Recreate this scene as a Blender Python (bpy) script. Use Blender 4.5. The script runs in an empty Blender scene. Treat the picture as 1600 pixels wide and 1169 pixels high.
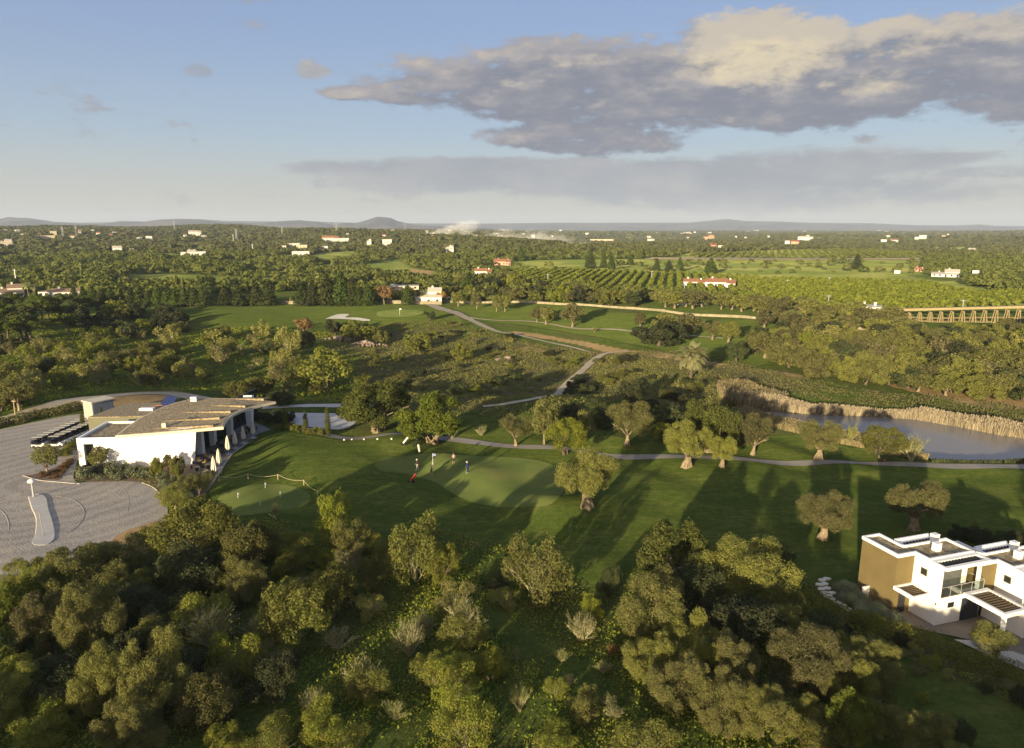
import bpy, bmesh, math, random
import numpy as np
from mathutils import Vector, Matrix, geometry
R = math.radians
scene = bpy.context.scene
col = scene.collection
# ------------------------------------------------------------------ camera, sky, sun, exposure
FPX = 1090.0; PITCH = math.atan(228.5/FPX); CAMH = 36.0
cam_d = bpy.data.cameras.new("camera"); cam = bpy.data.objects.new("camera", cam_d); col.objects.link(cam)
cam.location = (0, 0, CAMH); cam.rotation_euler = (R(90)-PITCH, 0, 0)
cam_d.sensor_width = 36; cam_d.lens = FPX/1600*36; cam_d.clip_start = 0.5; cam_d.clip_end = 60000
scene.camera = cam
SUN_EL, SUN_AZ = R(9.0), R(206)          # azimuth clockwise from +Y
scene.view_settings.view_transform = 'Standard'; scene.view_settings.look = 'None'
scene.view_settings.exposure = 1.0; scene.view_settings.gamma = 1
SKY_STRENGTH = 0.10
sun_d = bpy.data.lights.new("sun", 'SUN'); sun = bpy.data.objects.new("sun", sun_d); col.objects.link(sun)
sun_d.energy = 5.0; sun_d.angle = R(0.8); sun_d.color = (1.0, 0.82, 0.52)
sv = Vector((math.sin(SUN_AZ)*math.cos(SUN_EL), math.cos(SUN_AZ)*math.cos(SUN_EL), math.sin(SUN_EL)))
sun.rotation_euler = sv.to_track_quat('Z', 'Y').to_euler(); sun.location = (-60, -60, 80)
scene.cycles.max_bounces = 5; scene.cycles.diffuse_bounces = 2; scene.cycles.glossy_bounces = 2
scene.cycles.transmission_bounces = 3; scene.cycles.volume_bounces = 1; scene.cycles.transparent_max_bounces = 6
scene.cycles.use_denoising = True; scene.cycles.volume_max_steps = 256; scene.cycles.volume_step_rate = 0.4; scene.cycles.volume_preview_step_rate = 0.4
scene.cycles.caustics_reflective = False; scene.cycles.caustics_refractive = False

class NT:
    """small helper to write node trees"""
    def __init__(s, nt): s.nt = nt; nt.nodes.clear()
    def n(s, t, props=None, **inp):
        nd = s.nt.nodes.new(t)
        for k, v in (props or {}).items(): setattr(nd, k, v)
        for k, v in inp.items():
            key = int(k[1:]) if k[0] == 'i' and k[1:].isdigit() else k.replace('_', ' ')
            s.set(nd.inputs[key], v)
        return nd
    def set(s, sock, v):
        if isinstance(v, bpy.types.NodeSocket): s.nt.links.new(v, sock)
        elif isinstance(v, bpy.types.Node): s.nt.links.new(v.outputs[0], sock)
        else:
            if isinstance(v, (tuple, list)) and len(v) == 3 and sock.type == 'RGBA': v = (*v, 1)
            sock.default_value = v
    def m(s, op, a, b=0.0, c=0.0, clamp=False):
        return s.n('ShaderNodeMath', {'operation': op, 'use_clamp': clamp}, i0=a, i1=b, i2=c).outputs[0]
    def mix(s, f, a, b, mode='MIX'):
        nd = s.nt.nodes.new('ShaderNodeMix'); nd.data_type = 'RGBA'; nd.blend_type = mode
        s.set(nd.inputs[0], f); s.set(nd.inputs[6], a); s.set(nd.inputs[7], b)
        return nd.outputs[2]
    def ramp(s, f, lo, hi, a=0.0, b=1.0):
        return s.n('ShaderNodeMapRange', {'interpolation_type': 'SMOOTHSTEP'}, i0=f, i1=lo, i2=hi, i3=a, i4=b).outputs[0]
    def noise(s, vec, scale, detail=4, rough=0.55, dim='3D'):
        nd = s.n('ShaderNodeTexNoise', {'noise_dimensions': dim}, Scale=scale, Detail=float(detail), Roughness=rough)
        if vec is not None: s.set(nd.inputs['Vector'], vec)
        return nd.outputs[0]

world = bpy.data.worlds.new("World"); scene.world = world; world.use_nodes = True
w = NT(world.node_tree)
skyn = w.n('ShaderNodeTexSky', {'sky_type': 'NISHITA', 'sun_disc': False, 'sun_elevation': SUN_EL, 'sun_rotation': SUN_AZ,
                               'altitude': 50.0, 'air_density': 1.0, 'dust_density': 1.6, 'ozone_density': 2.5})
tc = w.n('ShaderNodeTexCoord').outputs['Generated']
sx = w.n('ShaderNodeSeparateXYZ', i0=tc)
X, Y, Z = sx.outputs
el = w.m('ARCSINE', Z)                       # elevation above the horizon, radians
az = w.m('ARCTAN2', X, Y)                    # azimuth from +Y, radians
def pxdir(px, py):                           # a pixel of the photograph as a sky direction
    dx = (px-800)/FPX; dy = -(py-584.5)/FPX
    v = Vector((dx, math.cos(PITCH)+dy*math.sin(PITCH), -math.sin(PITCH)+dy*math.cos(PITCH))).normalized()
    return math.atan2(v.x, v.y), math.asin(v.z)
ww_ = w.n('ShaderNodeCombineXYZ', i0=az, i1=w.m('MULTIPLY', el, 2.6), i2=0.0).outputs[0]
warp = w.noise(ww_, 5.0, 5, 0.6)
fine = w.noise(ww_, 16.0, 8, 0.62)
fine3 = w.noise(w.n('ShaderNodeCombineXYZ', i0=az, i1=w.m('MULTIPLY', el, 2.0), i2=3.0).outputs[0], 46.0, 6, 0.65)
def cloud_field(dx, dy, ell):
    tot = None
    for (px, py, rx, ry, a) in ell:
        ca, ce = pxdir(px, py)
        u = w.m('DIVIDE', w.m('SUBTRACT', az, ca-dx), rx/FPX)
        v = w.m('DIVIDE', w.m('SUBTRACT', el, ce-dy), ry/FPX)
        d = w.m('SQRT', w.m('ADD', w.m('MULTIPLY', u, u), w.m('MULTIPLY', v, v)))
        g = w.m('MULTIPLY', w.ramp(d, 0.35, 1.15, 1.0, 0.0), a)
        tot = g if tot is None else w.m('SMOOTH_MAX', tot, g, 0.15)
    return tot
MAIN = [(1010, 150, 350, 66, 1.05), (820, 140, 300, 42, 1.0), (900, 112, 280, 56, 1.0), (730, 118, 160, 36, .8), (690, 150, 200, 20, .85), (960, 195, 190, 50, .9), (1330, 130, 330, 60, 1.0),
        (1560, 95, 200, 75, 1.0), (1190, 85, 170, 70, 1.0), (1420, 70, 150, 50, .95), (900, 85, 220, 36, .8), (1700, 100, 220, 90, 1.),
        (540, 145, 60, 14, .8), (880, 212, 170, 30, .85), (960, 228, 150, 20, .8), (1240, 170, 200, 34, .9)]
LOW = [(800, 266, 430, 26, .95), (1010, 280, 400, 40, 1.0), (700, 285, 260, 24, .8), (1250, 262, 260, 34, .9), (1420, 250, 160, 12, .75), (1560, 268, 130, 12, .7), (620, 262, 220, 12, .75), (1180, 300, 420, 40, .8),
       (1265, 232, 28, 9, .55), (310, 110, 28, 13, .62), (490, 112, 34, 14, .6), (650, 88, 70, 10, .5), (1500, 8, 60, 8, .5), (1515, 158, 40, 10, .5)]
YEL = [(1190, 78, 140, 62, 1.0), (1130, 55, 55, 50, .9), (1260, 55, 90, 45, 1.), (1400, 55, 110, 34, .75), (1560, 40, 80, 30, .55), (1350, 130, 90, 20, .6), (700, 90, 120, 14, .35), (860, 95, 160, 12, .3), (1130, 205, 90, 10, .3)]
nz = w.m('ADD', w.m('MULTIPLY', w.m('SUBTRACT', warp, 0.5), 1.5), w.m('ADD', w.m('MULTIPLY', w.m('SUBTRACT', fine, 0.5), 1.6), w.m('MULTIPLY', w.m('SUBTRACT', fine3, 0.5), .8)))
dens = w.ramp(w.m('ADD', cloud_field(0, 0, MAIN), nz), 0.28, 0.76)
densl = w.m('MULTIPLY', w.ramp(w.m('ADD', cloud_field(0, 0, LOW), w.m('MULTIPLY', nz, 0.8)), 0.28, 0.8), 0.85)
# lit upper-left edges of the cloud against its grey underside
v2 = w.n('ShaderNodeVectorMath', {'operation': 'ADD'}, i0=ww_, i1=(-0.014, 0.04, 0)).outputs[0]
fine2 = w.noise(v2, 16.0, 8, 0.62)
edge = w.m('MULTIPLY', w.m('SUBTRACT', fine, fine2), 3.2)
top = w.m('SUBTRACT', cloud_field(0, 0, MAIN), cloud_field(-0.003, 0.016, MAIN))
lit = w.ramp(w.m('ADD', w.m('ADD', w.m('MULTIPLY', cloud_field(0, 0, YEL), .95), w.m('MULTIPLY', top, .45)), w.m('ADD', w.m('MULTIPLY', w.m('SUBTRACT', fine3, .5), .8), w.m('ADD', w.m('MULTIPLY', edge, .55), w.m('MULTIPLY', w.m('SUBTRACT', warp, .5), .7)))), 0.2, 1.1)
KE = 1.0/(SKY_STRENGTH*2**1.0)
def kc(c): return tuple(v*KE for v in c)
ccol = w.mix(lit, kc((.225, .245, .305)), kc((.80, .68, .46)))
ccol = w.mix(w.m('MULTIPLY', w.ramp(w.m('ADD', fine, w.m('MULTIPLY', top, .5)), .38, .72), .6), ccol, kc((.46, .43, .43)))
lowc = w.mix(w.ramp(warp, .35, .7), kc((.30, .33, .385)), kc((.45, .44, .45)))
base = w.mix(w.ramp(el, 0.0, 0.13, 0.8, 0.0), w.mix(1.0, skyn.outputs[0], (1.0, 1.0, 1.0), 'MULTIPLY'), kc((.44, .43, .42)))
base = w.mix(0.8, base, w.mix(w.ramp(el, 0.02, 0.29), kc((.46, .55, .62)), kc((.285, .38, .61))))
base = w.mix(w.ramp(el, 0.0, 0.13, .85, 0.0), base, kc((.58, .55, .45)))
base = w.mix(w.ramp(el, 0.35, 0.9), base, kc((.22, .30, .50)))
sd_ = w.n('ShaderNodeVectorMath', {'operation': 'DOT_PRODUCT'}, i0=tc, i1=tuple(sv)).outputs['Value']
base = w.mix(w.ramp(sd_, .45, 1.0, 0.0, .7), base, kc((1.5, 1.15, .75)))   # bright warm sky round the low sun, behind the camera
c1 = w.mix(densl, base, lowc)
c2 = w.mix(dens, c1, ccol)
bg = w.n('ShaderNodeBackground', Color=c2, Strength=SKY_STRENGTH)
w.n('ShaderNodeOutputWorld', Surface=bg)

# ------------------------------------------------------------------ pixel <-> world
def ray(px, py):
    dx = (px-800)/FPX; dy = -(py-584.5)/FPX
    return (dx, math.cos(PITCH)+dy*math.sin(PITCH), -math.sin(PITCH)+dy*math.cos(PITCH))
def pz(px, py, z=0.0):
    d = ray(px, py); t = (z-CAMH)/d[2]
    return (d[0]*t, d[1]*t)
def ztop(py, yf):                                    # height seen at row py at forward distance yf
    d = ray(800, py); return CAMH + d[2]/d[1]*yf
def depth(x, y, z=0): return y*math.cos(PITCH)+(CAMH-z)*math.sin(PITCH)
def sstep(a, b, v):
    t = np.clip((v-a)/(b-a), 0, 1); return t*t*(3-2*t)
def inpoly(x, y, poly):
    x = np.asarray(x, float); y = np.asarray(y, float); ins = np.zeros(x.shape, bool)
    n = len(poly)
    for i in range(n):
        x1, y1 = poly[i]; x2, y2 = poly[(i+1) % n]
        if y1 == y2: continue
        c = ((y1 > y) != (y2 > y)) & (x < (x2-x1)*(y-y1)/(y2-y1)+x1)
        ins ^= c
    return ins
def polydist(x, y, poly):
    x = np.asarray(x, float); y = np.asarray(y, float); d = np.full(x.shape, 1e9)
    n = len(poly)
    for i in range(n):
        x1, y1 = poly[i]; x2, y2 = poly[(i+1) % n]
        L = (x2-x1)**2+(y2-y1)**2 + 1e-9
        t = np.clip(((x-x1)*(x2-x1)+(y-y1)*(y2-y1))/L, 0, 1)
        d = np.minimum(d, np.hypot(x-(x1+t*(x2-x1)), y-(y1+t*(y2-y1))))
    return d
WATER_Z = -0.8
POND = [pz(px, py, WATER_Z) for px, py in ((1180, 638), (1215, 643), (1270, 647), (1350, 650), (1430, 655), (1500, 667), (1560, 679), (1640, 690), (1760, 703),
        (1790, 716), (1700, 724), (1600, 723), (1520, 722), (1462, 722), (1440, 708), (1395, 692), (1330, 678), (1270, 668), (1215, 656), (1190, 648))]
MOUNDS = [(pz(868, 797), 7.5, 1.1), (pz(600, 697), 6.0, .7), (pz(775, 742), 5.0, .35), (pz(700, 722), 6, .3), (pz(650, 800), 8, .9), (pz(960, 800), 9, .7), (pz(740, 880), 8, .6),
          (pz(500, 735), 10, .6), (pz(450, 700), 9, .5), (pz(1150, 760), 14, .6), (pz(1400, 770), 12, .5), (pz(560, 770), 7, .7), (pz(940, 885), 6, .6)]
def hgt(x, y):
    x = np.asarray(x, float); y = np.asarray(y, float)
    far = sstep(420, 1500, y)
    h = far*(9*np.sin(x/410+1.0)*np.sin(y/560+0.4)+5*np.sin(x/173+2.1+y/900)*np.sin(y/240)+3.0*np.sin(x/90+y/130))*(1-0.7*sstep(2500, 7000, y))
    h = h + 25*sstep(520, 1900, y)*(1-sstep(2500, 4200, y))*(1-sstep(-160, 260, x+.04*(y-1200)))*(1+.12*np.sin(x/210+1)+.08*np.sin(x/83)) - 5*far*sstep(-100, 250, x)
    mid = sstep(110, 160, y)*(1-sstep(300, 380, y))
    h = h + mid*(0.5*np.sin(x/13+y/17)+0.4*np.sin(x/7.3-y/11+1))
    near = 1-sstep(70, 84, y)
    h = h + near*(0.18*np.sin(x/3.1+1)*np.sin(y/3.7))
    lw_ = sstep(74, 90, y)*(1-sstep(118, 132, y))*sstep(-48, -40, x)
    h = h+lw_*(.34*np.sin(x/3.7+.6*np.sin(y/9))*np.sin(y/4.3+1+x/19)+.12*np.sin(x/1.9+y/2.7))
    for (c, r, a) in MOUNDS:
        h = h + a*np.exp(-((x-c[0])**2+(y-c[1])**2)/(r*r)*1.4)
    m = (x > 20) & (x < 200) & (y > 80) & (y < 200)
    vd = sstep(140, 176, y)*(1-sstep(215, 330, y))*sstep(-190, -150, x)*(1-sstep(10, 55, x)); h = h-5.0*vd*(1-.35*sstep(-40, -90, x))
    if np.any(m):
        d = np.where(m, polydist(x, y, POND), 99); ins = inpoly(x, y, POND)
        h = np.where(m & ~ins, h*sstep(0, 9, d)+(-0.8)*(1-sstep(0, 2.5, d))*1.0, h)
        h = np.where(m & ins, -0.8-1.2*sstep(0, 1.5, d), h)
    return h
def H1(x, y): return float(hgt(np.array([x]), np.array([y]))[0])
def gp(px, py):
    """pixel -> point on the terrain"""
    d = ray(px, py)
    if d[2] > -0.003: py = 365; d = ray(px, py)
    ts = np.geomspace(25, 12000, 700); below = CAMH+d[2]*ts < hgt(d[0]*ts, d[1]*ts)
    k = int(np.argmax(below)) if below.any() else 699; t0, t = ts[max(k-1, 0)], ts[k]
    for _ in range(14):
        m = (t0+t)/2
        if CAMH+d[2]*m < H1(d[0]*m, d[1]*m): t = m
        else: t0 = m
    return Vector((d[0]*t, d[1]*t, H1(d[0]*t, d[1]*t)))
def gpoly(pts): return [tuple(gp(a, b)[:2]) for a, b in pts]
def ppoly(pts): return [pz(a, b) for a, b in pts]

# ------------------------------------------------------------------ materials
def material(name, fn):
    mt = bpy.data.materials.new(name); mt.use_nodes = True
    t = NT(mt.node_tree); fn(t); return mt
def simple(name, ca, cb=None, scale=2.0, rough=0.8, metal=0.0, bump=0.0, spec=0.3, detail=6):
    def fn(t):
        tc = t.n('ShaderNodeTexCoord').outputs['Object']
        nz = t.noise(tc, scale, detail)
        c = t.mix(t.ramp(nz, .3, .7), ca, cb or tuple(v*.82 for v in ca))
        p = t.n('ShaderNodeBsdfPrincipled', Base_Color=c, Roughness=rough, Metallic=metal)
        p.inputs['Specular IOR Level'].default_value = spec
        if bump:
            b = t.n('ShaderNodeBump', Strength=bump, Height=t.noise(tc, scale*6, 3)); t.set(p.inputs['Normal'], b)
        t.n('ShaderNodeOutputMaterial', Surface=p)
    return material(name, fn)
def leafmat(name, ca, cb, cc, trans=0.3, hue=0.5):
    if name not in ('far_wood_leaves', 'reed_stalks', 'palm_fronds', 'orchard_leaves', 'lavender_leaves'): ca, cb, cc = [(min(1, c_[0]*1.32), min(1, c_[1]*1.27), c_[2]*1.12) for c_ in (ca, cb, cc)]; trans += .06
    """leaf colour: a natural spread between three greens per leaf and per plant"""
    def fn(t):
        at = t.n('ShaderNodeAttribute', {'attribute_name': 'tone'}).outputs['Fac']
        rnd = t.n('ShaderNodeObjectInfo').outputs['Random']
        geo = t.n('ShaderNodeNewGeometry').outputs['Position']
        big = t.noise(geo, 0.55, 2)
        c = t.mix(at, ca, cb)
        c = t.mix(t.m('MULTIPLY', t.ramp(big, .35, .7), .6), c, cc)
        v = t.m('ADD', 0.72, t.m('MULTIPLY', rnd, 0.56))
        hs = t.n('ShaderNodeHueSaturation', Hue=t.m('ADD', hue-.006, t.m('MULTIPLY', rnd, .022)), Saturation=t.m('ADD', .85, t.m('MULTIPLY', rnd, .25)), Value=v, Color=c)
        d = t.n('ShaderNodeBsdfDiffuse', Color=hs); tr = t.n('ShaderNodeBsdfTranslucent', Color=hs)
        mx = t.n('ShaderNodeMixShader', i0=trans, i1=d, i2=tr)
        t.n('ShaderNodeOutputMaterial', Surface=mx)
    return material(name, fn)
M = {}
M['olive'] = leafmat('olive_leaves', (.088, .098, .034), (.185, .178, .064), (.125, .120, .048))
M['carob'] = leafmat('carob_leaves', (.042, .062, .016), (.125, .135, .030), (.075, .085, .024), .2)
M['scrub'] = leafmat('scrub_leaves', (.085, .115, .024), (.190, .190, .046), (.135, .125, .040))
M['fresh'] = leafmat('fresh_leaves', (.075, .092, .024), (.175, .170, .044), (.110, .105, .032))
M['pale'] = leafmat('pale_scrub_leaves', (.125, .128, .048), (.220, .208, .080), (.165, .150, .064))
M['pine'] = leafmat('pine_needles', (.045, .062, .018), (.105, .118, .030), (.060, .072, .020), .2)
M['conif'] = leafmat('conifer_needles', (.028, .048, .016), (.070, .085, .026), (.045, .055, .020), .15)
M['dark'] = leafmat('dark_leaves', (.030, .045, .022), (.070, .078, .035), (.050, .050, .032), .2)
M['laven'] = leafmat('lavender_leaves', (.12, .14, .075), (.20, .21, .12), (.13, .13, .075), .2)
M['reddish'] = leafmat('reddish_leaves', (.080, .045, .028), (.14, .085, .045), (.10, .06, .03), .2)
M['autumn'] = leafmat('autumn_leaves', (.20, .12, .045), (.28, .18, .07), (.17, .12, .05), .3)
M['ballm'] = leafmat('clipped_ball_leaves', (.15, .18, .11), (.25, .27, .17), (.19, .21, .13), .2)
M['oldolive'] = leafmat('sunlit_olive_leaves', (.105, .115, .038), (.215, .208, .072), (.150, .145, .054))  # olive leaf colour lightened so the lawn and path trees look sunlit
M['farwhite'] = simple('distant_whitewash', (.66, .64, .60), (.58, .56, .52), .5, .9)
M['palm'] = leafmat('palm_fronds', (.27, .28, .10), (.40, .40, .17), (.32, .31, .13), .35)
M['orchard'] = leafmat('orchard_leaves', (.085, .105, .020), (.190, .195, .040), (.15, .14, .03), .2)
M['farwood'] = leafmat('far_wood_leaves', (.068, .084, .022), (.150, .150, .046), (.105, .10, .036), .2)
M['weeds'] = leafmat('weed_leaves', (.095, .135, .020), (.20, .21, .040), (.15, .14, .04), .3)
M['valley'] = leafmat('valley_weed_leaves', (.090, .125, .026), (.180, .180, .052), (.16, .13, .07), .2)
M['reed_shade'] = leafmat('shaded_reed_stalks', (.12, .10, .065), (.20, .165, .11), (.14, .12, .08), .2)  # reed colour darkened to carry the shade of the near bank
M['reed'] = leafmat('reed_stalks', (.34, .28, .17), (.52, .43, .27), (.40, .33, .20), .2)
M['bark'] = simple('olive_bark', (.30, .24, .15), (.15, .115, .075), 3.0, .95, bump=.5)
M['barkd'] = simple('dark_bark', (.13, .10, .07), (.08, .06, .045), 3.0, .95, bump=.5)
M['twig'] = simple('dry_twigs', (.40, .37, .21), (.25, .23, .13), 3.0, .95)
M['white'] = simple('white_render', (.84, .82, .78), (.79, .77, .73), .5, .85, bump=.05)
M['whitedull'] = simple('old_whitewash', (.74, .71, .66), (.62, .58, .52), .5, .9)
M['cream'] = simple('cream_render', (.62, .52, .36), (.54, .45, .31), .7, .9)
M['brown'] = simple('ochre_cladding', (.160, .122, .050), (.14, .105, .043), .8, .85)
M['olivewall'] = simple('olive_panel', (.155, .148, .092), (.135, .13, .08), .8, .7)
M['gravelroof'] = simple('gravel_roof', (.40, .32, .19), (.13, .10, .06), 2.6, .95, bump=.6, detail=10)
M['fascia'] = simple('limestone_fascia', (.60, .53, .40), (.52, .46, .35), 1.0, .8)
M['dark_glass'] = simple('dark_glass', (.015, .02, .022), (.03, .035, .035), .8, .08, spec=.6)
M['glass_gr'] = simple('grey_glass', (.12, .13, .12), (.10, .105, .10), .8, .1, spec=.6)
M['darkm'] = simple('dark_metal', (.03, .03, .032), None, 4, .5)
M['black'] = simple('black_plastic', (.012, .012, .013), None, 4, .6)
M['navy'] = simple('navy_door', (.03, .035, .05), None, 2, .5)
M['grey'] = simple('grey_metal', (.30, .30, .30), None, 3, .5)
M['steel'] = simple('pale_steel', (.55, .55, .54), None, 3, .4, metal=.3)
M['shedgrey'] = simple('shed_panel', (.42, .37, .31), (.36, .32, .27), 1, .7)
M['shedblue'] = simple('shed_door', (.20, .22, .27), (.17, .19, .24), 1, .6)
M['solar'] = simple('solar_panel_face', (.02, .03, .09), (.02, .03, .10), 2, .35, spec=.3)
M['terracotta'] = simple('terracotta_tiles', (.42, .19, .09), (.33, .15, .075), 1.2, .9)
M['rooftile'] = simple('brown_roof_tiles', (.30, .20, .12), (.22, .15, .09), 1.2, .9)
M['pink'] = simple('salmon_render', (.62, .36, .24), (.55, .31, .2), 1.0, .9)
M['canvas'] = simple('cream_canvas', (.72, .66, .54), (.62, .57, .46), 3, .9)
M['slatwood'] = simple('brown_slats', (.15, .11, .065), None, 3, .85)
M['wood'] = simple('weathered_wood', (.34, .27, .14), (.26, .20, .10), 2, .85)
M['woodpost'] = simple('round_wood_post', (.40, .32, .19), (.3, .24, .14), 4, .9)
M['rope'] = simple('pale_rope', (.55, .45, .28), None, 4, .9)
M['stone'] = simple('pale_stone', (.36, .31, .20), (.22, .19, .12), .6, .9, bump=.5)
M['kerb'] = simple('kerb_stone', (.48, .42, .33), (.38, .33, .27), 1.5, .9)
M['deck'] = simple('terrace_slabs', (.20, .18, .17), (.16, .145, .135), 1.5, .7)
M['soil'] = simple('bare_soil', (.20, .14, .09), (.13, .09, .06), 1.2, .95, bump=.4)
M['sand'] = simple('bunker_sand', (.66, .60, .48), (.60, .54, .43), .3, .95)
M['rock'] = simple('pink_rubble', (.30, .22, .17), (.20, .16, .13), .8, .95, bump=.6)
M['skin'] = simple('skin', (.45, .28, .19), None, 5, .6)
M['cartroof'] = simple('cart_canopy', (.36, .34, .28), None, 3, .7)
M['cl_white'] = simple('white_cloth', (.72, .70, .66), None, 5, .9)
M['cl_dark'] = simple('dark_cloth', (.035, .04, .03), None, 5, .9)
M['cl_maroon'] = simple('maroon_cloth', (.07, .03, .03), None, 5, .9)
M['cl_blue'] = simple('blue_cloth', (.035, .05, .20), None, 5, .9)
M['cl_navy'] = simple('navy_cloth', (.02, .025, .07), None, 5, .9)
M['cl_pink'] = simple('beige_pink_cloth', (.45, .30, .24), None, 5, .9)
M['red'] = simple('red_bag_fabric', (.42, .045, .025), None, 5, .7)
M['bluefl'] = simple('flag_blue', (.25, .28, .50), None, 5, .8)
M['yellow'] = simple('mustard_cushion', (.45, .28, .05), None, 5, .9)
M['seatm'] = simple('beige_seat', (.30, .27, .22), None, 5, .8)
M['carpaint'] = simple('silver_car_paint', (.35, .38, .42), None, 5, .3, metal=.4)
def courtyard_fn(t):
    p = t.n('ShaderNodeNewGeometry').outputs['Position']
    big = t.noise(p, .12, 5); f = t.noise(p, 2.2, 10, .8); vo = t.n('ShaderNodeTexVoronoi', Vector=p, Scale=4.5).outputs['Distance']
    c = t.mix(t.ramp(big, .35, .68), (.31, .27, .21), (.47, .405, .305))
    c = t.mix(t.m('MULTIPLY', t.ramp(f, .38, .62), .75), c, (.12, .105, .085))
    md = t.noise(p, .9, 8, .8); c = t.mix(t.m('MULTIPLY', t.ramp(md, .40, .62), .6), c, (.17, .15, .125))
    wv = t.n('ShaderNodeTexWave', {'wave_type': 'RINGS', 'rings_direction': 'SPHERICAL'}, Vector=t.n('ShaderNodeVectorMath', {'operation': 'SUBTRACT'}, i0=p, i1=(-66., 96., 0.)).outputs[0], Scale=.12, Distortion=7.0, Detail=5.0).outputs[1]
    c = t.mix(t.m('MULTIPLY', t.ramp(wv, .2, .9), .45), c, (.44, .385, .30))
    c = t.mix(t.m('MULTIPLY', t.ramp(vo, .05, .5), .35), c, (.40, .36, .30))
    d = t.noise(p, .35, 4, .6); c = t.mix(t.m('MULTIPLY', t.ramp(d, .56, .72), .6), c, (.44, .37, .27))
    s = t.n('ShaderNodeBsdfPrincipled', Base_Color=c, Roughness=.9)
    t.set(s.inputs['Normal'], t.n('ShaderNodeBump', Strength=.5, Distance=.05, Height=t.m('ADD', f, vo)))
    t.n('ShaderNodeOutputMaterial', Surface=s)
M['court'] = material('cobbled_yard', courtyard_fn)
def dirtm(name, a, b, c3):
    def fn(t):
        p = t.n('ShaderNodeNewGeometry').outputs['Position']
        c = t.mix(t.ramp(t.noise(p, .25, 8, .7), .35, .65), a, b)
        c = t.mix(t.m('MULTIPLY', t.ramp(t.noise(p, 1.7, 8, .7), .4, .7), .5), c, c3)
        s = t.n('ShaderNodeBsdfPrincipled', Base_Color=c, Roughness=.95)
        t.n('ShaderNodeOutputMaterial', Surface=s)
    return material(name, fn)
M['dirt'] = dirtm('dirt_track', (.46, .38, .25), (.34, .28, .18), (.20, .17, .11))
M['ochre'] = dirtm('ochre_earth', (.42, .25, .095), (.33, .21, .09), (.22, .15, .08))
M['cartpath'] = dirtm('cart_path', (.27, .24, .205), (.22, .20, .17), (.30, .27, .22))
M['paleyard'] = dirtm('pale_yard', (.50, .47, .42), (.42, .40, .36), (.36, .34, .30))
M['drive'] = dirtm('driveway_slabs', (.215, .18, .135), (.18, .15, .115), (.24, .20, .15))
def green_fn(t):
    p = t.n('ShaderNodeNewGeometry').outputs['Position']
    c = t.mix(t.ramp(t.noise(p, .16, 4), .35, .7), (.098, .130, .036), (.140, .160, .048))
    c = t.mix(t.m('MULTIPLY', t.ramp(t.noise(p, .33, 5, .6), .56, .72), .45), c, (.17, .155, .06))
    c = t.mix(t.m('MULTIPLY', t.ramp(t.noise(p, 3.0, 5, .7), .4, .7), .25), c, (.07, .11, .03))
    s = t.n('ShaderNodeBsdfDiffuse', Color=c, Roughness=.6)
    t.n('ShaderNodeOutputMaterial', Surface=s)
M['green'] = material('putting_green', green_fn)
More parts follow.
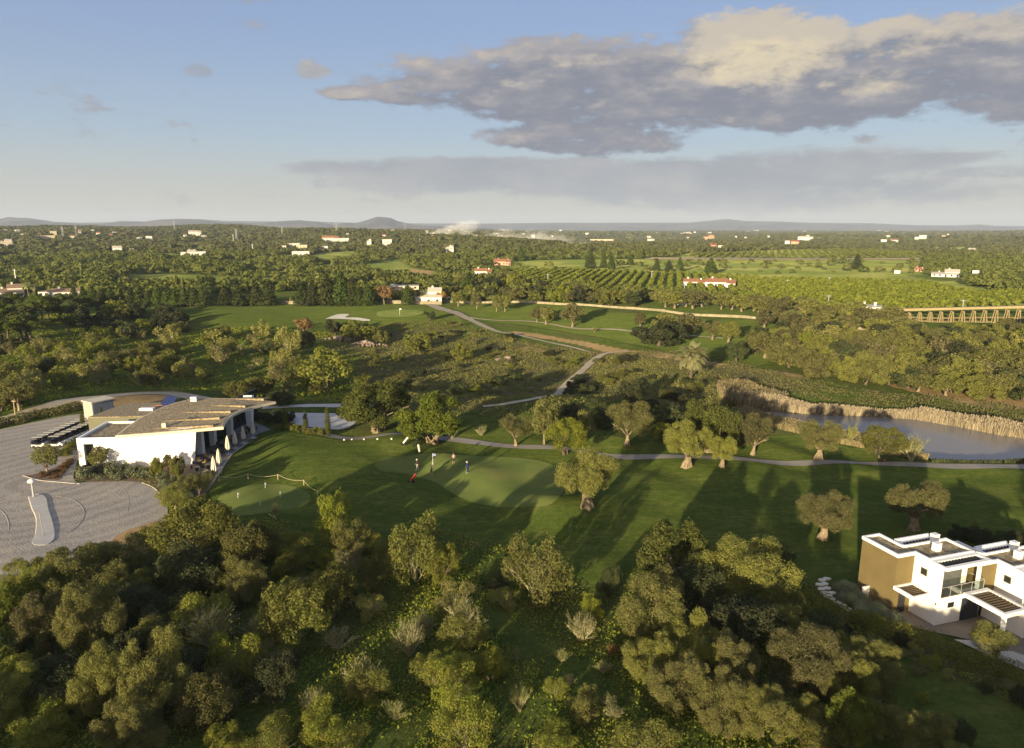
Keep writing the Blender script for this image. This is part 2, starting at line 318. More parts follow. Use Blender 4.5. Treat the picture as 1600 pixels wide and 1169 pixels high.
def ground_fn(t):
    p = t.n('ShaderNodeNewGeometry').outputs['Position']
    A = lambda n: t.n('ShaderNodeAttribute', {'attribute_name': n}).outputs['Fac']
    lawn, dry, field, brownz = A('lawn'), A('dry'), A('field'), A('brown')
    n1 = t.noise(p, .045, 6, .6); n2 = t.noise(p, .35, 8, .65); n3 = t.noise(p, 2.6, 8, .75)
    # rough: weedy green with brown earth and dead stalks
    rg = t.mix(t.ramp(n2, .36, .64), (.065, .100, .018), (.120, .150, .034))
    rg = t.mix(t.m('MULTIPLY', t.ramp(n1, .45, .65), .55), rg, (.115, .100, .048))
    rg = t.mix(t.m('MULTIPLY', t.ramp(n3, .35, .65), .55), rg, (.035, .050, .015))
    br = t.mix(t.ramp(n2, .35, .65), (.10, .085, .045), (.165, .135, .075))
    br = t.mix(t.m('MULTIPLY', t.ramp(n3, .35, .65), .6), br, (.06, .075, .03))
    rg = t.mix(t.m('MULTIPLY', brownz, t.ramp(n1, .3, .6, .4, 1.0)), rg, br)
    # mown grass: streaks of wear, paler dry patches, mowing bands
    st = t.n('ShaderNodeVectorMath', {'operation': 'MULTIPLY'}, i0=p, i1=(.05, .28, 1)).outputs[0]
    ls = t.noise(st, 1.0, 6, .65)
    lw = t.mix(t.ramp(ls, .36, .66), (.066, .092, .018), (.118, .134, .030))
    lw = t.mix(t.m('MULTIPLY', t.ramp(t.noise(p, .09, 6, .65), .50, .70), .6), lw, (.150, .145, .045))
    st2 = t.n('ShaderNodeVectorMath', {'operation': 'MULTIPLY'}, i0=p, i1=(.5, 2.2, 1)).outputs[0]
    lw = t.mix(t.m('MULTIPLY', t.ramp(t.noise(st2, 1., 7, .75), .40, .62), .65), lw, (.040, .068, .012))
    lw = t.mix(t.m('MULTIPLY', t.ramp(n3, .4, .62), .35), lw, (.105, .13, .035))
    mo = t.noise(p, .95, 9, .78); lw = t.mix(t.m('MULTIPLY', t.ramp(mo, .42, .60), .5), lw, (.036, .062, .012))
    sp_ = t.noise(p, .5, 8, .8); lw = t.mix(t.m('MULTIPLY', t.ramp(sp_, .60, .70), .5), lw, (.16, .165, .06))
    lm = t.ramp(t.m('ADD', lawn, t.m('MULTIPLY', t.m('SUBTRACT', n2, .5), .5)), .35, .65)
    c = t.mix(lm, rg, lw)
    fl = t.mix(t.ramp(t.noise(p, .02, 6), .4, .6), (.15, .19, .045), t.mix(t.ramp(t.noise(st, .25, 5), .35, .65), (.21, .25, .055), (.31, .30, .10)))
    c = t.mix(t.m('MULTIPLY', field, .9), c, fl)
    dm = t.ramp(t.m('ADD', dry, t.m('MULTIPLY', t.m('SUBTRACT', n2, .5), .6)), .4, .7)
    c = t.mix(dm, c, t.mix(t.ramp(n2, .3, .7), (.33, .23, .12), (.24, .18, .09)))
    s = t.n('ShaderNodeBsdfDiffuse', Color=c, Roughness=.6)
    hh = t.m('MULTIPLY', t.m('ADD', n3, n2), t.m('SUBTRACT', 1.35, lm))
    t.set(s.inputs['Normal'], t.n('ShaderNodeBump', Strength=.8, Distance=.35, Height=hh))
    t.n('ShaderNodeOutputMaterial', Surface=s)
M['ground'] = material('ground', ground_fn)
def water_fn(t):
    p = t.n('ShaderNodeNewGeometry').outputs['Position']
    c = t.mix(t.ramp(t.noise(p, .04, 4), .35, .7), (.20, .19, .17), (.23, .205, .17))
    s = t.n('ShaderNodeBsdfPrincipled', Base_Color=c, Roughness=.2, IOR=1.33)
    s.inputs['Specular IOR Level'].default_value = .35
    t.set(s.inputs['Normal'], t.n('ShaderNodeBump', Strength=.12, Distance=.05, Height=t.noise(p, 1.4, 5)))
    t.n('ShaderNodeOutputMaterial', Surface=s)
M['water'] = material('pond_water', water_fn)
def hill_fn(t):
    p = t.n('ShaderNodeNewGeometry').outputs['Position']
    n = t.noise(p, .0022, 8, .65)
    c = t.mix(t.ramp(n, .42, .60), (.030, .034, .030), (.12, .085, .06))
    s = t.n('ShaderNodeBsdfPrincipled', Base_Color=c, Roughness=1.); t.set(s.inputs['Normal'], t.n('ShaderNodeBump', Strength=1.0, Distance=120., Height=t.noise(p, .0016, 6, .6))); t.n('ShaderNodeOutputMaterial', Surface=s)
M['hill'] = material('hills', hill_fn)
# ------------------------------------------------------------------ object helpers
def tag(o, label=None, cat=None, group=None, kind=None):
    if label: o['label'] = label
    if cat: o['category'] = cat
    if group: o['group'] = group
    if kind: o['kind'] = kind
    return o
def link(name, me, parent=None, mats=()):
    o = bpy.data.objects.new(name, me); col.objects.link(o)
    if parent is not None: o.parent = parent
    return o
def empty(name, loc=(0, 0, 0), rz=0.0, sc=(1, 1, 1)):
    o = bpy.data.objects.new(name, None); col.objects.link(o); o.empty_display_size = .3
    o.location = loc; o.rotation_euler = (0, 0, rz); o.scale = sc
    return o
class MB:
    def __init__(s): s.v = []; s.f = []; s.m = []
    def add(s, vs, fs, mi=0):
        b = len(s.v); s.v += [tuple(v) for v in vs]
        for f in fs: s.f.append(tuple(i+b for i in f)); s.m.append(mi)
        return s
    def prism(s, poly, z0, z1, mi=0, top=None):
        """vertical prism; z0/z1 numbers or per-vertex lists"""
        n = len(poly); A = sum(poly[i][0]*poly[(i+1) % n][1]-poly[(i+1) % n][0]*poly[i][1] for i in range(n))
        z0 = [z0]*n if not hasattr(z0, '__len__') else list(z0); z1 = [z1]*n if not hasattr(z1, '__len__') else list(z1)
        poly = list(poly)
        if A < 0: poly = poly[::-1]; z0 = z0[::-1]; z1 = z1[::-1]
        vs = [(p[0], p[1], z) for p, z in zip(poly, z0)]+[(p[0], p[1], z) for p, z in zip(poly, z1)]
        s.add(vs, [tuple(range(n))[::-1]], mi)
        b = len(s.v)-2*n
        s.f.append(tuple(b+n+i for i in range(n))); s.m.append(mi if top is None else top)
        for i in range(n):
            j = (i+1) % n; s.f.append((b+i, b+j, b+n+j, b+n+i)); s.m.append(mi)
        return s
    def box(s, x0, x1, y0, y1, z0, z1, mi=0): return s.prism([(x0, y0), (x1, y0), (x1, y1), (x0, y1)], z0, z1, mi)
    def tube(s, pts, rs, n=6, mi=0, cap=True):
        pts = [Vector(p) for p in pts]; rings = []
        for i, p in enumerate(pts):
            d = (pts[min(i+1, len(pts)-1)]-pts[max(i-1, 0)]).normalized()
            a = d.cross(Vector((0, 0, 1)) if abs(d.z) < .9 else Vector((1, 0, 0))).normalized(); b = d.cross(a)
            r = rs[i] if hasattr(rs, '__len__') else rs
            rings.append([p+(a*math.cos(2*math.pi*k/n)+b*math.sin(2*math.pi*k/n))*r for k in range(n)])
        base = len(s.v)
        for rg in rings: s.v += [tuple(v) for v in rg]
        for i in range(len(rings)-1):
            for k in range(n):
                k2 = (k+1) % n
                s.f.append((base+i*n+k, base+i*n+k2, base+(i+1)*n+k2, base+(i+1)*n+k)); s.m.append(mi)
        if cap:
            s.f.append(tuple(base+k for k in range(n))[::-1]); s.m.append(mi)
            e = base+(len(rings)-1)*n; s.f.append(tuple(e+k for k in range(n))); s.m.append(mi)
        return s
    def lathe(s, prof, c=(0, 0, 0), n=12, mi=0):
        base = len(s.v)
        for (r, z) in prof:
            for k in range(n): s.v.append((c[0]+r*math.cos(2*math.pi*k/n), c[1]+r*math.sin(2*math.pi*k/n), c[2]+z))
        for i in range(len(prof)-1):
            for k in range(n):
                k2 = (k+1) % n; s.f.append((base+i*n+k, base+i*n+k2, base+(i+1)*n+k2, base+(i+1)*n+k)); s.m.append(mi)
        s.f.append(tuple(base+k for k in range(n))[::-1]); s.m.append(mi)
        e = base+(len(prof)-1)*n; s.f.append(tuple(e+k for k in range(n))); s.m.append(mi)
        return s
    def build(s, name, mats, parent=None, smooth=False, bevel=0):
        me = bpy.data.meshes.new(name); me.from_pydata(s.v, [], s.f)
        if not isinstance(mats, (list, tuple)): mats = [mats]
        for mt in mats: me.materials.append(mt)
        me.polygons.foreach_set('material_index', s.m)
        if smooth: me.polygons.foreach_set('use_smooth', [True]*len(s.f))
        me.update()
        o = link(name, me, parent)
        if bevel:
            b = o.modifiers.new('bevel', 'BEVEL'); b.width = bevel; b.segments = 2; b.limit_method = 'ANGLE'
        return o
def quads_mesh(name, V, tone, mat, per=4):
    """V (n,per,3) loose faces with a per-face tone attribute"""
    n = len(V); me = bpy.data.meshes.new(name)
    me.vertices.add(n*per); me.vertices.foreach_set('co', V.astype(np.float32).ravel())
    me.loops.add(n*per); me.loops.foreach_set('vertex_index', np.arange(n*per, dtype=np.int32))
    me.polygons.add(n); me.polygons.foreach_set('loop_start', np.arange(0, n*per, per, dtype=np.int32))
    at = me.attributes.new('tone', 'FLOAT', 'POINT'); at.data.foreach_set('value', np.repeat(tone, per).astype(np.float32))
    me.materials.append(mat); me.update(); me.validate(); return me
def unit(v): return v/np.maximum(np.linalg.norm(v, axis=-1, keepdims=True), 1e-9)
def cards(P, N, size, asp, rng, tone):
    """leaf cards centred at P facing roughly N"""
    n = len(P); N = unit(N+rng.normal(0, .55, (n, 3)))
    T = unit(np.cross(N, rng.normal(0, 1, (n, 3)))); B = np.cross(N, T)
    s = size*(0.45+1.15*rng.random((n, 1))**1.6)
    T = T*s*.5; B = B*s*.5*asp
    V = np.stack([P-T-B*.35, P-B, P+T+B*.1, P+B], 1)
    return V, tone
def blob_leaves(blobs, n, size, rng, asp=.6, inner=.8, zmin=None, ltone=None, fill=.25):
    blobs = np.asarray(blobs, float); a = blobs[:, 3]**2; pick = rng.choice(len(blobs), n, p=a/a.sum())
    d = unit(rng.normal(0, 1, (n, 3))); b = blobs[pick]
    rr = b[:, 3:4]*(1-fill*rng.random((n, 1))**1.5+.13*rng.normal(0, 1, (n, 1)))+np.where(rng.random((n, 1)) < .08, rng.random((n, 1))*.28, 0)
    P = b[:, :3]+d*rr
    keep = np.ones(n, bool)
    rbig = np.sort(blobs[:, 3])[-40:].min()
    for i in range(0, len(blobs)):
        if len(blobs) > 200 and blobs[i, 3] < rbig: continue
        q = np.linalg.norm(P-blobs[i, :3], axis=1) < blobs[i, 3]*inner
        keep &= ~(q & (pick != i))
    if zmin is not None: keep &= P[:, 2] > zmin
    P = P[keep]; d = d[keep]; pick = pick[keep]
    bt = rng.random(len(blobs))
    tone = np.clip(.25+.5*bt[pick]+.35*(rng.random(len(P))-.5), 0, 1)
    return cards(P, d, size, asp, rng, tone)
def lobes(rng, R_, zc, rz, n1, r1, n2, r2, zlow=-.5, hollow=.55):
    out = []
    k = 0
    while k < n1:
        d = unit(rng.normal(0, 1, 3))
        if d[2] < zlow: continue
        q = hollow+.25*rng.random()
        c = np.array([d[0]*R_*q, d[1]*R_*q, zc+d[2]*rz*q]); rr = r1*(.5+.85*rng.random()); k += 1
        out.append([*c, rr*.72])
        for _ in range(n2):
            e = unit(rng.normal(0, 1, 3)+d*.7)
            out.append([*(c+e*rr*.75), r2*(.7+.6*rng.random())])
    out.append([0, 0, zc, min(R_, rz)*.6])
    return np.array(out)
def trunk_mesh(name, seed, h, r, spread, n_limb, mat, multi=1, gnarl=.25, zc=3.):
    rng = random.Random(seed); mb = MB()
    for mI in range(multi):
        a = 2*math.pi*mI/multi+rng.random(); off = 0 if multi == 1 else spread*.28
        bx, by = math.cos(a)*off*.4, math.sin(a)*off*.4
        tx, ty = math.cos(a)*off*1.3+rng.uniform(-.2, .2), math.sin(a)*off*1.3
        pts = [(bx, by, -.3), (bx*1.1, by*1.1, .15), (bx+(tx-bx)*.4+rng.uniform(-gnarl, gnarl)*.5, by+(ty-by)*.4, h*.5), (tx, ty, h)]
        mb.tube(pts, [r*1.5, r*1.15, r*.85, r*.8], 9)
        for q in range(5):      # root flares and fluting
            a2 = q*1.26+rng.random(); mb.tube([(bx+math.cos(a2)*r*1.45, by+math.sin(a2)*r*1.45, -.25), (bx*1.1+math.cos(a2)*r*.95, by*1.1+math.sin(a2)*r*.95, .35), (pts[2][0]+math.cos(a2+.5)*r*.55, pts[2][1]+math.sin(a2+.5)*r*.55, h*.6), (tx, ty, h)], [r*.3, r*.42, r*.4, r*.3], 6)
        for k in range(n_limb):
            b = 2*math.pi*k/n_limb+rng.uniform(-.4, .4); L = spread*(.55+.3*rng.random())
            e = (tx+math.cos(b)*L, ty+math.sin(b)*L, zc+rng.uniform(-.2, .9))
            m_ = ((tx+e[0])/2*.9, (ty+e[1])/2*.9, (h+e[2])/2-.1+rng.uniform(0, .4))
            mb.tube([(tx, ty, h-.15), m_, e], [r*.55, r*.33, r*.1], 6)
            for q in range(2):
                c = b+rng.uniform(-.9, .9); e2 = (m_[0]+math.cos(c)*L*.5, m_[1]+math.sin(c)*L*.5, m_[2]+rng.uniform(.5, 1.2))
                mb.tube([m_, e2], [r*.22, r*.05], 5)
    o = mb.build(name, mat, smooth=True); me = o.data; bpy.data.objects.remove(o); return me
def twig_mesh(name, seed, R_, h, n, mat, r0=.035, lev=3):
    rng = random.Random(seed); mb = MB(); tips = []
    def grow(p, d, L, r, l):
        q = p+d*L; mid = (p+q)/2+Vector((rng.uniform(-1, 1), rng.uniform(-1, 1), rng.uniform(-.5, 1)))*L*.07
        mb.tube([p, mid, q], [r, r*.75, r*.5], 3, cap=False)
        tips.append(tuple(mid)); tips.append(tuple(q))
        if l <= 0: return
        for _ in range(rng.choice((2, 3))):
            nd = (d+Vector((rng.uniform(-1, 1), rng.uniform(-1, 1), rng.uniform(-.55, .8)))*.55).normalized()
            grow(q if rng.random() < .6 else mid, nd, L*rng.uniform(.55, .8), r*.55, l-1)
    for k in range(n):
        a = rng.uniform(0, 2*math.pi); t = rng.uniform(.05, 1.05)
        d = Vector((math.cos(a)*math.sin(t), math.sin(a)*math.sin(t), math.cos(t)*h/R_)).normalized()
        grow(Vector((math.cos(a)*.12, math.sin(a)*.12, 0)), d, R_*rng.uniform(.38, .52), r0*rng.uniform(.7, 1.3), lev)
    o = mb.build(name, mat); me = o.data; bpy.data.objects.remove(o); return me, np.array(tips)
# ---- plant kinds.  PK[kind] = list of (crown mesh, trunk mesh, width, height); lod 0 near, 1 middle, 2 far
PK = {}
LS = (.135, .27, .50)
def lodn(n, l): return int(n*(1.6, .5, .17)[l])
def make_kinds():
    for l in range(3):
        nv = (4, 4, 3)[l]; S = LS[l]
        def reg(kind, builder):
            PK[(kind, l)] = []
            for v in range(nv):
                cr_, tr_, w0_, h0_ = builder(np.random.default_rng(hash_(kind)+17*l+v), v)
                co = np.zeros(len(cr_.vertices)*3, np.float32); cr_.vertices.foreach_get('co', co); co = co.reshape(-1, 3)
                if kind not in ('cyp', 'ballb', 'twiggy'): w0_ = 2*np.percentile(np.hypot(co[:, 0], co[:, 1]), 93); h0_ = np.percentile(co[:, 2], 98.5)
                PK[(kind, l)].append((cr_, tr_, float(w0_), float(h0_)))
        def crown(name, B, n, size, rng, mat, **kw):
            V, t = blob_leaves(B, lodn(n, l), size, rng, **kw); return quads_mesh(name, V, t, M[mat])
        def olive(rng, v):
            B = lobes(rng, 3.0, 3.7, 2.4, 18, .95, 9, .40, -.7)
            return crown('olive_crown', B, 26000, S, rng, 'olive', zmin=1.25), trunk_mesh('olive_trunk', v+1, 1.5, .24, 2.6, 5, M['bark'], zc=3.0), 6.2, 6.2
        reg('olive', olive)
        def oldolive(rng, v):
            B = lobes(rng, 3.0, 3.6, 2.4, 22, 1.0, 11, .38, -.65)
            return crown('olive_crown', B, 46000, S*.8, rng, 'oldolive', zmin=1.5), trunk_mesh('gnarled_trunk', v+1, 1.5, .48, 2.6, 6, M['bark'], zc=3.0), 6.1, 6.2
        reg('oldolive', oldolive)
        def bigolive(rng, v):
            B = lobes(rng, 3.0, 2.7, 2.7, 26, .72, 12, .30, -.8, .66)
            return crown('olive_crown', B, 52000, S*.72, rng, 'olive', zmin=.1), trunk_mesh('olive_trunk', v+5, 1.0, .16, 2.3, 6, M['barkd'], zc=2.2), 6.4, 5.6
        reg('bigolive', bigolive)
        def carob(rng, v):
            B = lobes(rng, 3.6, 3.4, 2.8, 24, 1.0, 13, .34, -.7, .62)
            return crown('carob_crown', B, 30000, S*1.15, rng, 'carob', asp=.8, zmin=.9), trunk_mesh('carob_trunk', v+11, 1.6, .28, 3.3, 4, M['bark'], multi=3, zc=3.0), 7.2, 6.4
        reg('carob', carob)
        def green(rng, v):
            B = lobes(rng, 2.6, 2.7, 2.6, 20, .8, 10, .32, -.85)
            return crown('leafy_crown', B, 22000, S, rng, 'fresh', zmin=.2), trunk_mesh('slim_trunk', v+21, 1.2, .15, 2.4, 5, M['barkd'], multi=2, zc=2.6), 5.2, 5.6
        reg('green', green)
        def scrub(rng, v):
            B = lobes(rng, 2.5, 2.1, 2.2, 17, .75, 10, .33, -.9)
            tw, tips = twig_mesh('scrub_branches', v+31, 2.5, 4.2, (14, 8, 4)[l], M['twig'], lev=(3, 2, 1)[l])
            return crown('scrub_crown', B, 17000, S, rng, 'scrub', zmin=.0, fill=.5), tw, 5.2, 4.5
        reg('scrub', scrub)
        def pale(rng, v):
            tw, tips = twig_mesh('pale_branches', v+41, 2.4, 3.8, (20, 12, 6)[l], M['twig'], r0=.06, lev=(3, 2, 1)[l])
            B = lobes(rng, 2.3, 1.9, 1.9, 10, .8, 7, .4, -.9)
            return crown('pale_crown', B, 10000, S*.9, rng, 'pale', zmin=.0, fill=.7), tw, 5.0, 4.3
        reg('pale', pale)
        def twiggy(rng, v):
            tw, tips = twig_mesh('bare_branches', v+51, 2.4, 3.6, (34, 18, 8)[l], M['twig'], r0=.075, lev=(3, 3, 1)[l])
            k = (3200, 1200, 300)[l]; idx = rng.integers(0, len(tips), k); P = tips[idx]+rng.normal(0, .16, (k, 3))
            V, t = cards(P, rng.normal(0, 1, (k, 3)), S*.8, .5, rng, rng.random(k))
            return quads_mesh('sparse_leaves', V, t, M['scrub']), tw, 4.8, 4.0
        reg('twiggy', twiggy)
        def dark(rng, v):
            B = lobes(rng, 2.5, 2.4, 2.2, 12, .8, 8, .36, -.9)
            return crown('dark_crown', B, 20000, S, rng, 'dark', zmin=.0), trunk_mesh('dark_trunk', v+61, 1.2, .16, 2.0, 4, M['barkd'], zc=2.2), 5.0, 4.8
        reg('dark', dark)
        def pine(rng, v):
            B = lobes(rng, 3.2, 5.4, 1.5, 12, .9, 9, .42, -.3)
            return crown('pine_crown', B, 24000, S, rng, 'pine', zmin=3.6), trunk_mesh('pine_trunk', v+71, 3.6, .22, 2.6, 5, M['barkd'], zc=4.8), 6.6, 7.4
        reg('pine', pine)
        def conif(rng, v):
            B = []
            for i in range(34):
                q = (i+.5)/34; rad = 1.9*(1-q)**.8+.15; a = i*2.4
                B.append([math.cos(a)*rad*.55, math.sin(a)*rad*.55, .6+q*7.2, rad*.55+.12])
            return crown('conifer_crown', B, 18000, S, rng, 'conif', zmin=.2, inner=.6, fill=.4), trunk_mesh('conifer_trunk', v+81, 4, .16, .8, 3, M['barkd'], zc=4.5), 4.2, 8.4
        reg('conif', conif)
        def cyp(rng, v):
            B = [[rng.normal(0, .05), rng.normal(0, .05), .35+i*.36, .55*math.sin(min(1, (i+2.5)/6)*1.57)*(1-(i/17)**2.6)+.07] for i in range(16)]
            return crown('cypress_crown', B, 7000, S*.8, rng, 'carob', inner=.6, fill=.4), trunk_mesh('cypress_trunk', v+91, 1.2, .08, .2, 2, M['barkd'], zc=2), 1.15, 6.1
        reg('cyp', cyp)
        def shrub(rng, v):
            B = lobes(rng, .8, .55, .55, 9, .32, 5, .2, -.2)
            return crown('shrub_leaves', B, 3000, S*.75, rng, 'fresh', zmin=0), None, 1.9, 1.25
        reg('shrub', shrub)
        def laven(rng, v):
            B = lobes(rng, .7, .4, .45, 9, .26, 5, .16, -.1)
            return crown('lavender_leaves', B, 2600, S*.6, rng, 'laven', zmin=0), None, 1.6, 1.0
        reg('laven', laven)
        def redsh(rng, v):
            B = lobes(rng, .7, .4, .45, 9, .26, 5, .16, -.1)
            return crown('reddish_leaves', B, 2600, S*.6, rng, 'reddish', zmin=0), None, 1.6, 1.0
        reg('redsh', redsh)
        def ballb(rng, v):
            B = [[0, 0, .5, .55]]
            V, t = blob_leaves(B, lodn(5200, l), S*.5, rng, inner=0, fill=.15); return quads_mesh('clipped_leaves', V, t, M['ballm']), None, 1.1, 1.05
        reg('ballb', ballb)
        def autumn(rng, v):
            B = lobes(rng, 2.6, 3.4, 2.3, 12, .85, 8, .4, -.5)
            return crown('autumn_crown', B, 17000, S, rng, 'autumn', zmin=1.2), trunk_mesh('pale_trunk', v+95, 1.7, .2, 2.2, 5, M['bark'], zc=3), 5.4, 6.1
        reg('autumn', autumn)
def hash_(s): return sum(ord(c)*(i+3) for i, c in enumerate(s))
make_kinds()
NAMES = {'bigolive': ('olive_tree', 'tree'), 'olive': ('olive_tree', 'tree'), 'oldolive': ('olive_tree', 'tree'), 'carob': ('carob_tree', 'tree'), 'green': ('leafy_tree', 'tree'), 'scrub': ('scrub_tree', 'tree'),
         'pale': ('pale_scrub_tree', 'tree'), 'twiggy': ('bare_branched_tree', 'tree'), 'dark': ('dark_bush', 'bush'), 'pine': ('pine_tree', 'tree'), 'conif': ('conifer_tree', 'tree'),
         'cyp': ('cypress_tree', 'tree'), 'shrub': ('garden_shrub', 'shrub'), 'laven': ('grey_shrub', 'shrub'), 'redsh': ('reddish_shrub', 'shrub'), 'ballb': ('ball_shrub', 'shrub'), 'autumn': ('autumn_tree', 'tree')}
PR = random.Random(5)
placed = []
def put(kind, pos, wid, hei, label, group=None, lod=None, name=None, parts=True):
    """one plant: an empty at its foot with trunk and crown"""
    d = pos[1]
    if lod is None: lod = 0 if d < 92 else (1 if d < 230 else 2)
    v = PR.randrange(len(PK[(kind, lod)])); cr, tr, W0, H0 = PK[(kind, lod)][v]
    sc = (wid/W0, wid/W0*PR.uniform(.92, 1.08), hei/H0); rz = PR.uniform(0, 6.28)
    nm, ct = NAMES[kind]; nm = name or nm
    placed.append((pos[0], pos[1], wid))
    if tr is None or not parts:
        o = link(nm, cr); o.location = pos; o.scale = sc; o.rotation_euler = (0, 0, rz)
        return tag(o, label, ct, group)
    t = empty(nm, pos, rz, sc); tag(t, label, ct, group)
    c = link('crown', cr, t); b = link('trunk' if kind not in ('scrub', 'pale', 'twiggy') else 'branches', tr, t)
    return t
def tree(kind, px, base, top, wpx, label, group=None, z=None, **kw):
    p = gp(px, base); dp = depth(p.x, p.y, p.z)
    wid = wpx*dp/FPX
    hei = ztop(top, p.y+wid*(.2 if p.y < 80 else .06))-p.z; wid *= 1.0 if p.y < 80 else 1.07
    return put(kind, p, wid, max(hei, .3), label, group, **kw)
# ------------------------------------------------------------------ terrain
LAWN = [[(322, 762), (345, 742), (405, 705), (445, 676), (540, 690), (640, 660), (760, 668), (820, 672), (1000, 690), (1100, 690), (1240, 680), (1330, 700), (1430, 722), (1600, 727), (1900, 735), (1900, 990), (1660, 880), (1500, 868),
         (1340, 880), (1330, 940), (1235, 905), (1100, 885), (1000, 880), (940, 935), (890, 915), (800, 860), (700, 830), (590, 835), (480, 815), (400, 812), (330, 800)],
        [(120, 480), (330, 476), (640, 475), (700, 486), (722, 503), (690, 512), (640, 516), (560, 520), (500, 508), (420, 516), (330, 512), (240, 498), (150, 490)],
        [(700, 480), (840, 474), (1000, 490), (1200, 503), (1290, 515), (1430, 528), (1420, 545), (1240, 545), (1180, 575), (1100, 572), (1000, 540), (880, 518), (740, 500)],
        [(1300, 990), (1400, 1000), (1500, 1060), (1620, 1120), (1620, 1180), (1450, 1180), (1400, 1090)], [(720, 940), (740, 1000), (690, 1010)],
        [(860, 620), (930, 615), (960, 640), (880, 650)]]
BROWN = [[(560, 560), (760, 520), (900, 545), (950, 560), (1120, 590), (1200, 610), (1190, 650), (1000, 640), (880, 610), (760, 640), (560, 650)], [(560, 510), (700, 515), (760, 560), (560, 560), (480, 530)],
         [(880, 545), (1010, 548), (1150, 575), (1260, 600), (1200, 620), (1000, 600)], [(1230, 930), (1330, 960), (1500, 1020), (1640, 1090), (1640, 1130), (1480, 1060), (1320, 985), (1240, 950)]]
EXTRA = []
for (ex, ey, erx, ery) in ((60, 418, 60, 3), (180, 409, 45, 2.5), (120, 388, 60, 2), (350, 412, 60, 3), (420, 428, 50, 4), (300, 380, 50, 1.8), (430, 404, 40, 3), (520, 418, 46, 4), (650, 400, 30, 3), (720, 428, 40, 4), (1040, 388, 60, 2), (1180, 384, 60, 1.6), (1500, 388, 60, 2.2), (1380, 384, 50, 1.6), (1560, 408, 50, 3), (1500, 442, 50, 3), (900, 384, 40, 2), (560, 384, 40, 2), (700, 378, 40, 1.6), (240, 398, 40, 2), (30, 402, 50, 2.4), (1300, 372, 80, 1.2), (1000, 372, 60, 1.2)):
    EXTRA.append([(ex+erx*math.cos(a*math.pi/6)*(1+.25*math.sin(ex+a*2)), ey+ery*math.sin(a*math.pi/6)) for a in range(12)])
DRY = [[(-80, 660), (40, 648), (100, 630), (160, 622), (215, 612), (270, 610), (310, 618), (250, 632), (170, 636), (90, 642), (30, 662), (-80, 672)], [(250, 388), (300, 387), (390, 396), (388, 399), (320, 395), (250, 392)],
       [(640, 420), (680, 424), (672, 430), (640, 426)], [(795, 516), (860, 524), (960, 543), (1060, 555), (1180, 575), (1260, 588), (1250, 592), (1150, 578), (1040, 561), (940, 549), (860, 530), (795, 521)],
       [(1145, 443), (1190, 448), (1180, 455), (1140, 453)], [(1010, 402), (1440, 403), (1440, 406), (1010, 406)], [(1380, 600), (1900, 590), (1900, 640), (1560, 640), (1500, 632)]]
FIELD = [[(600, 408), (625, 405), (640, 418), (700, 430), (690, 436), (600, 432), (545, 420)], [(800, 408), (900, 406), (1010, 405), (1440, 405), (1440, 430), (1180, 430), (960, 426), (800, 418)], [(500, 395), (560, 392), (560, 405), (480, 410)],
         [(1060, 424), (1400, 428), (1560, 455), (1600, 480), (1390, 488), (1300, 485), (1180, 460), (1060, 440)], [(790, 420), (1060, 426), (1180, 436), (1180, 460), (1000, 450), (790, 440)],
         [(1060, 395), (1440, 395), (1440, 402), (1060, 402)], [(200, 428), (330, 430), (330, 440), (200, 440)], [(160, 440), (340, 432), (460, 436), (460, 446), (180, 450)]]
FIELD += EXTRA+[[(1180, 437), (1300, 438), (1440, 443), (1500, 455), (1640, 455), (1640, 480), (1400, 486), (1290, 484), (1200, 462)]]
U = np.linspace(-1.25, 1.25, 470)
yy = [-160, -130, -100, -75, -50, -30, -15, 0, 10, 18, 25]
while yy[-1] < 150: yy.append(yy[-1]+1.1)
while yy[-1] < 36000: yy.append(yy[-1]*1.0125+.1)
yy = np.array(yy)
GY, GU = np.meshgrid(yy, U, indexing='ij'); GX = GU*(GY+190)
gx, gy = GX.ravel(), GY.ravel(); gz = hgt(gx, gy)
ny, nx = GX.shape
me = bpy.data.meshes.new('ground')
me.vertices.add(nx*ny); me.vertices.foreach_set('co', np.stack([gx, gy, gz], 1).astype(np.float32).ravel())
ii = (np.arange(ny-1)[:, None]*nx+np.arange(nx-1)[None]).ravel()
F4 = np.stack([ii, ii+1, ii+nx+1, ii+nx], 1).astype(np.int32)
me.loops.add(F4.size); me.loops.foreach_set('vertex_index', F4.ravel())
me.polygons.add(len(F4)); me.polygons.foreach_set('loop_start', np.arange(0, F4.size, 4, dtype=np.int32)); me.polygons.foreach_set('use_smooth', np.ones(len(F4), bool))
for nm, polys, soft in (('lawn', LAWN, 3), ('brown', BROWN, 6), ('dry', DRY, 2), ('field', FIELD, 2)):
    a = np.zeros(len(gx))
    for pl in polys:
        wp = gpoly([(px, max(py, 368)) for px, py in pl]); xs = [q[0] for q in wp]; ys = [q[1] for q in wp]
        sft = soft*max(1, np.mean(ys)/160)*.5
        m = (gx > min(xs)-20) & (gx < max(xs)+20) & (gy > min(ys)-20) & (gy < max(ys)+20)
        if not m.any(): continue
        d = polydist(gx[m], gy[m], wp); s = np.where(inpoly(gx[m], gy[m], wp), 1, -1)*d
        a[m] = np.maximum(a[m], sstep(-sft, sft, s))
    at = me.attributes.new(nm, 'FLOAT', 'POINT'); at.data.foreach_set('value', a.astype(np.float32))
me.materials.append(M['ground']); me.update(); me.validate()
tag(link('ground', me), kind='structure')

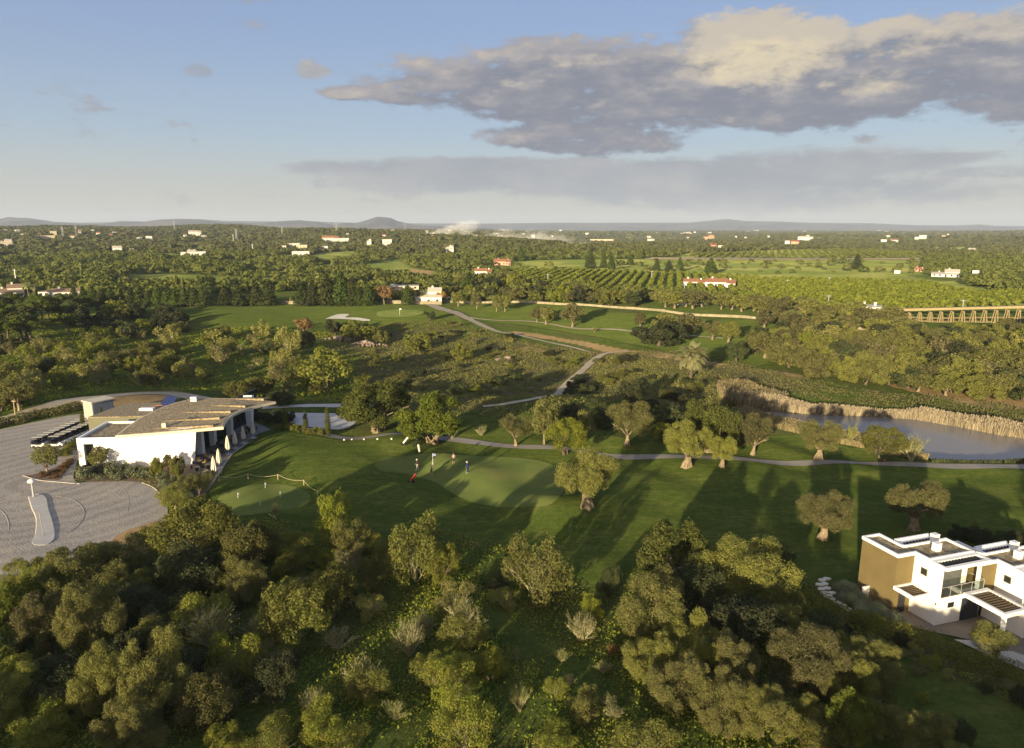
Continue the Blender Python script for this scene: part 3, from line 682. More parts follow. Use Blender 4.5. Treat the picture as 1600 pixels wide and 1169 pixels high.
def sheet(name, wpoly, mat, off=.06, step=2.0, kind='structure', label=None, zf=None):
    """a sheet draped on the terrain inside a world polygon"""
    xs = [p[0] for p in wpoly]; ys = [p[1] for p in wpoly]
    bpts = []
    n = len(wpoly)
    for i in range(n):
        a, b = Vector(wpoly[i]), Vector(wpoly[(i+1) % n]); k = max(1, int((b-a).length/step))
        bpts += [tuple(a.lerp(b, j/k)) for j in range(k)]
    gx_, gy_ = np.meshgrid(np.arange(min(xs), max(xs), step), np.arange(min(ys), max(ys), step))
    gx_, gy_ = gx_.ravel(), gy_.ravel()
    ok = inpoly(gx_, gy_, wpoly) & (polydist(gx_, gy_, wpoly) > step*.4)
    pts = [Vector(p) for p in bpts]+[Vector((a, b)) for a, b in zip(gx_[ok], gy_[ok])]
    nb = len(bpts)
    v2, _, f2, *_r = geometry.delaunay_2d_cdt(pts, [(i, (i+1) % nb) for i in range(nb)], [list(range(nb))], 1, 1e-4)
    X_ = np.array([v[0] for v in v2]); Y_ = np.array([v[1] for v in v2])
    Z_ = hgt(X_, Y_)+off if zf is None else np.full(len(X_), zf)
    vs = [(a, b, c) for a, b, c in zip(X_, Y_, Z_)]
    fs = []
    for f in f2:
        a, b, c = (v2[i] for i in f[:3])
        fs.append(f if (b-a).cross(c-a) > 0 else f[::-1])
    m_ = bpy.data.meshes.new(name); m_.from_pydata(vs, [], fs); m_.materials.append(mat)
    m_.polygons.foreach_set('use_smooth', [True]*len(fs)); m_.update()
    return tag(link(name, m_), label, kind=kind)
def smooth_line(pts, k=6):
    out = []
    for i in range(len(pts)-1):
        p0 = Vector(pts[max(i-1, 0)]); p1 = Vector(pts[i]); p2 = Vector(pts[i+1]); p3 = Vector(pts[min(i+2, len(pts)-1)])
        for j in range(k):
            t = j/k
            out.append(.5*((2*p1)+(p2-p0)*t+(2*p0-5*p1+4*p2-p3)*t*t+(3*p1-p0-3*p2+p3)*t**3))
    out.append(Vector(pts[-1])); return out
def ribbon(name, pts, width, mat, off=.07, kind='structure', jit=.12, seed=3):
    rng = random.Random(seed); c = smooth_line(pts); vs, fs = [], []
    ws = width if hasattr(width, '__len__') else [width, width]
    NN = 5
    for i, p in enumerate(c):
        d = (c[min(i+1, len(c)-1)]-c[max(i-1, 0)]).normalized(); nrm = Vector((-d.y, d.x)); q = i/(len(c)-1)*(len(ws)-1); k = min(int(q), len(ws)-2)
        W = ws[k]+(ws[k+1]-ws[k])*(q-k); W *= 1+rng.uniform(-jit, jit)
        for j in range(NN):
            s = p+nrm*W*(j/(NN-1)-.5); vs.append((s.x, s.y, H1(s.x, s.y)+off))
    for i in range(len(c)-1):
        for j in range(NN-1): a = i*NN+j; fs.append((a, a+NN, a+NN+1, a+1)[::-1])
    m_ = bpy.data.meshes.new(name); m_.from_pydata(vs, [], fs); m_.materials.append(mat); m_.update()
    return tag(link(name, m_), kind=kind)
def spoly(pts, k=5):
    c = smooth_line([Vector(p) for p in pts]+[Vector(pts[0])], k); return [tuple(v) for v in c[:-1]]
sheet('pond_water', POND, M['water'], zf=WATER_Z, step=6)
GREEN = spoly(gpoly([(585, 727), (600, 716), (650, 711), (717, 711), (775, 714), (850, 722), (878, 740), (882, 765), (862, 788), (800, 793), (750, 788), (712, 774), (675, 752), (635, 741), (598, 737)]))
sheet('putting_green', GREEN, M['green'], .05, 1.5)
PGREEN = spoly(gpoly([(332, 788), (350, 772), (378, 762), (410, 757), (445, 758), (472, 765), (486, 778), (470, 792), (430, 800), (385, 806), (345, 802)]))
sheet('practice_green', PGREEN, M['green'], .06, 1.5)
sheet('far_green', spoly(gpoly([(590, 488), (620, 484), (660, 486), (655, 493), (620, 496), (590, 494)])), M['green'], .15, 5)
sheet('sand_bunker', spoly(gpoly([(508, 499), (520, 494), (530, 491.5), (546, 492), (540, 496.5), (560, 497), (578, 500), (574, 502.5), (550, 500), (530, 499)])), M['sand'], .18, 2.5)
YARD = spoly(ppoly([(-130, 940), (0, 915), (60, 898), (150, 872), (205, 856), (245, 835), (262, 802), (256, 775), (225, 757), (200, 747), (150, 752), (118, 753), (118, 730), (133, 690), (140, 664), (140, 652), (120, 650), (60, 660), (-20, 676), (-130, 695)]), 4)
sheet('cobbled_yard', YARD, M['court'], .05, 3)
sheet('ochre_earth', spoly(ppoly([(168, 850), (190, 833), (222, 822), (246, 815), (255, 825), (236, 858), (215, 878), (185, 868)])), M['ochre'], .09, 1.5)
sheet('pale_yard', spoly(ppoly([(430, 645), (548, 646), (560, 652), (552, 663), (540, 668), (517, 670), (470, 666), (425, 655)]), 3), M['paleyard'], .08, 3)
ribbon('cart_path', [pz(*p) for p in ((440, 664), (480, 672), (520, 681), (560, 684), (620, 683), (680, 684), (740, 690), (800, 697), (900, 706), (1000, 713), (1100, 719), (1200, 722), (1300, 725), (1400, 727), (1500, 729), (1610, 729), (1760, 728))], 2.1, M['cartpath'], .07, jit=.04)
ribbon('upper_track', [pz(*p) for p in ((410, 636), (470, 634), (545, 634), (600, 632))], 2.6, M['paleyard'], .1)
ribbon('dirt_track', [tuple(gp(*p)[:2]) for p in ((755, 636), (800, 630), (845, 621), (878, 608), (900, 588), (915, 575), (932, 560), (950, 552), (985, 549))], [1.4, 2.0, 2.5, 2], M['dirt'], .14, seed=4)
ribbon('dirt_track', [tuple(gp(*p)[:2]) for p in ((672, 476), (700, 486), (722, 494), (745, 505), (775, 518), (805, 523), (850, 534), (900, 545), (928, 553))], [5, 5, 3, 1.8, 1.5, 1.2], M['dirt'], .22, seed=5)
ribbon('footpath', [tuple(gp(*p)[:2]) for p in ((728, 496), (800, 502), (860, 507), (930, 515), (1000, 520), (1085, 526), (1130, 530))], 1.8, M['dirt'], .22, seed=6)
ribbon('dirt_road', [pz(*p) for p in ((-120, 668), (0, 658), (60, 642), (110, 629), (160, 624), (215, 614), (270, 611), (330, 622))], 5.5, M['dirt'], .12, seed=7)
ribbon('tan_road', [tuple(gp(*p)[:2]) for p in ((1010, 405), (1150, 404.5), (1300, 405), (1450, 405.5))], 11, M['sand'], .6, seed=8)
# ------------------------------------------------------------------ hills at the horizon
def hills(name, prof, dist, thick, base_drop=20, seed=1, rough=.16, step=3):
    rng = np.random.default_rng(seed); xs = np.arange(prof[0][0], prof[-1][0], step)
    hp = np.interp(xs, [p[0] for p in prof], [p[1] for p in prof])
    nr = 12; vs = []; ph = rng.random(8)*6
    for j in range(nr):
        q = j/(nr-1)
        for i, x in enumerate(xs):
            D = dist+thick*(q-.35)
            hgt_ = max(0, (356.0-hp[i])/FPX*dist+CAMH)
            f = math.sin(min(1, q/.5)*math.pi/2)**1.2 if q < .5 else math.cos((q-.5)*math.pi*.9)
            n = sum(math.sin(x*(.02*2**k)+ph[k]+q*(2+k*2.1))*.5**k for k in range(6))
            z = hgt_*f*(1+rough*n*(1-q*1.4 if q < .5 else .3)) - base_drop*(1-f)
            X_ = (x-800)/FPX*D
            vs.append((X_+40*n*q, D, z))
    m = len(xs); fs = [(j*m+i, j*m+i+1, (j+1)*m+i+1, (j+1)*m+i) for j in range(nr-1) for i in range(m-1)]
    me_ = bpy.data.meshes.new(name); me_.from_pydata(vs, [], fs); me_.materials.append(M['hill']); me_.polygons.foreach_set('use_smooth', [True]*len(fs)); me_.update()
    tag(link(name, me_), kind='structure')
hills('hills', [(-260, 344), (-120, 346), (0, 345), (20, 342), (32, 339), (45, 340.5), (60, 340.5), (75, 343), (100, 346.5), (130, 348.5), (170, 349), (205, 345.5), (240, 347), (262, 343.5), (290, 342.5), (325, 343.5), (360, 347), (405, 349), (450, 345), (478, 343.5), (510, 345.5), (530, 352), (545, 348), (560, 349), (578, 344), (592, 339.3), (612, 341), (622, 346), (650, 352), (760, 356), (800, 360)], 8200, 2600, seed=3, rough=.10)
hills('hills', [(-300, 347), (-100, 345), (100, 347), (140, 348), (190, 347), (205, 344.5), (240, 346), (262, 343), (290, 342), (325, 342.5), (360, 345), (420, 346), (470, 347), (520, 346.5), (560, 348), (640, 349), (760, 349.5), (850, 348), (1000, 348), (1070, 348), (1100, 345), (1128, 342), (1160, 345), (1200, 346), (1260, 348), (1340, 349), (1420, 352), (1480, 352), (1515, 350.5), (1540, 353), (1640, 354), (1900, 352)], 12500, 4200, seed=9, rough=.04)

# ------------------------------------------------------------------ clubhouse
club = tag(empty('clubhouse', (*pz(215, 727), 0)), 'low white clubhouse with a leaf shaped gravel roof rising over a glazed terrace', 'clubhouse')
cx0, cy0 = club.location.x, club.location.y
def L(p): return (p[0]-cx0, p[1]-cy0)
SC = 36/38
W0, W1 = pz(125, 731), pz(304, 726)                    # foot of the white wall
wd = (Vector(W1)-Vector(W0)); wl = wd.length; wd = wd/wl; wn = Vector((-wd.y, wd.x))   # wn points into the building
def cw(a, b): v = Vector(W0)+wd*a+wn*b; return (v.x-cx0, v.y-cy0)
ZL = 4.7
# low entrance block: walls with a doorway recess, gravel roof inside a parapet
mb = MB()
def wallseg(mb, a0, a1, b0, b1, z0, z1, mi=0): mb.prism([cw(a0, b0), cw(a1, b0), cw(a1, b1), cw(a0, b1)], z0, z1, mi)
wallseg(mb, 0, .9, 0, .35, 0, ZL); wallseg(mb, .9, 2.35, 0, .35, 3.75, ZL); wallseg(mb, 2.35, wl-.02, 0, .35, 0, ZL)
wallseg(mb, 0, .35, .353, 9.5, 0, ZL)
wallseg(mb, .353, 6.2, 9.15, 9.5, 0, ZL)
b_r = W1
# slanted right end of the wall and part under the rising roof
mb.prism([cw(6.2, .02), cw(wl+.02, .02), cw(wl+.02, .33), cw(6.2, .33)], ZL-.02, [5.0, 5.95, 5.95, 5.0])
mb.add([(*cw(wl-.02, 0), 0), (*cw(wl+.75, 0), 5.98), (*cw(wl-.02, 0), 5.93), (*cw(wl-.02, .35), 0), (*cw(wl+.75, .35), 5.98), (*cw(wl-.02, .35), 5.93)], [(0, 1, 2), (5, 4, 3), (0, 3, 4, 1), (1, 4, 5, 2), (2, 5, 3, 0)])
mb.build('wall', M['white'], club)
mb = MB(); wallseg(mb, .36, 6.3, .36, 9.1, ZL-.55, ZL-.3, 0); mb.build('low_roof', M['gravelroof'], club)
mb = MB(); wallseg(mb, .92, 2.33, 1.3, 1.4, .0, 3.74); d_ = mb.build('entrance_recess', M['olivewall'], club)
mb = MB(); wallseg(mb, 1.25, 2.05, 1.2, 1.28, .6, 2.9); mb.build('entrance_window', M['glass_gr'], club)
mb = MB(); wallseg(mb, .0, wl+.5, -.7, -.02, .0, .14); mb.build('plinth', M['kerb'], club)
# rear block with olive panels
RB = [pz(137, 652, 4.6), pz(205, 655, 4.6), pz(262, 635, 4.6), pz(184, 636, 4.6)]
lt = Vector(RB[0]); rt = lt+wd*12.5; up = wn*9
RBp = [L(lt), L(lt+wd*13), L(lt+wd*13+wn*9.5), L(lt+wd*2.0+wn*9.5)]
MB().prism(RBp, 0, 4.45).build('rear_wing', M['olivewall'], club)
MB().prism(RBp, 4.453, 4.6).build('rear_roof', M['gravelroof'], club)
# the wing roof
def rz_(px): return 5.05+max(0, min(1.35, (px-180)/(349-180)*1.15))
front = [(180, 681), (235, 677), (300, 671.5), (349, 667)]
right = [(352, 660), (357, 653), (366, 646.5), (378, 641), (392, 636.5), (410, 632), (431, 627.5)]
back = [(400, 624.5), (360, 622.5), (325, 621.5), (300, 622.5)]
left = [(275, 629), (258, 634.5), (238, 643), (215, 655), (198, 667)]
RP = front+right+back+left
RW = [L(pz(a, b, rz_(a))) for a, b in RP]; RZ = [rz_(a) for a, b in RP]
mb = MB(); mb.prism(RW, [z-.42 for z in RZ], RZ, 0, top=0); mb.build('roof_slab', M['fascia'], club)
cxr = sum(p[0] for p in RW)/len(RW); cyr = sum(p[1] for p in RW)/len(RW)
def shr(p, k): v = Vector((p[0]-cxr, p[1]-cyr)); return (cxr+v.x*(1-k/max(v.length, 1)), cyr+v.y*(1-k/max(v.length, 1)))
RI = [shr(p, .35) for p in RW]
mb = MB(); mb.prism(RI, [z-.02 for z in RZ], [z+.05 for z in RZ]); mb.build('roof_gravel', M['gravelroof'], club)
# sawtooth ridges rising towards the right
def ridge(pa, pb, h, wpx):
    za, zb = rz_(pa[0]), rz_(pb[0])
    a = Vector(pz(*pa, za)); b = Vector(pz(*pb, zb)); d = (b-a).normalized(); n = Vector((-d.y, d.x))
    A, B, A2, B2 = L(a), L(b), L(a+n*.3), L(b+n*wpx)
    mb = MB(); z0 = .052
    mb.add([(*A, za+z0), (*B, zb+z0), (*B2, zb+z0), (*A2, za+z0), (*B, zb+z0+h), (*B2, zb+z0+h*.25)],
           [(0, 1, 4), (0, 4, 5, 3), (1, 2, 5, 4), (2, 3, 5), (0, 3, 2, 1)])
    mb.build('roof_ridge', M['gravelroof'], club)
for pa, pb in (((325, 623.5), (412, 626.5)), ((326, 634), (383, 637.5)), ((275, 645), (360, 646)), ((249, 659), (343, 656)), ((234, 671), (333, 668))):
    ridge(pa, pb, .36, 2.0)
# chimney box, vents, air conditioner, skylight, solar panels
c = L(pz(257.5, 668, rz_(257))); MB().box(c[0]-.33, c[0]+.33, c[1]-.3, c[1]+.3, 5.4, 6.3).build('roof_vent', M['fascia'], club, bevel=.03)
c = L(pz(298, 656, rz_(298))); MB().box(c[0]-.4, c[0]+.4, c[1]-.3, c[1]+.3, 5.7, 6.15).build('roof_hatch', M['darkm'], club, bevel=.03)
c = L(pz(304, 627, 5.9)); a_ = MB().box(c[0]-.6, c[0]+.55, c[1]-.4, c[1]+.4, 5.9, 6.75).build('air_conditioner', M['steel'], club, bevel=.04)
MB().lathe([(.3, 0), (.3, .05)], (c[0]-.3, c[1]-.47, 6.3), 12).build('fan', M['darkm'], a_)
c = L(pz(230, 640, 4.7)); MB().box(c[0]-1.2, c[0]+1.2, c[1]-.5, c[1]+.5, 4.6, 5.0).build('roof_parapet', M['white'], club)
MB().tube([(*L(pz(236, 636, 4.7)), 4.75), (*L(pz(268, 631, 4.9)), 4.95)], .09, 5).build('pipe', M['terracotta'], club)
ps = L(pz(266, 632, 4.9)); sp = empty('solar_panel_rack', (cx0+ps[0], cy0+ps[1], 4.75), R(-22), (.72, .72, .72)); tag(sp, 'pair of tilted dark blue solar panels standing on the clubhouse roof', 'solar panels')
for k in (0, 1):
    x0 = -1.9+k*1.95
    MB().add([(x0, -1.3, .25), (x0+1.85, -1.3, .25), (x0+1.85, .9, 2.1), (x0, .9, 2.1), (x0, -1.3, .33), (x0+1.85, -1.3, .33), (x0+1.85, .9, 2.18), (x0, .9, 2.18)],
             [(0, 3, 2, 1), (4, 5, 6, 7), (0, 1, 5, 4), (1, 2, 6, 5), (2, 3, 7, 6), (3, 0, 4, 7)]).build('solar_panel', M['solar'], sp)
for x0 in (-1.7, 0, 1.7):
    MB().tube([(x0, .85, 0), (x0, .85, 2.05)], .05, 5).build('strut', M['steel'], sp); MB().tube([(x0, -1.2, .0), (x0, -1.2, .25)], .05, 5).build('strut', M['steel'], sp)
# glazing under the curved edge, set back from it, and slanted white fins
gl = [(300, 714), (316, 705), (332, 695), (350, 685), (368, 675), (386, 665), (404, 655)]
GW = []
for i, (a, b) in enumerate(gl):
    p = Vector(pz(a, b, 0)); GW.append(L(p+Vector((-.5, .9))))
mb = MB(); NGL = len(GW)
for i in range(NGL-1):
    a, b = GW[i], GW[i+1]; d = (Vector(b)-Vector(a)).normalized(); n = Vector((-d.y, d.x))*.1
    mb.prism([a, b, (b[0]+n.x, b[1]+n.y), (a[0]+n.x, a[1]+n.y)], 0, 5.3+i*.1)
mb.build('glazing', M['dark_glass'], club)
mb = MB()
for i in range(NGL-1):
    for q in (0.02, .5):
        a = Vector(GW[i]).lerp(Vector(GW[i+1]), q); mb.box(a.x-.05, a.x+.05, a.y-.14, a.y-.02, 0, 5.5)
mb.build('mullions', M['darkm'], club)
for (pxb, pyb, pxt, pyt, wb, wt) in ((312, 711, 310, 680, 1.0, .5), (331.5, 697, 331, 676, .8, .8), (358, 684, 358, 660, .8, .7), (389, 668, 390, 645, .8, 1.3)):
    p = L(pz(pxb, pyb, 0)); zt = rz_(pxt)-.42
    MB().add([(p[0]-wb/2, p[1], 0), (p[0]+wb/2, p[1], 0), (p[0]+wb/2+.25, p[1]+.5, 0), (p[0]-wb/2+.1, p[1]+.5, 0),
              (p[0]-wt/2, p[1]+.1, zt), (p[0]+wt/2+.25, p[1]+.1, zt), (p[0]+wt/2+.45, p[1]+.6, zt), (p[0]-wt/2+.1, p[1]+.6, zt)],
             [(0, 3, 2, 1), (4, 5, 6, 7), (0, 1, 5, 4), (1, 2, 6, 5), (2, 3, 7, 6), (3, 0, 4, 7)]).build('pillar', M['white'], club)
# terrace
TER = ppoly([(300, 737), (332, 755), (338, 747), (344, 738), (352, 724), (364, 709), (383, 696), (407, 684), (431, 677), (412, 667), (395, 660), (372, 668), (345, 690), (305, 715)])
mb = MB(); mb.prism(TER, -.2, .16); tag(mb.build('terrace', M['deck']), kind='structure')
edge = [TER[i] for i in range(1, 9)]
mb = MB(); mb.tube([(p[0]+.05, p[1]-.05, .12) for p in edge], .12, 5); tag(mb.build('terrace_kerb', M['kerb']), kind='structure')
# ------------------------------------------------------------------ storage shed
sa, sb, sc_ = Vector(pz(143, 629.5, 3.7)), Vector(pz(176.5, 622.5, 3.7)), Vector(pz(131, 626, 3.7))
s_ = tag(empty('storage_shed', (sa.x, sa.y, 0), math.atan2(sb.y-sa.y, sb.x-sa.x)), 'small grey flat roofed shed with bluish metal doors behind the clubhouse', 'shed')
SL = (sb-sa).length; SWd = max(1.8, (sc_-sa).length)
MB().box(0, SL, 0, SWd, 0, 3.6).build('wall', M['shedgrey'], s_)
MB().box(-.2, SL+.2, -.3, SWd+.2, 3.6, 3.8).build('roof', M['fascia'], s_)
for k in range(4):
    MB().box(.1+k*(SL-.1)/4, k*(SL-.1)/4+(SL-.1)/4, -.06, -.003, .15, 3.4).build('door', M['shedblue'], s_)
# ------------------------------------------------------------------ the two villas
def villa(idx, off, label, zb=0):
    o = Vector(pz(1460.8, 978.6)); ua = R(18); u = Vector((math.cos(ua), math.sin(ua))); v = Vector((-u.y, u.x))
    p = o+u*off[0]+v*off[1]
    t = tag(empty('villa', (p.x, p.y, zb), ua), label, 'villa')
    g = lambda: MB()
    wh, br = M['white'], M['brown']
    def parapet(mb, poly, z0, z1, th=.22):
        n = len(poly)
        for i in range(n):
            a, b = Vector(poly[i]), Vector(poly[(i+1) % n]); d = (b-a).normalized(); q = Vector((-d.y, d.x))*th
            ext = d*th
            mb.prism([a, b-ext, b-ext+q, a+q] if True else 0, z0, z1)
    Zr = 6.05
    # brown volume
    g().box(-2.2, -.13, 2.85, 7.1, 0, Zr-.25).build('brown_wing', br, t)
    # main white volume, upper floor set back behind the balcony
    mb = g(); mb.box(0, 5.2, 1.6, 4.25, 0, Zr-.25); mb.box(-.127, -.003, 1.6, 4.25, 0, Zr-.25); mb.box(0, .22, .0, 1.597, 0, Zr-.35)
    mb.box(.223, 5.2, 0, 1.597, 0, 2.75); mb.box(4.75, 5.0, .1, .35, 2.75, Zr-.35); mb.box(-.127, -.003, 0.0, 1.597, 0, Zr-.35)
    mb.build('wall', wh, t)
    # parapets and gravel
    RP_ = [(-2.25, 2.8), (-.17, 2.8), (-.17, 1.25), (5.3, 1.25), (5.3, 4.3), (-.08, 4.3), (-.08, 7.15), (-2.25, 7.15)]
    mb = g(); n = len(RP_)
    segs = [(-2.25, -.17, 2.8, 3.0), (-.17, .03, 1.25, 3.0), (.033, 5.3, 1.25, 1.45), (5.1, 5.3, 1.453, 4.3), (-.08, 5.097, 4.1, 4.3), (-.28, -.08, 4.303, 7.15), (-2.25, -.283, 6.95, 7.15), (-2.25, -2.05, 3.003, 6.947)]
    for a, b, c_, d_ in segs: mb.box(a, b, c_, d_, Zr-.247, Zr+.08)
    mb.build('parapet', wh, t)
    mb = g(); mb.box(-2.04, -.29, 3.01, 6.94, Zr-.24, Zr-.12); mb.box(-.285, 5.09, 3.01, 4.09, Zr-.24, Zr-.12); mb.box(.04, 5.09, 1.46, 3.007, Zr-.24, Zr-.12)
    mb.build('roof', M['gravelroof'], t)
    # front roof frame with slats over the balcony
    mb = g()
    mb.box(-.13, .1, -.5, 1.24, Zr-.34, Zr-.02); mb.box(.103, 5.4, -.5, -.15, Zr-.34, Zr-.02); mb.box(5.05, 5.4, -.147, 1.24, Zr-.34, Zr-.02); mb.box(.103, 5.047, .75, 1.24, Zr-.34, Zr-.02)
    f = mb.build('balcony_roof_frame', wh, t)
    mb = g()
    for k in range(12): x = .4+k*.38; mb.box(x, x+.12, -.147, .747, Zr-.3, Zr-.08)
    mb.build('slats', M['darkm'], f)
    # back frame with slats
    mb = g(); mb.box(.3, 4.6, 4.31, 4.5, Zr-.5, Zr-.1); mb.box(.3, 4.6, 5.5, 5.7, Zr-.5, Zr+.05); mb.box(.3, .5, 4.503, 5.497, Zr-.5, Zr-.1); mb.box(4.4, 4.6, 4.503, 5.497, Zr-.5, Zr-.1)
    mb.box(.5, 4.4, 5.1, 5.497, Zr-.5, Zr-.12); mb.box(.3, .5, 5.5, 5.7, 0, Zr-.5); mb.box(4.4, 4.6, 5.5, 5.7, 0, Zr-.5)
    f = mb.build('rear_roof_frame', wh, t)
    mb = g()
    for k in range(9): x = .8+k*.4; mb.box(x, x+.1, 4.503, 5.097, Zr-.45, Zr-.15)
    mb.build('slats', M['darkm'], f)
    # chimneys
    for cx_, cy_, h in ((2.0, 2.45, .62), (3.55, 4.02, .62)):
        c_ = g().box(cx_, cx_+.6, cy_, cy_+.55, Zr-.1, Zr+h).build('chimney', wh, t)
        g().box(cx_-.02, cx_+.62, cy_-.02, cy_+.57, Zr+h+.003, Zr+h+.06).build('chimney_cap', wh, c_)
    # balcony: glass doors, railing, floor
    mb = g(); mb.box(.9, 4.4, 1.5, 1.597, 2.8, 5.5); mb.build('balcony_doors', M['glass_gr'], t)
    mb = g(); mb.box(.225, 5.19, .02, 1.5, 2.753, 2.78); mb.build('balcony_floor', M['drive'], t)
    rl = g(); rl.tube([(.25, .05, 3.75), (5.5, .05, 3.75)], .025, 5); rl.tube([(5.5, .05, 3.75), (5.5, 1.55, 3.75)], .025, 5)
    for x in (1.4, 2.7, 4.0, 5.5): rl.tube([(x, .05, 2.78), (x, .05, 3.75)], .02, 4)
    rr = rl.build('balcony_rail', M['steel'], t)
    gm = g(); gm.box(.27, 5.47, .04, .06, 2.83, 3.7); gm.build('rail_glass', M['railglass'], rr)
    # windows
    def wall_window(ax, lo, hi, z0, z1):
        if ax == 'side': a = g().box(-.16, -.129, lo, hi, z0, z1).build('window', M['olivewall'], t); g().box(-.175, -.163, lo+.07, hi-.07, z0+.07, z1-.07).build('pane', M['dark_glass'], a)
        else: a = g().box(lo, hi, -.035, -.003, z0, z1).build('window', M['darkm'], t); g().box(lo+.06, hi-.06, -.05, -.038, z0+.06, z1-.06).build('pane', M['dark_glass'], a)
    wall_window('side', 1.35, 2.05, 4.3, 5.0); wall_window('front', 1.2, 1.95, 1.65, 2.15)
    g().box(2.9, 5.1, -.05, -.003, .03, 2.3).build('garage_door', M['navy'], t)
    # brown front door
    g().box(-1.55, -.75, 2.80, 2.847, 0, 2.35).build('front_door', M['darkm'], t)
    # entry canopy with slats
    mb = g(); mb.box(-2.35, -2.15, .6, 2.84, 2.65, 3.0); mb.box(-2.147, -.13, .6, .8, 2.65, 3.0); mb.box(-.33, -.13, .803, 2.84, 2.65, 3.0); mb.box(-2.147, -.333, 2.64, 2.84, 2.65, 3.0)
    f = mb.build('entry_canopy', wh, t); mb = g()
    for k in range(6): y = .95+k*.28; mb.box(-2.147, -.333, y, y+.1, 2.7, 2.93)
    mb.build('slats', M['slatwood'], f)
    # carport pergola towards the drive
    mb = g(); mb.box(3.0, 3.3, -4.0, -.003, 2.5, 2.9); mb.box(5.6, 5.9, -4.0, -.003, 2.5, 2.9); mb.box(3.303, 5.597, -4.0, -3.7, 2.5, 2.9); mb.box(3.303, 5.597, -.4, -.003, 2.5, 2.9)
    mb.box(3.0, 3.3, -4.0, -3.7, 0, 2.497); mb.box(5.6, 5.9, -4.0, -.003, 0, 2.497)
    f = mb.build('carport_frame', wh, t); mb = g()
    for k in range(9): y = -3.45+k*.34; mb.box(3.303, 5.597, y, y+.12, 2.6, 2.85)
    mb.build('slats', M['slatwood'], f)
    # garden wall box by the brown side
    g().box(-3.0, -2.203, 5.6, 5.75, 0, 1.5).build('side_screen', wh, t)
    g().tube([(-.35, -.01, 2.3), (-.35, -.1, 2.3)], .06, 6).build('wall_lamp', M['darkm'], t)
    return t
def railglass_fn(t):
    g_ = t.n('ShaderNodeBsdfGlossy', Color=(.8, .85, .85), Roughness=.05); tr = t.n('ShaderNodeBsdfTransparent', Color=(.80, .86, .84))
    t.n('ShaderNodeOutputMaterial', Surface=t.n('ShaderNodeMixShader', i0=.15, i1=tr, i2=g_))
M['railglass'] = material('rail_glass', railglass_fn)
villa(0, (0, 0), 'white and ochre two storey villa beside the row of ball shrubs, whole front in view')
villa(1, (7.9, -2.17), 'white and ochre two storey villa cut by the edge of the photo', -1.0)
DRV = ppoly([(1388, 962), (1425, 950), (1460, 974), (1540, 962), (1720, 990), (1760, 1080), (1640, 1060), (1590, 1040), (1520, 1004), (1440, 985), (1400, 972)])
sheet('driveway', DRV, M['drive'], .1, 1.5)
sheet('gravel_bed', ppoly([(1490, 1003), (1530, 1005), (1600, 1028), (1700, 1065), (1700, 1090), (1600, 1052), (1530, 1022)]), M['paleyard'], .15, 1.5)
# balcony chair
ch = pz(1482, 915, 2.65); t = tag(empty('balcony_chair', (ch[0]+.2, ch[1]+.5, 2.79), R(40)), 'small metal garden chair on the villa balcony', 'chair')
mb = MB(); mb.box(-.25, .25, -.25, .25, .42, .46); mb.build('seat', M['steel'], t); MB().box(-.25, .25, .22, .26, .47, .9).build('backrest', M['steel'], t)
for sx_ in (-.22, .22):
    for sy_ in (-.22, .22): MB().tube([(sx_, sy_, 0), (sx_, sy_, .42)], .02, 4).build('leg', M['steel'], t)
# ------------------------------------------------------------------ trestle bridge on the right
A0 = gp(1388, 497); B0 = gp(1640, 509)
bd = Vector((B0.x-A0.x, B0.y-A0.y)); bl = bd.length*1.9; bd.normalize(); bn = Vector((-bd.y, bd.x))
br_ = tag(empty('trestle_bridge', (A0.x, A0.y, A0.z), math.atan2(bd.y, bd.x)), 'long timber trestle bridge with a flat deck on tapered legs above the olive grove', 'bridge')
dh0 = ztop(486, A0.y)-A0.z; dh1 = ztop(481, B0.y)-B0.z; sl = (dh1-dh0)/bd.length if 0 else (dh1-dh0)/(Vector((B0.x-A0.x, B0.y-A0.y)).length)
def dz(s): return max(2.0, dh0+sl*s)
mb = MB(); mb.add([(-14, -1.3, dz(0)-.9), (bl, -1.3, dz(bl)-.9), (bl, 1.3, dz(bl)-.9), (-14, 1.3, dz(0)-.9), (-14, -1.3, dz(0)), (bl, -1.3, dz(bl)), (bl, 1.3, dz(bl)), (-14, 1.3, dz(0))],
       [(0, 3, 2, 1), (4, 5, 6, 7), (0, 1, 5, 4), (1, 2, 6, 5), (2, 3, 7, 6), (3, 0, 4, 7)]); mb.build('deck', M['wood'], br_)
s = 0; k = 0
while s < bl:
    wx = A0.x+bd.x*s; wy = A0.y+bd.y*s; zb = H1(wx, wy)-A0.z-.3; mb = MB(); z1 = dz(s)-.9
    for yy_ in (-1.2, 1.2):
        mb.tube([(s-.7, yy_*1.3, zb), (s-.15, yy_, z1)], .17, 4); mb.tube([(s+.7, yy_*1.3, zb), (s+.15, yy_, z1)], .17, 4)
        mb.tube([(s-.45, yy_*1.2, z1*.45+zb*.55), (s+3.2, yy_*1.2, z1*.45+zb*.55)], .10, 4)
        mb.tube([(s-.7, yy_*1.3, zb+.5), (s+3.0, yy_*1.3, zb+.5)], .10, 4)
    mb.tube([(s, -1.4, z1*.5), (s, 1.4, z1*.5)], .09, 4)
    mb.build('trestle', M['wood'], br_); s += 3.7; k += 1
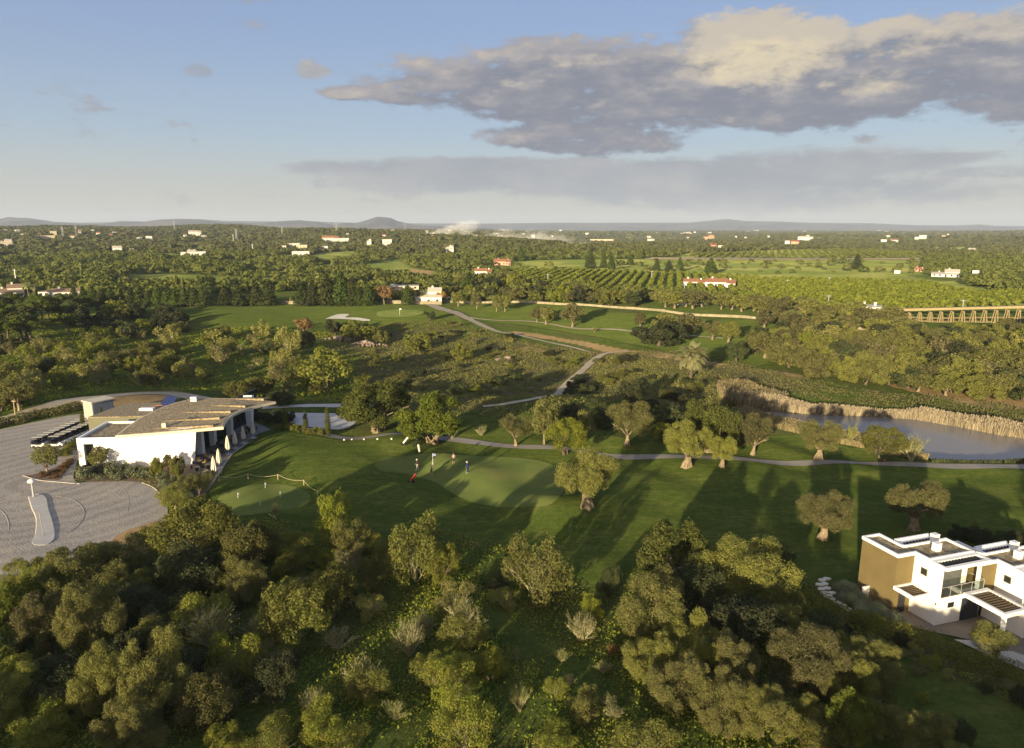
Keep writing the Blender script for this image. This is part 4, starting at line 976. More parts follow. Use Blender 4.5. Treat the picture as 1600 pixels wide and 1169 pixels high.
# ------------------------------------------------------------------ low stone wall along the upper fairway
def stonewall(pts, h, th, label, mat=M['stone'], name='stone_wall'):
    P_ = smooth_line([tuple(gp(*p)[:2]) for p in pts], 5); o = P_[0]; mb = MB(); rng = random.Random(8)
    vs = []
    for i, p in enumerate(P_):
        d = (P_[min(i+1, len(P_)-1)]-P_[max(i-1, 0)]).normalized(); n = Vector((-d.y, d.x))*th/2; z = H1(p.x, p.y); hh = h*(1+rng.uniform(-.12, .12))
        vs += [(p.x-n.x-o.x, p.y-n.y-o.y, z-.3), (p.x+n.x-o.x, p.y+n.y-o.y, z-.3), (p.x+n.x*.8-o.x, p.y+n.y*.8-o.y, z+hh), (p.x-n.x*.8-o.x, p.y-n.y*.8-o.y, z+hh)]
    fs = [(0, 1, 2, 3)]
    for i in range(len(P_)-1):
        a = i*4; b = a+4
        fs += [(a, b, b+1, a+1), (a+1, b+1, b+2, a+2), (a+2, b+2, b+3, a+3), (a+3, b+3, b, a)]
    e = (len(P_)-1)*4; fs.append((e+3, e+2, e+1, e)); mb.add(vs, fs); ob = mb.build(name, mat); ob.location = (o.x, o.y, 0)
    return tag(ob, label, 'wall')
stonewall([(690, 472), (760, 474), (850, 475), (930, 479), (1000, 484), (1060, 491), (1120, 495), (1200, 501), (1260, 506), (1330, 514), (1420, 525)], 1.0, .7, 'long pale dry stone wall running along the upper fairway under olive trees')
stonewall([(600, 474.5), (640, 475), (690, 476)], 1.6, .7, 'short ochre wall beside the far green in front of the white farmhouse')
stonewall([(440, 475), (464, 475)], 1.6, .7, 'short ochre wall piece between dark conifers at the far green')
# ------------------------------------------------------------------ yard: island, lamp, posts, beds, carts
isl = spoly(ppoly([(45, 778), (60, 774), (72, 779), (76, 797), (82, 815), (86, 838), (80, 849), (62, 854), (50, 850), (56, 835), (57, 812), (50, 795)]), 4)
tag(MB().prism(isl, -.1, .18).build('traffic_island', M['paleyard'], bevel=.03), kind='structure')
mb = MB(); cc = [Vector(p) for p in isl]; cen = sum(cc, Vector((0, 0)))/len(cc)
mb.tube([((p.x-cen.x)*1.02+cen.x, (p.y-cen.y)*1.02+cen.y, .08) for p in cc+[cc[0]]], .07, 4); tag(mb.build('island_kerb', M['kerb']), kind='structure')
p = pz(53, 778); t = tag(empty('bollard_lamp', (*p, .16)), 'short pole lamp with a white mushroom cap on the traffic island', 'lamp')
MB().tube([(0, 0, 0), (0, 0, 2.0)], .12, 8).build('pole', M['steel'], t); MB().lathe([(.15, 1.95), (.3, 2.0), (.52, 2.15), (.5, 2.32), (.28, 2.52), (.05, 2.6)], n=14).build('lamp_head', M['cl_white'], t, smooth=True)
p = pz(68, 838); t = tag(empty('barrier_pole', (*p, .16)), 'thin upright pole standing at the end of the traffic island', 'pole'); MB().tube([(0, 0, 0), (-.1, 0, 3.0)], .045, 6).build('shaft', M['stone'], t); MB().lathe([(.12, 0), (.12, .05)], n=8).build('base', M['grey'], t)
p = pz(25, 656); t = tag(empty('wooden_post', (*p, 0)), 'tall round wooden utility post beside the yard hedge', 'post'); MB().tube([(0, 0, -.2), (.05, 0, 3.9)], [.13, .1], 7).build('pole', M['woodpost'], t); MB().box(-.35, .45, -.06, .06, 3.6, 3.75).build('crossbar', M['woodpost'], t)
# kerb arcs
def arc(pts, r=.09, mat='kerb', nm='kerb'):
    c_ = smooth_line([pz(*q) for q in pts]); tag(MB().tube([(q.x, q.y, .055 if r < .06 else .07) for q in c_], r*.8, 4).build(nm, M[mat]), kind='structure')
arc([(88, 776), (110, 780), (126, 790), (132, 803), (126, 818), (110, 832), (92, 842)], .04, 'cartpath')
arc([(36, 744), (60, 751), (90, 754), (125, 757)], .08); arc([(222, 755), (240, 763), (252, 775), (258, 790)], .09); arc([(-10, 790), (8, 805), (14, 825), (6, 850), (-8, 862)], .03)
arc([(60, 752), (105, 750), (150, 753), (180, 757), (200, 775), (200, 800)], .02, 'cartpath')
arc([(-60, 686), (0, 673), (60, 661), (118, 652)], .12)
# soil beds
sheet('soil_bed', ppoly([(40, 745), (70, 738), (102, 724), (118, 712), (119, 720), (105, 735), (92, 751), (68, 750)]), M['soil'], .1, 1)
sheet('soil_bed', ppoly([(118, 733), (160, 731), (235, 729), (305, 728), (335, 757), (320, 775), (262, 790), (250, 768), (225, 755), (190, 752), (150, 754), (118, 751)]), M['soil'], .1, 1)
rs = random.Random(11)
def scatter_bed(kind, poly_px, n, w, label, group, hmul=.7, z=0):
    wp = ppoly(poly_px); xs = [q[0] for q in wp]; ys = [q[1] for q in wp]; pts = []; tries = 0
    while len(pts) < n and tries < 4000:
        tries += 1; a = rs.uniform(min(xs), max(xs)); b = rs.uniform(min(ys), max(ys))
        if not inpoly(a, b, wp): continue
        if any((a-q[0])**2+(b-q[1])**2 < (w*.42)**2 for q in pts): continue
        pts.append((a, b)); ww = w*rs.uniform(.8, 1.3)
        put(kind, (a, b, H1(a, b)), ww, ww*hmul, label, group, lod=0 if b < 95 else 1)
scatter_bed('laven', [(120, 737), (160, 734), (200, 735), (240, 733), (238, 750), (200, 750), (170, 753), (130, 750)], 34, 1.5, 'low grey green shrub in the bed below the white clubhouse wall', 'grey shrubs below the clubhouse wall')
scatter_bed('redsh', [(46, 745), (70, 740), (102, 726), (116, 716), (104, 735), (90, 749), (66, 748)], 16, 1.0, 'low reddish brown plant in the triangular soil bed', 'reddish plants in the triangular bed', .5)
scatter_bed('shrub', [(96, 712), (108, 700), (120, 690), (122, 697), (112, 710), (100, 718)], 12, 1.0, 'yellow green grassy plant beside the golf carts', 'grassy plants by the golf carts', .8)
scatter_bed('laven', [(240, 745), (300, 748), (318, 765), (300, 780), (262, 790), (252, 768)], 22, 1.4, 'grey green shrub in the corner bed by the terrace', 'shrubs in the corner bed by the terrace')
for (x, b, tp, wd_, kd, lb) in ((248, 748, 716, 17, 'green', 'clipped bright green shrub left of the pair by the white wall end'), (265, 735, 711, 15, 'green', 'narrow green shrub standing closest to the white wall'), (280, 752, 714, 21, 'green', 'tallest bright green garden shrub by the terrace corner'),
                                (332, 752, 735, 9, 'green', 'small green shrub beside the first folded parasol'), (312, 775, 741, 30, 'olive', 'small olive tree with a leaning pale trunk by the terrace steps'), (290, 778, 742, 26, 'olive', 'round olive bush between the green shrubs and the leaning olive'),
                                (275, 800, 757, 44, 'olive', 'broad grey olive at the edge of the cobbled yard'), (75, 741, 697, 37, 'olive', 'olive tree with a straight trunk in the triangular soil bed'), (158, 733, 700, 30, 'olive', 'small open olive tree casting its shadow on the white clubhouse wall'),
                                (131, 677, 642, 7, 'cyp', 'slim cypress between the golf carts and the clubhouse'), (160, 662, 634, 5, 'cyp', 'thin cypress in front of the storage shed doors')):
    tree(kd, x, b, tp, wd_, lb)
# golf carts
def make_cart():
    t = empty('golf_cart'); mb = MB()
    mb.add([(-1.1, -.52, .25), (1.15, -.52, .25), (1.15, .52, .25), (-1.1, .52, .25), (-1.1, -.52, .62), (.35, -.52, .45), (.35, .52, .45), (-1.1, .52, .62), (1.2, -.42, .5), (1.2, .42, .5), (.72, -.5, .86), (.72, .5, .86)],
           [(0, 3, 2, 1), (0, 1, 8, 10, 5, 4), (3, 7, 6, 11, 9, 2), (1, 2, 9, 8), (8, 9, 11, 10), (10, 11, 6, 5), (5, 6, 7, 4), (4, 7, 3, 0)]); mb.build('body', M['cl_white'], t)
    s_ = MB(); s_.box(-.62, -.05, -.5, .5, .62, .78); s_.build('seat', M['black'], t); MB().box(-.75, -.64, -.48, .48, .8, 1.2).build('backrest', M['black'], t)
    MB().add([(-.95, -.46, 1.82), (.75, -.46, 1.82), (.75, .46, 1.82), (-.95, .46, 1.82), (-.9, -.42, 1.88), (.7, -.42, 1.9), (.7, .42, 1.9), (-.9, .42, 1.88)], [(0, 3, 2, 1), (4, 5, 6, 7), (0, 1, 5, 4), (1, 2, 6, 5), (2, 3, 7, 6), (3, 0, 4, 7)]).build('canopy', M['cartroof'], t)
    mb = MB()
    for a, b in ((.72, .48), (.72, -.48), (-.95, .48), (-.95, -.48)): mb.tube([(a, b, .6), (a-.05, b, 1.83)], .025, 4)
    mb.build('canopy_posts', M['darkm'], t); MB().tube([(.55, .25, .85), (.3, .25, 1.05)], .02, 4).lathe([(.17, 0), (.17, .03)], (.28, .25, 1.04), 10).build('steering_wheel', M['black'], t)
    for a in (-.75, .8):
        for b in (-.5, .5):
            w_ = MB(); ring = [(a+.23*math.cos(q*math.pi/6), b, .23+.23*math.sin(q*math.pi/6)) for q in range(12)]
            n = 12; vs = [(x, y-.08, z) for x, y, z in ring]+[(x, y+.08, z) for x, y, z in ring]
            w_.add(vs, [tuple(range(n)), tuple(range(2*n-1, n-1, -1))]+[((i+1) % n, i, n+i, n+(i+1) % n) for i in range(n)]); w_.build('wheel', M['black'], t)
    MB().box(-1.25, -.9, -.4, .4, .65, 1.15).build('bag_rack', M['cl_navy'], t)
    return t
cart0 = make_cart()
def copy_tree(o, parent=None):
    c = o.copy(); col.objects.link(c); c.parent = parent
    for ch_ in o.children: copy_tree(ch_, c)
    return c
first = True
for row, (p0, p1, n) in enumerate(((pz(61, 684.5, 1.7), pz(108, 664.5, 1.7), 9), (pz(87, 683.5, 1.7), pz(126, 667.5, 1.7), 8))):
    for i in range(n):
        q = i/(n-1); x, y = p0[0]+(p1[0]-p0[0])*q*1.15, p0[1]+(p1[1]-p0[1])*q*1.15
        # keep clear of each other: slots are at least 1.25 m apart
        c = cart0 if first else copy_tree(cart0); first = False
        dd = Vector((p1[0]-p0[0], p1[1]-p0[1])).normalized(); x, y = p0[0]+dd.x*1.4*i, p0[1]+dd.y*1.4*i
        c.location = (x, y, .11); c.rotation_euler = (0, 0, math.atan2(dd.y, dd.x)-R(82)+rs.uniform(-.04, .04))
        base = 'white golf cart with a cream canopy in the '+('rear' if row == 0 else 'front')+' parked row'
        if i == 0: tag(c, base+', at its open end', 'golf cart', 'golf carts parked in rows')
        elif i == n-1: tag(c, base+', beside the cypress' if row else base+', at its far end', 'golf cart', 'golf carts parked in rows')
        else: tag(c, base, 'golf cart', 'golf carts in the middle of the '+('rear' if row == 0 else 'front')+' row')
# folded parasols
def make_parasol():
    t = empty('folded_parasol')
    MB().box(-.45, .45, -.45, .45, 0, .1).build('base', M['steel'], t, bevel=.02)
    MB().tube([(0, 0, .1), (0, 0, 3.05)], .04, 6).build('pole', M['steel'], t)
    mb = MB(); n = 16; prof = [(.16, .75), (.34, .9), (.36, 1.3), (.28, 2.0), (.17, 2.7), (.04, 3.1)]; b0 = len(mb.v)
    for (r, z) in prof:
        for k_ in range(n): rr = r*(1.12 if k_ % 2 else .72); mb.v.append((rr*math.cos(k_*2*math.pi/n), rr*math.sin(k_*2*math.pi/n), z))
    for i in range(len(prof)-1):
        for k_ in range(n): mb.f.append((i*n+k_, i*n+(k_+1) % n, (i+1)*n+(k_+1) % n, (i+1)*n+k_)); mb.m.append(0)
    mb.f.append(tuple(range(n))[::-1]); mb.m.append(0)
    mb.build('canopy', M['canvas'], t); return t
par = make_parasol()
for i, (x, b, lb) in enumerate(((335.5, 746, 'cream folded parasol nearest the camera at the terrace corner'), (343, 733, 'second cream folded parasol from the terrace corner, close behind the first'), (357, 711, 'cream folded parasol in front of the first white pillar under the roof'),
                                (368, 702, 'cream folded parasol third from the far end of the terrace row'), (381, 694, 'cream folded parasol second from the far end of the terrace row'), (396, 686, 'cream folded parasol at the far end of the terrace row'))):
    c = par if i == 0 else copy_tree(par); q = pz(x, b); c.location = (*q, .165); c.rotation_euler = (0, 0, .3*i); tag(c, lb, 'parasol', 'folded parasols on the terrace')
# terrace tables with chairs
def make_table():
    t = empty('terrace_table'); MB().lathe([(.45, .70), (.45, .74)], n=14).build('tabletop', M['wood'], t); MB().tube([(0, 0, .03), (0, 0, .7)], .05, 6).build('leg', M['darkm'], t); MB().lathe([(.28, 0), (.28, .03)], n=10).build('foot', M['darkm'], t); return t
def make_chair(cm, nm='terrace_chair'):
    t = empty(nm); MB().box(-.24, .24, -.24, .24, .42, .48).build('seat', M[cm], t); MB().box(-.24, .24, .2, .26, .48, .9).build('backrest', M[cm], t)
    for a in (-.2, .2):
        for b in (-.2, .2): MB().tube([(a, b, 0), (a, b, .42)], .02, 4).build('leg', M['darkm'], t)
    return t
tb = make_table(); cd = make_chair('darkm'); cyw = make_chair('yellow')
ft = [1, 1, 1]
for i, (x, b) in enumerate(((312, 728), (324, 735), (322, 744), (309, 738), (340, 712), (348, 700), (362, 692), (330, 720), (378, 683), (393, 676))):
    q = pz(x, b); c = tb if i == 0 else copy_tree(tb); c.location = (*q, .165)
    tag(c, 'round terrace table at the '+('open corner of the terrace' if i in (0, 1, 2, 3) else 'glazed side of the terrace'), 'table', 'tables on the '+('open corner' if i < 4 else 'glazed side'))
    for k_ in range(3):
        a = k_*2.1+i; yl = i in (7, 0) and k_ < 2; src = cyw if yl else cd; idx = 2 if yl else 1
        c2 = src if ft[idx] else copy_tree(src); ft[idx] = 0
        c2.location = (q[0]+.75*math.cos(a), q[1]+.75*math.sin(a), .165); c2.rotation_euler = (0, 0, a-math.pi/2)
        tag(c2, ('mustard yellow' if yl else 'dark')+' chair at a terrace table, '+('open corner' if i < 4 else 'glazed side'), 'chair', ('mustard' if yl else 'dark')+' chairs '+('in the open corner' if i < 4 else 'along the glazing'))
# practice green: rope fence, cups with small flags
fr = empty('rope_fence', gp(342.8, 752)); tag(fr, 'low rope fence on short wooden posts around the practice green', 'fence')
fp = [gp(a, b) for a, b in ((342.8, 752), (388, 748.5), (434.5, 749.5), (475, 758.5), (497, 775))]; o = fr.location
for q in fp: MB().tube([q-o-Vector((0, 0, .2)), q-o+Vector((0, 0, .85))], .07, 7).build('post', M['woodpost'], fr)
mb = MB()
for a, b in zip(fp[:-1], fp[1:]):
    mb.tube([a-o+Vector((0, 0, .75))+(b-a)*k_/8-Vector((0, 0, .35*math.sin(math.pi*k_/8))) for k_ in range(9)], .022, 4, cap=False)
mb.build('rope', M['rope'], fr)
for x, b, lb in ((414.6, 763, 'closest to the rope fence'), (372, 779, 'on the terrace side of the practice green'), (438, 777, 'nearest the twiggy shrub of the practice green'), (407, 791, 'on the near shaded edge of the practice green')):
    t = tag(empty('hole_marker', gp(x, b)), 'short white hole marker '+lb, 'hole marker'); MB().tube([(0, 0, 0), (0, 0, .8)], .03, 5).build('stick', M['cl_white'], t); MB().box(.0, .16, -.015, .015, .6, .8).build('flag', M['bluefl'], t)
q = gp(676.5, 731); t = tag(empty('flagstick', q), 'tall white flagstick with a pale blue flag on the putting green', 'flagstick')
MB().tube([(0, 0, 0), (0, 0, 2.3)], .03, 6).build('stick', M['cl_white'], t)
MB().add([(.02, 0, 1.85), (.5, .05, 1.9), (.48, -.02, 2.22), (.02, 0, 2.28), (.02, .02, 1.85), (.5, .07, 1.9), (.48, 0, 2.22), (.02, .02, 2.28)], [(0, 1, 2, 3), (7, 6, 5, 4), (0, 4, 5, 1), (1, 5, 6, 2), (2, 6, 7, 3), (3, 7, 4, 0)]).build('flag', M['bluefl'], t)
q = gp(624.5, 493); t = tag(empty('flagstick', q), 'white flagstick on the distant green by the sand bunker', 'flagstick'); MB().tube([(0, 0, 0), (0, 0, 3.0)], .06, 5).build('stick', M['cl_white'], t); MB().box(0, .8, -.03, .03, 2.4, 3.0).build('flag', M['cl_white'], t)
# ------------------------------------------------------------------ golfers
def person(px, base, face, label, joints, cols, cap):
    """joints: dict of name -> (x, y, z, r); one skinned body; cols by height: legs, torso"""
    loc = gp(px, base); t = empty('person', loc, face); tag(t, label, 'person', 'golfers on the green')
    J = joints; names = list(J); vs = [J[n][:3] for n in names]
    E_ = [('hip', 'waist'), ('waist', 'chest'), ('chest', 'neck'), ('neck', 'chin'), ('chin', 'head'), ('head', 'crown_')]
    for s in 'lr': E_ += [('hip', 'hip'+s), ('hip'+s, 'knee'+s), ('knee'+s, 'ank'+s), ('ank'+s, 'toe'+s), ('chest', 'sh'+s), ('sh'+s, 'elb'+s), ('elb'+s, 'wr'+s), ('wr'+s, 'palm'+s)]
    rad = [J[n][3] for n in names]; ed = [(names.index(a), names.index(b)) for a, b in E_]
    for s in 'lr':
        p_, w_ = Vector(J['palm'+s][:3]), Vector(J['wr'+s][:3]); d = (p_-w_).normalized(); sd = d.cross(Vector((0, 1, 0.2))).normalized(); ib = names.index('palm'+s)
        for k_, (o_, l_) in enumerate(((-.03, .07), (-.01, .08), (.012, .075), (.032, .06))):
            v1 = p_+sd*o_+d*l_*.5; v2 = p_+sd*o_*1.1+d*l_*.95+Vector((0, .015, 0)); vs += [tuple(v1), tuple(v2)]; rad += [.011, .009]; ed += [(ib, len(vs)-2), (len(vs)-2, len(vs)-1)]
        v1 = p_-sd*.05+d*.01; vs.append(tuple(v1)); rad.append(.012); ed.append((ib, len(vs)-1))
    me_ = bpy.data.meshes.new('body'); me_.from_pydata(vs, ed, []); ob = link('body', me_, t)
    sk = ob.modifiers.new('skin', 'SKIN'); sk.use_smooth_shade = True
    sv_ = me_.skin_vertices[0].data
    for i, r_ in enumerate(rad): sv_[i].radius = (r_, r_*.85)
    sv_[names.index('hip')].use_root = True
    ss = ob.modifiers.new('sub', 'SUBSURF'); ss.levels = 1; ss.render_levels = 1
    bpy.context.view_layer.update(); dg = bpy.context.evaluated_depsgraph_get(); ev = ob.evaluated_get(dg); nm_ = bpy.data.meshes.new_from_object(ev, preserve_all_data_layers=False, depsgraph=dg)
    ob.modifiers.clear(); ob.data = nm_; nm_.materials.clear()
    for m_ in (cols[0], cols[1], 'skin', 'cl_white'): nm_.materials.append(M[m_])
    zh = J['hip'][2]; zn = J['neck'][2]; kneez = cols[2] if len(cols) > 2 else 0
    wr = [Vector(J['wr'+s][:3]) for s in 'lr']; el_ = [Vector(J['elb'+s][:3]) for s in 'lr']
    for p_ in nm_.polygons:
        c_ = p_.center; mi = 1 if c_.z > zh+.04 else 0
        if c_.z > zn-.01: mi = 2
        for a_, b_ in zip(wr, el_):
            if (c_-a_).length < .17: mi = 2
        if kneez and c_.z < kneez: mi = 2
        if c_.z < .1: mi = 3
        p_.material_index = mi; p_.use_smooth = True
    h = Vector(J['head'][:3]); MB().lathe([(.115, .02), (.122, .06), (.10, .13), (.05, .165), (.0, .17)], h, 12).box(h.x-.07, h.x+.07, h.y-.2, h.y-.09, h.z+.04, h.z+.06).build('cap', M[cap], t, smooth=True)
    f_ = MB(); f_.lathe([(.018, -.02), (.012, .01)], (h.x, h.y-.115, h.z-.01), 5); f_.build('nose', M['skin'], t)
    for e_ in (-.035, .035): MB().lathe([(.011, -.008), (.011, .008)], (h.x+e_, h.y-.105, h.z+.02), 6).build('eye', M['black'], t)
    hr = MB(); hr.lathe([(.09, -.06), (.108, -.02), (.112, .05), (.06, .1)], (h.x, h.y+.03, h.z-.005), 10); hr.build('hair', M['barkd'], t, smooth=True)
    return t
def base_joints(lean=0., stride=0., arms='down', knees=0.0):
    J = {'hip': (0, 0, .95, .145), 'waist': (0, -.02-lean*.12, 1.12, .135), 'chest': (0, -lean*.35, 1.36, .165), 'neck': (0, -lean*.48, 1.52, .06), 'chin': (0, -lean*.58-.02, 1.58, .07), 'head': (0, -lean*.66-.02, 1.67, .10), 'crown_': (0, -lean*.7, 1.76, .075)}
    for s, q in (('l', -1), ('r', 1)):
        st = stride*q
        J['hip'+s] = (q*.09, 0, .88, .10); J['knee'+s] = (q*.11, -.05*knees-st*.55, .50, .07); J['ank'+s] = (q*.12, -st+.02, .09, .047); J['toe'+s] = (q*.14, -st-.14, .045, .04)
        c = J['chest']; J['sh'+s] = (q*.19, c[1], c[2]+.05, .07)
        if arms == 'down': J['elb'+s] = (q*.25, c[1]+.02+st*.25, 1.12, .048); J['wr'+s] = (q*.24, c[1]-.08+st*.5, .90, .034); J['palm'+s] = (q*.24, c[1]-.11+st*.6, .83, .036)
        if arms == 'putt': J['elb'+s] = (q*.17, c[1]-.16, 1.14, .048); J['wr'+s] = (q*.05, c[1]-.28, .93, .034); J['palm'+s] = (q*.035, c[1]-.32, .87, .036)
        if arms == 'hold': J['elb'+s] = (q*.25, c[1]+.0, 1.13, .048); J['wr'+s] = (q*.16, c[1]-.25, 1.05, .034); J['palm'+s] = (q*.12, c[1]-.31, 1.04, .036)
    return J
person(652, 735, R(-60), 'walking golfer in white trousers, dark red top and pale cap', base_joints(0, .24), ('cl_white', 'cl_maroon'), 'canvas')
person(674, 743, R(160), 'golfer in dark shorts bending over a putt in front of the flagstick', base_joints(.75, 0, 'putt', 1), ('cl_dark', 'cl_dark', .45), 'cl_white')
person(709, 725.5, R(195), 'golfer in a beige top and dark shorts standing behind the flagstick', base_joints(.1, .03, 'hold'), ('cl_dark', 'cl_pink', .5), 'barkd')
person(731, 739.5, R(250), 'golfer all in blue with a white cap standing on the right of the green', base_joints(.12, .05, 'putt'), ('cl_navy', 'cl_blue'), 'cl_white')
def club_(px, base, a, label):
    q = gp(px, base); t = tag(empty('putter', q, a), label, 'golf club', 'golf clubs'); MB().tube([(0, 0, .03), (0, .12, .88)], .014, 5).build('shaft', M['steel'], t); MB().box(-.06, .06, -.02, .02, 0, .04).build('club_head', M['steel'], t)
club_(676.5, 744.5, R(160), 'putter held by the golfer bending over his putt'); club_(728, 740.5, R(250), 'putter held by the golfer in blue')
# trolleys with bags
def trolley(px, base, rz, bagm, label):
    t = tag(empty('golf_trolley', gp(px, base), rz), label, 'golf trolley', 'golf trolleys')
    MB().tube([(-.3, 0, .3), (.5, 0, 1.25)], [.15, .17], 9).build('golf_bag', M[bagm], t)
    mb = MB(); rr = random.Random(int(px))
    for k_ in range(6): e = (.5+.3*.62+rr.uniform(-.04, .04), rr.uniform(-.1, .1), 1.25+.34+rr.uniform(-.05, .05)); mb.tube([(.45, rr.uniform(-.07, .07), 1.2), e], .015, 4); mb.lathe([(.05, -.03), (.05, .03)], e, 6)
    mb.build('clubs', M['darkm'], t)
    MB().tube([(-.35, 0, .15), (.35, 0, .95), (.75, 0, 1.0)], .022, 5).build('frame', M['steel'], t)
    for a in ((.05, -.33), (.05, .33), (-.62, 0)):
        w_ = MB(); n = 12; ring = [(a[0]+.15*math.cos(k_*math.pi/6), a[1], .15+.15*math.sin(k_*math.pi/6)) for k_ in range(n)]
        w_.add([(x, y-.03, z) for x, y, z in ring]+[(x, y+.03, z) for x, y, z in ring], [tuple(range(n)), tuple(range(2*n-1, n-1, -1))]+[((i+1) % n, i, n+i, n+(i+1) % n) for i in range(n)]); w_.build('wheel', M['black'], t)
    MB().tube([(.05, -.33, .15), (.05, .33, .15)], .02, 5).tube([(-.62, 0, .15), (-.2, 0, .3)], .02, 5).build('axle', M['darkm'], t)
trolley(645, 754, R(15), 'red', 'red golf bag on a trolley in front of the green'); trolley(633, 695, R(10), 'cl_white', 'white golf bag on a trolley beside the cart path')
trolley(650, 697, R(60), 'darkm', 'dark golf bag on a trolley under the carob tree'); trolley(655, 708, R(110), 'canvas', 'pale golf bag on a dark trolley behind the flagstick green')
# path edge stones
for k_, x in enumerate((538, 550, 569, 590, 612)):
    q = gp(x, 688-k_*.4); o = MB().lathe([(.16, -.05), (.2, .06), (.13, .2), (.03, .24)], n=8).build('marker_stone', M['cl_white'], smooth=True); o.location = q; tag(o, 'small white marker stone along the cart path', 'stone', 'white marker stones by the cart path')
# ------------------------------------------------------------------ hero trees
T = tree
T('oldolive', 916, 792, 706, 88, 'large old olive with a thick pale trunk at the edge of the putting green', lod=0)
T('oldolive', 1073, 729.5, 662, 68, 'broad old olive with a pale trunk right beside the cart path', lod=0)
T('oldolive', 1128, 730, 684, 41, 'smaller olive just past the broad one on the cart path', lod=0)
T('olive', 980, 696, 629, 66, 'tall olive with a forked pale trunk behind the cart path', lod=0)
T('green', 884, 710, 657, 54, 'yellow green tree on a short pale trunk beside the cart path', lod=0)
T('olive', 850, 694, 627, 37, 'tall narrow olive behind the yellow green path tree')
T('olive', 911, 694, 641, 34, 'olive between the yellow green tree and the forked olive')
T('olive', 806, 697, 649, 47, 'leaning olive right at the bend of the cart path', lod=0)
T('twiggy', 752, 680, 656, 34, 'small vase shaped bare tree behind the cart path', lod=0)
T('carob', 592, 674, 600, 106, 'large dark carob with several pale stems behind the cart path', lod=0)
T('carob', 676, 692, 618, 90, 'round carob with a reddish trunk foot on the cart path edge', lod=0)
T('twiggy', 707, 686, 650, 26, 'small pale stemmed tree at the right side of the round carob')
T('carob', 1110, 706, 628, 80, 'wide dark carob behind the two path olives', lod=0)
T('olive', 1176, 711, 648, 54, 'pale olive with a twisted trunk at the right of the wide carob', lod=0)
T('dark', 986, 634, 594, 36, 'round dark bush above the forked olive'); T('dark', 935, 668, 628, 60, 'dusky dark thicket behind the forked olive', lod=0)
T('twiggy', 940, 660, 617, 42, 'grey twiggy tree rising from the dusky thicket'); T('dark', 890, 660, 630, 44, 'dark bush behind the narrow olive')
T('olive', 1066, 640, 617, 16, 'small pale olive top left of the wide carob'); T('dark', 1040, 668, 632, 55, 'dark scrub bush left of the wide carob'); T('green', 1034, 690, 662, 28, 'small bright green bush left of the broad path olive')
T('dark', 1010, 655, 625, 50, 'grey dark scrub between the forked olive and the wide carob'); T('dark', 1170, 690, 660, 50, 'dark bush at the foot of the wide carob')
T('oldolive', 1279, 718, 659, 54, 'sunlit topped olive by the pond next to the cart path', lod=0)
T('green', 1379, 721, 667, 54, 'thin yellow green tree standing by the pond bank', lod=0); T('twiggy', 1424, 721, 664, 46, 'leafless pale tree standing by the pond bank', lod=0); T('pale', 1330, 694, 664, 14, 'slim sunlit bush among the reeds of the near bank')
T('oldolive', 1286, 842, 768, 72, 'sunlit lone olive on the open lawn above the hedge', lod=0)
T('oldolive', 1427, 827, 750, 84, 'dark shaded olive with a very thick grey trunk behind the villa', lod=0)
for a in ((1500, 842, 820, 34), (1528, 850, 822, 40), (1562, 852, 830, 40), (1590, 850, 828, 36)): T('dark', *a, 'dark garden bush behind the villa roofs', 'dark bushes behind the villas')
T('shrub', 1520, 838, 815, 14, 'small sunlit yellow shrub top behind the villa')
T('dark', 1218, 884, 852, 44, 'dark round bush at the right end of the big olive clump')
T('twiggy', 431, 812, 778, 22, 'bare reddish sapling on the practice green edge', lod=0)
for a in ((446, 671, 637, 6, 'darkest slim cypress closest to the terrace end'), (478, 674, 641, 7, 'slim cypress in the middle of three by the pale yard'), (513, 682, 634, 8, 'tallest slim cypress by the cart path corner')): T('cyp', *a[:4], a[4], lod=0)
scatter_bed('shrub', [(430, 668), (475, 674), (510, 680), (508, 684), (470, 679), (428, 673)], 14, 1.3, 'low garden shrub beside the slim cypresses', 'shrubs beside the slim cypresses', .8)
scatter_bed('dark', [(400, 655), (440, 652), (470, 660), (450, 668), (415, 664)], 12, 1.8, 'dark garden bush at the terrace end', 'dark bushes at the terrace end', .7)
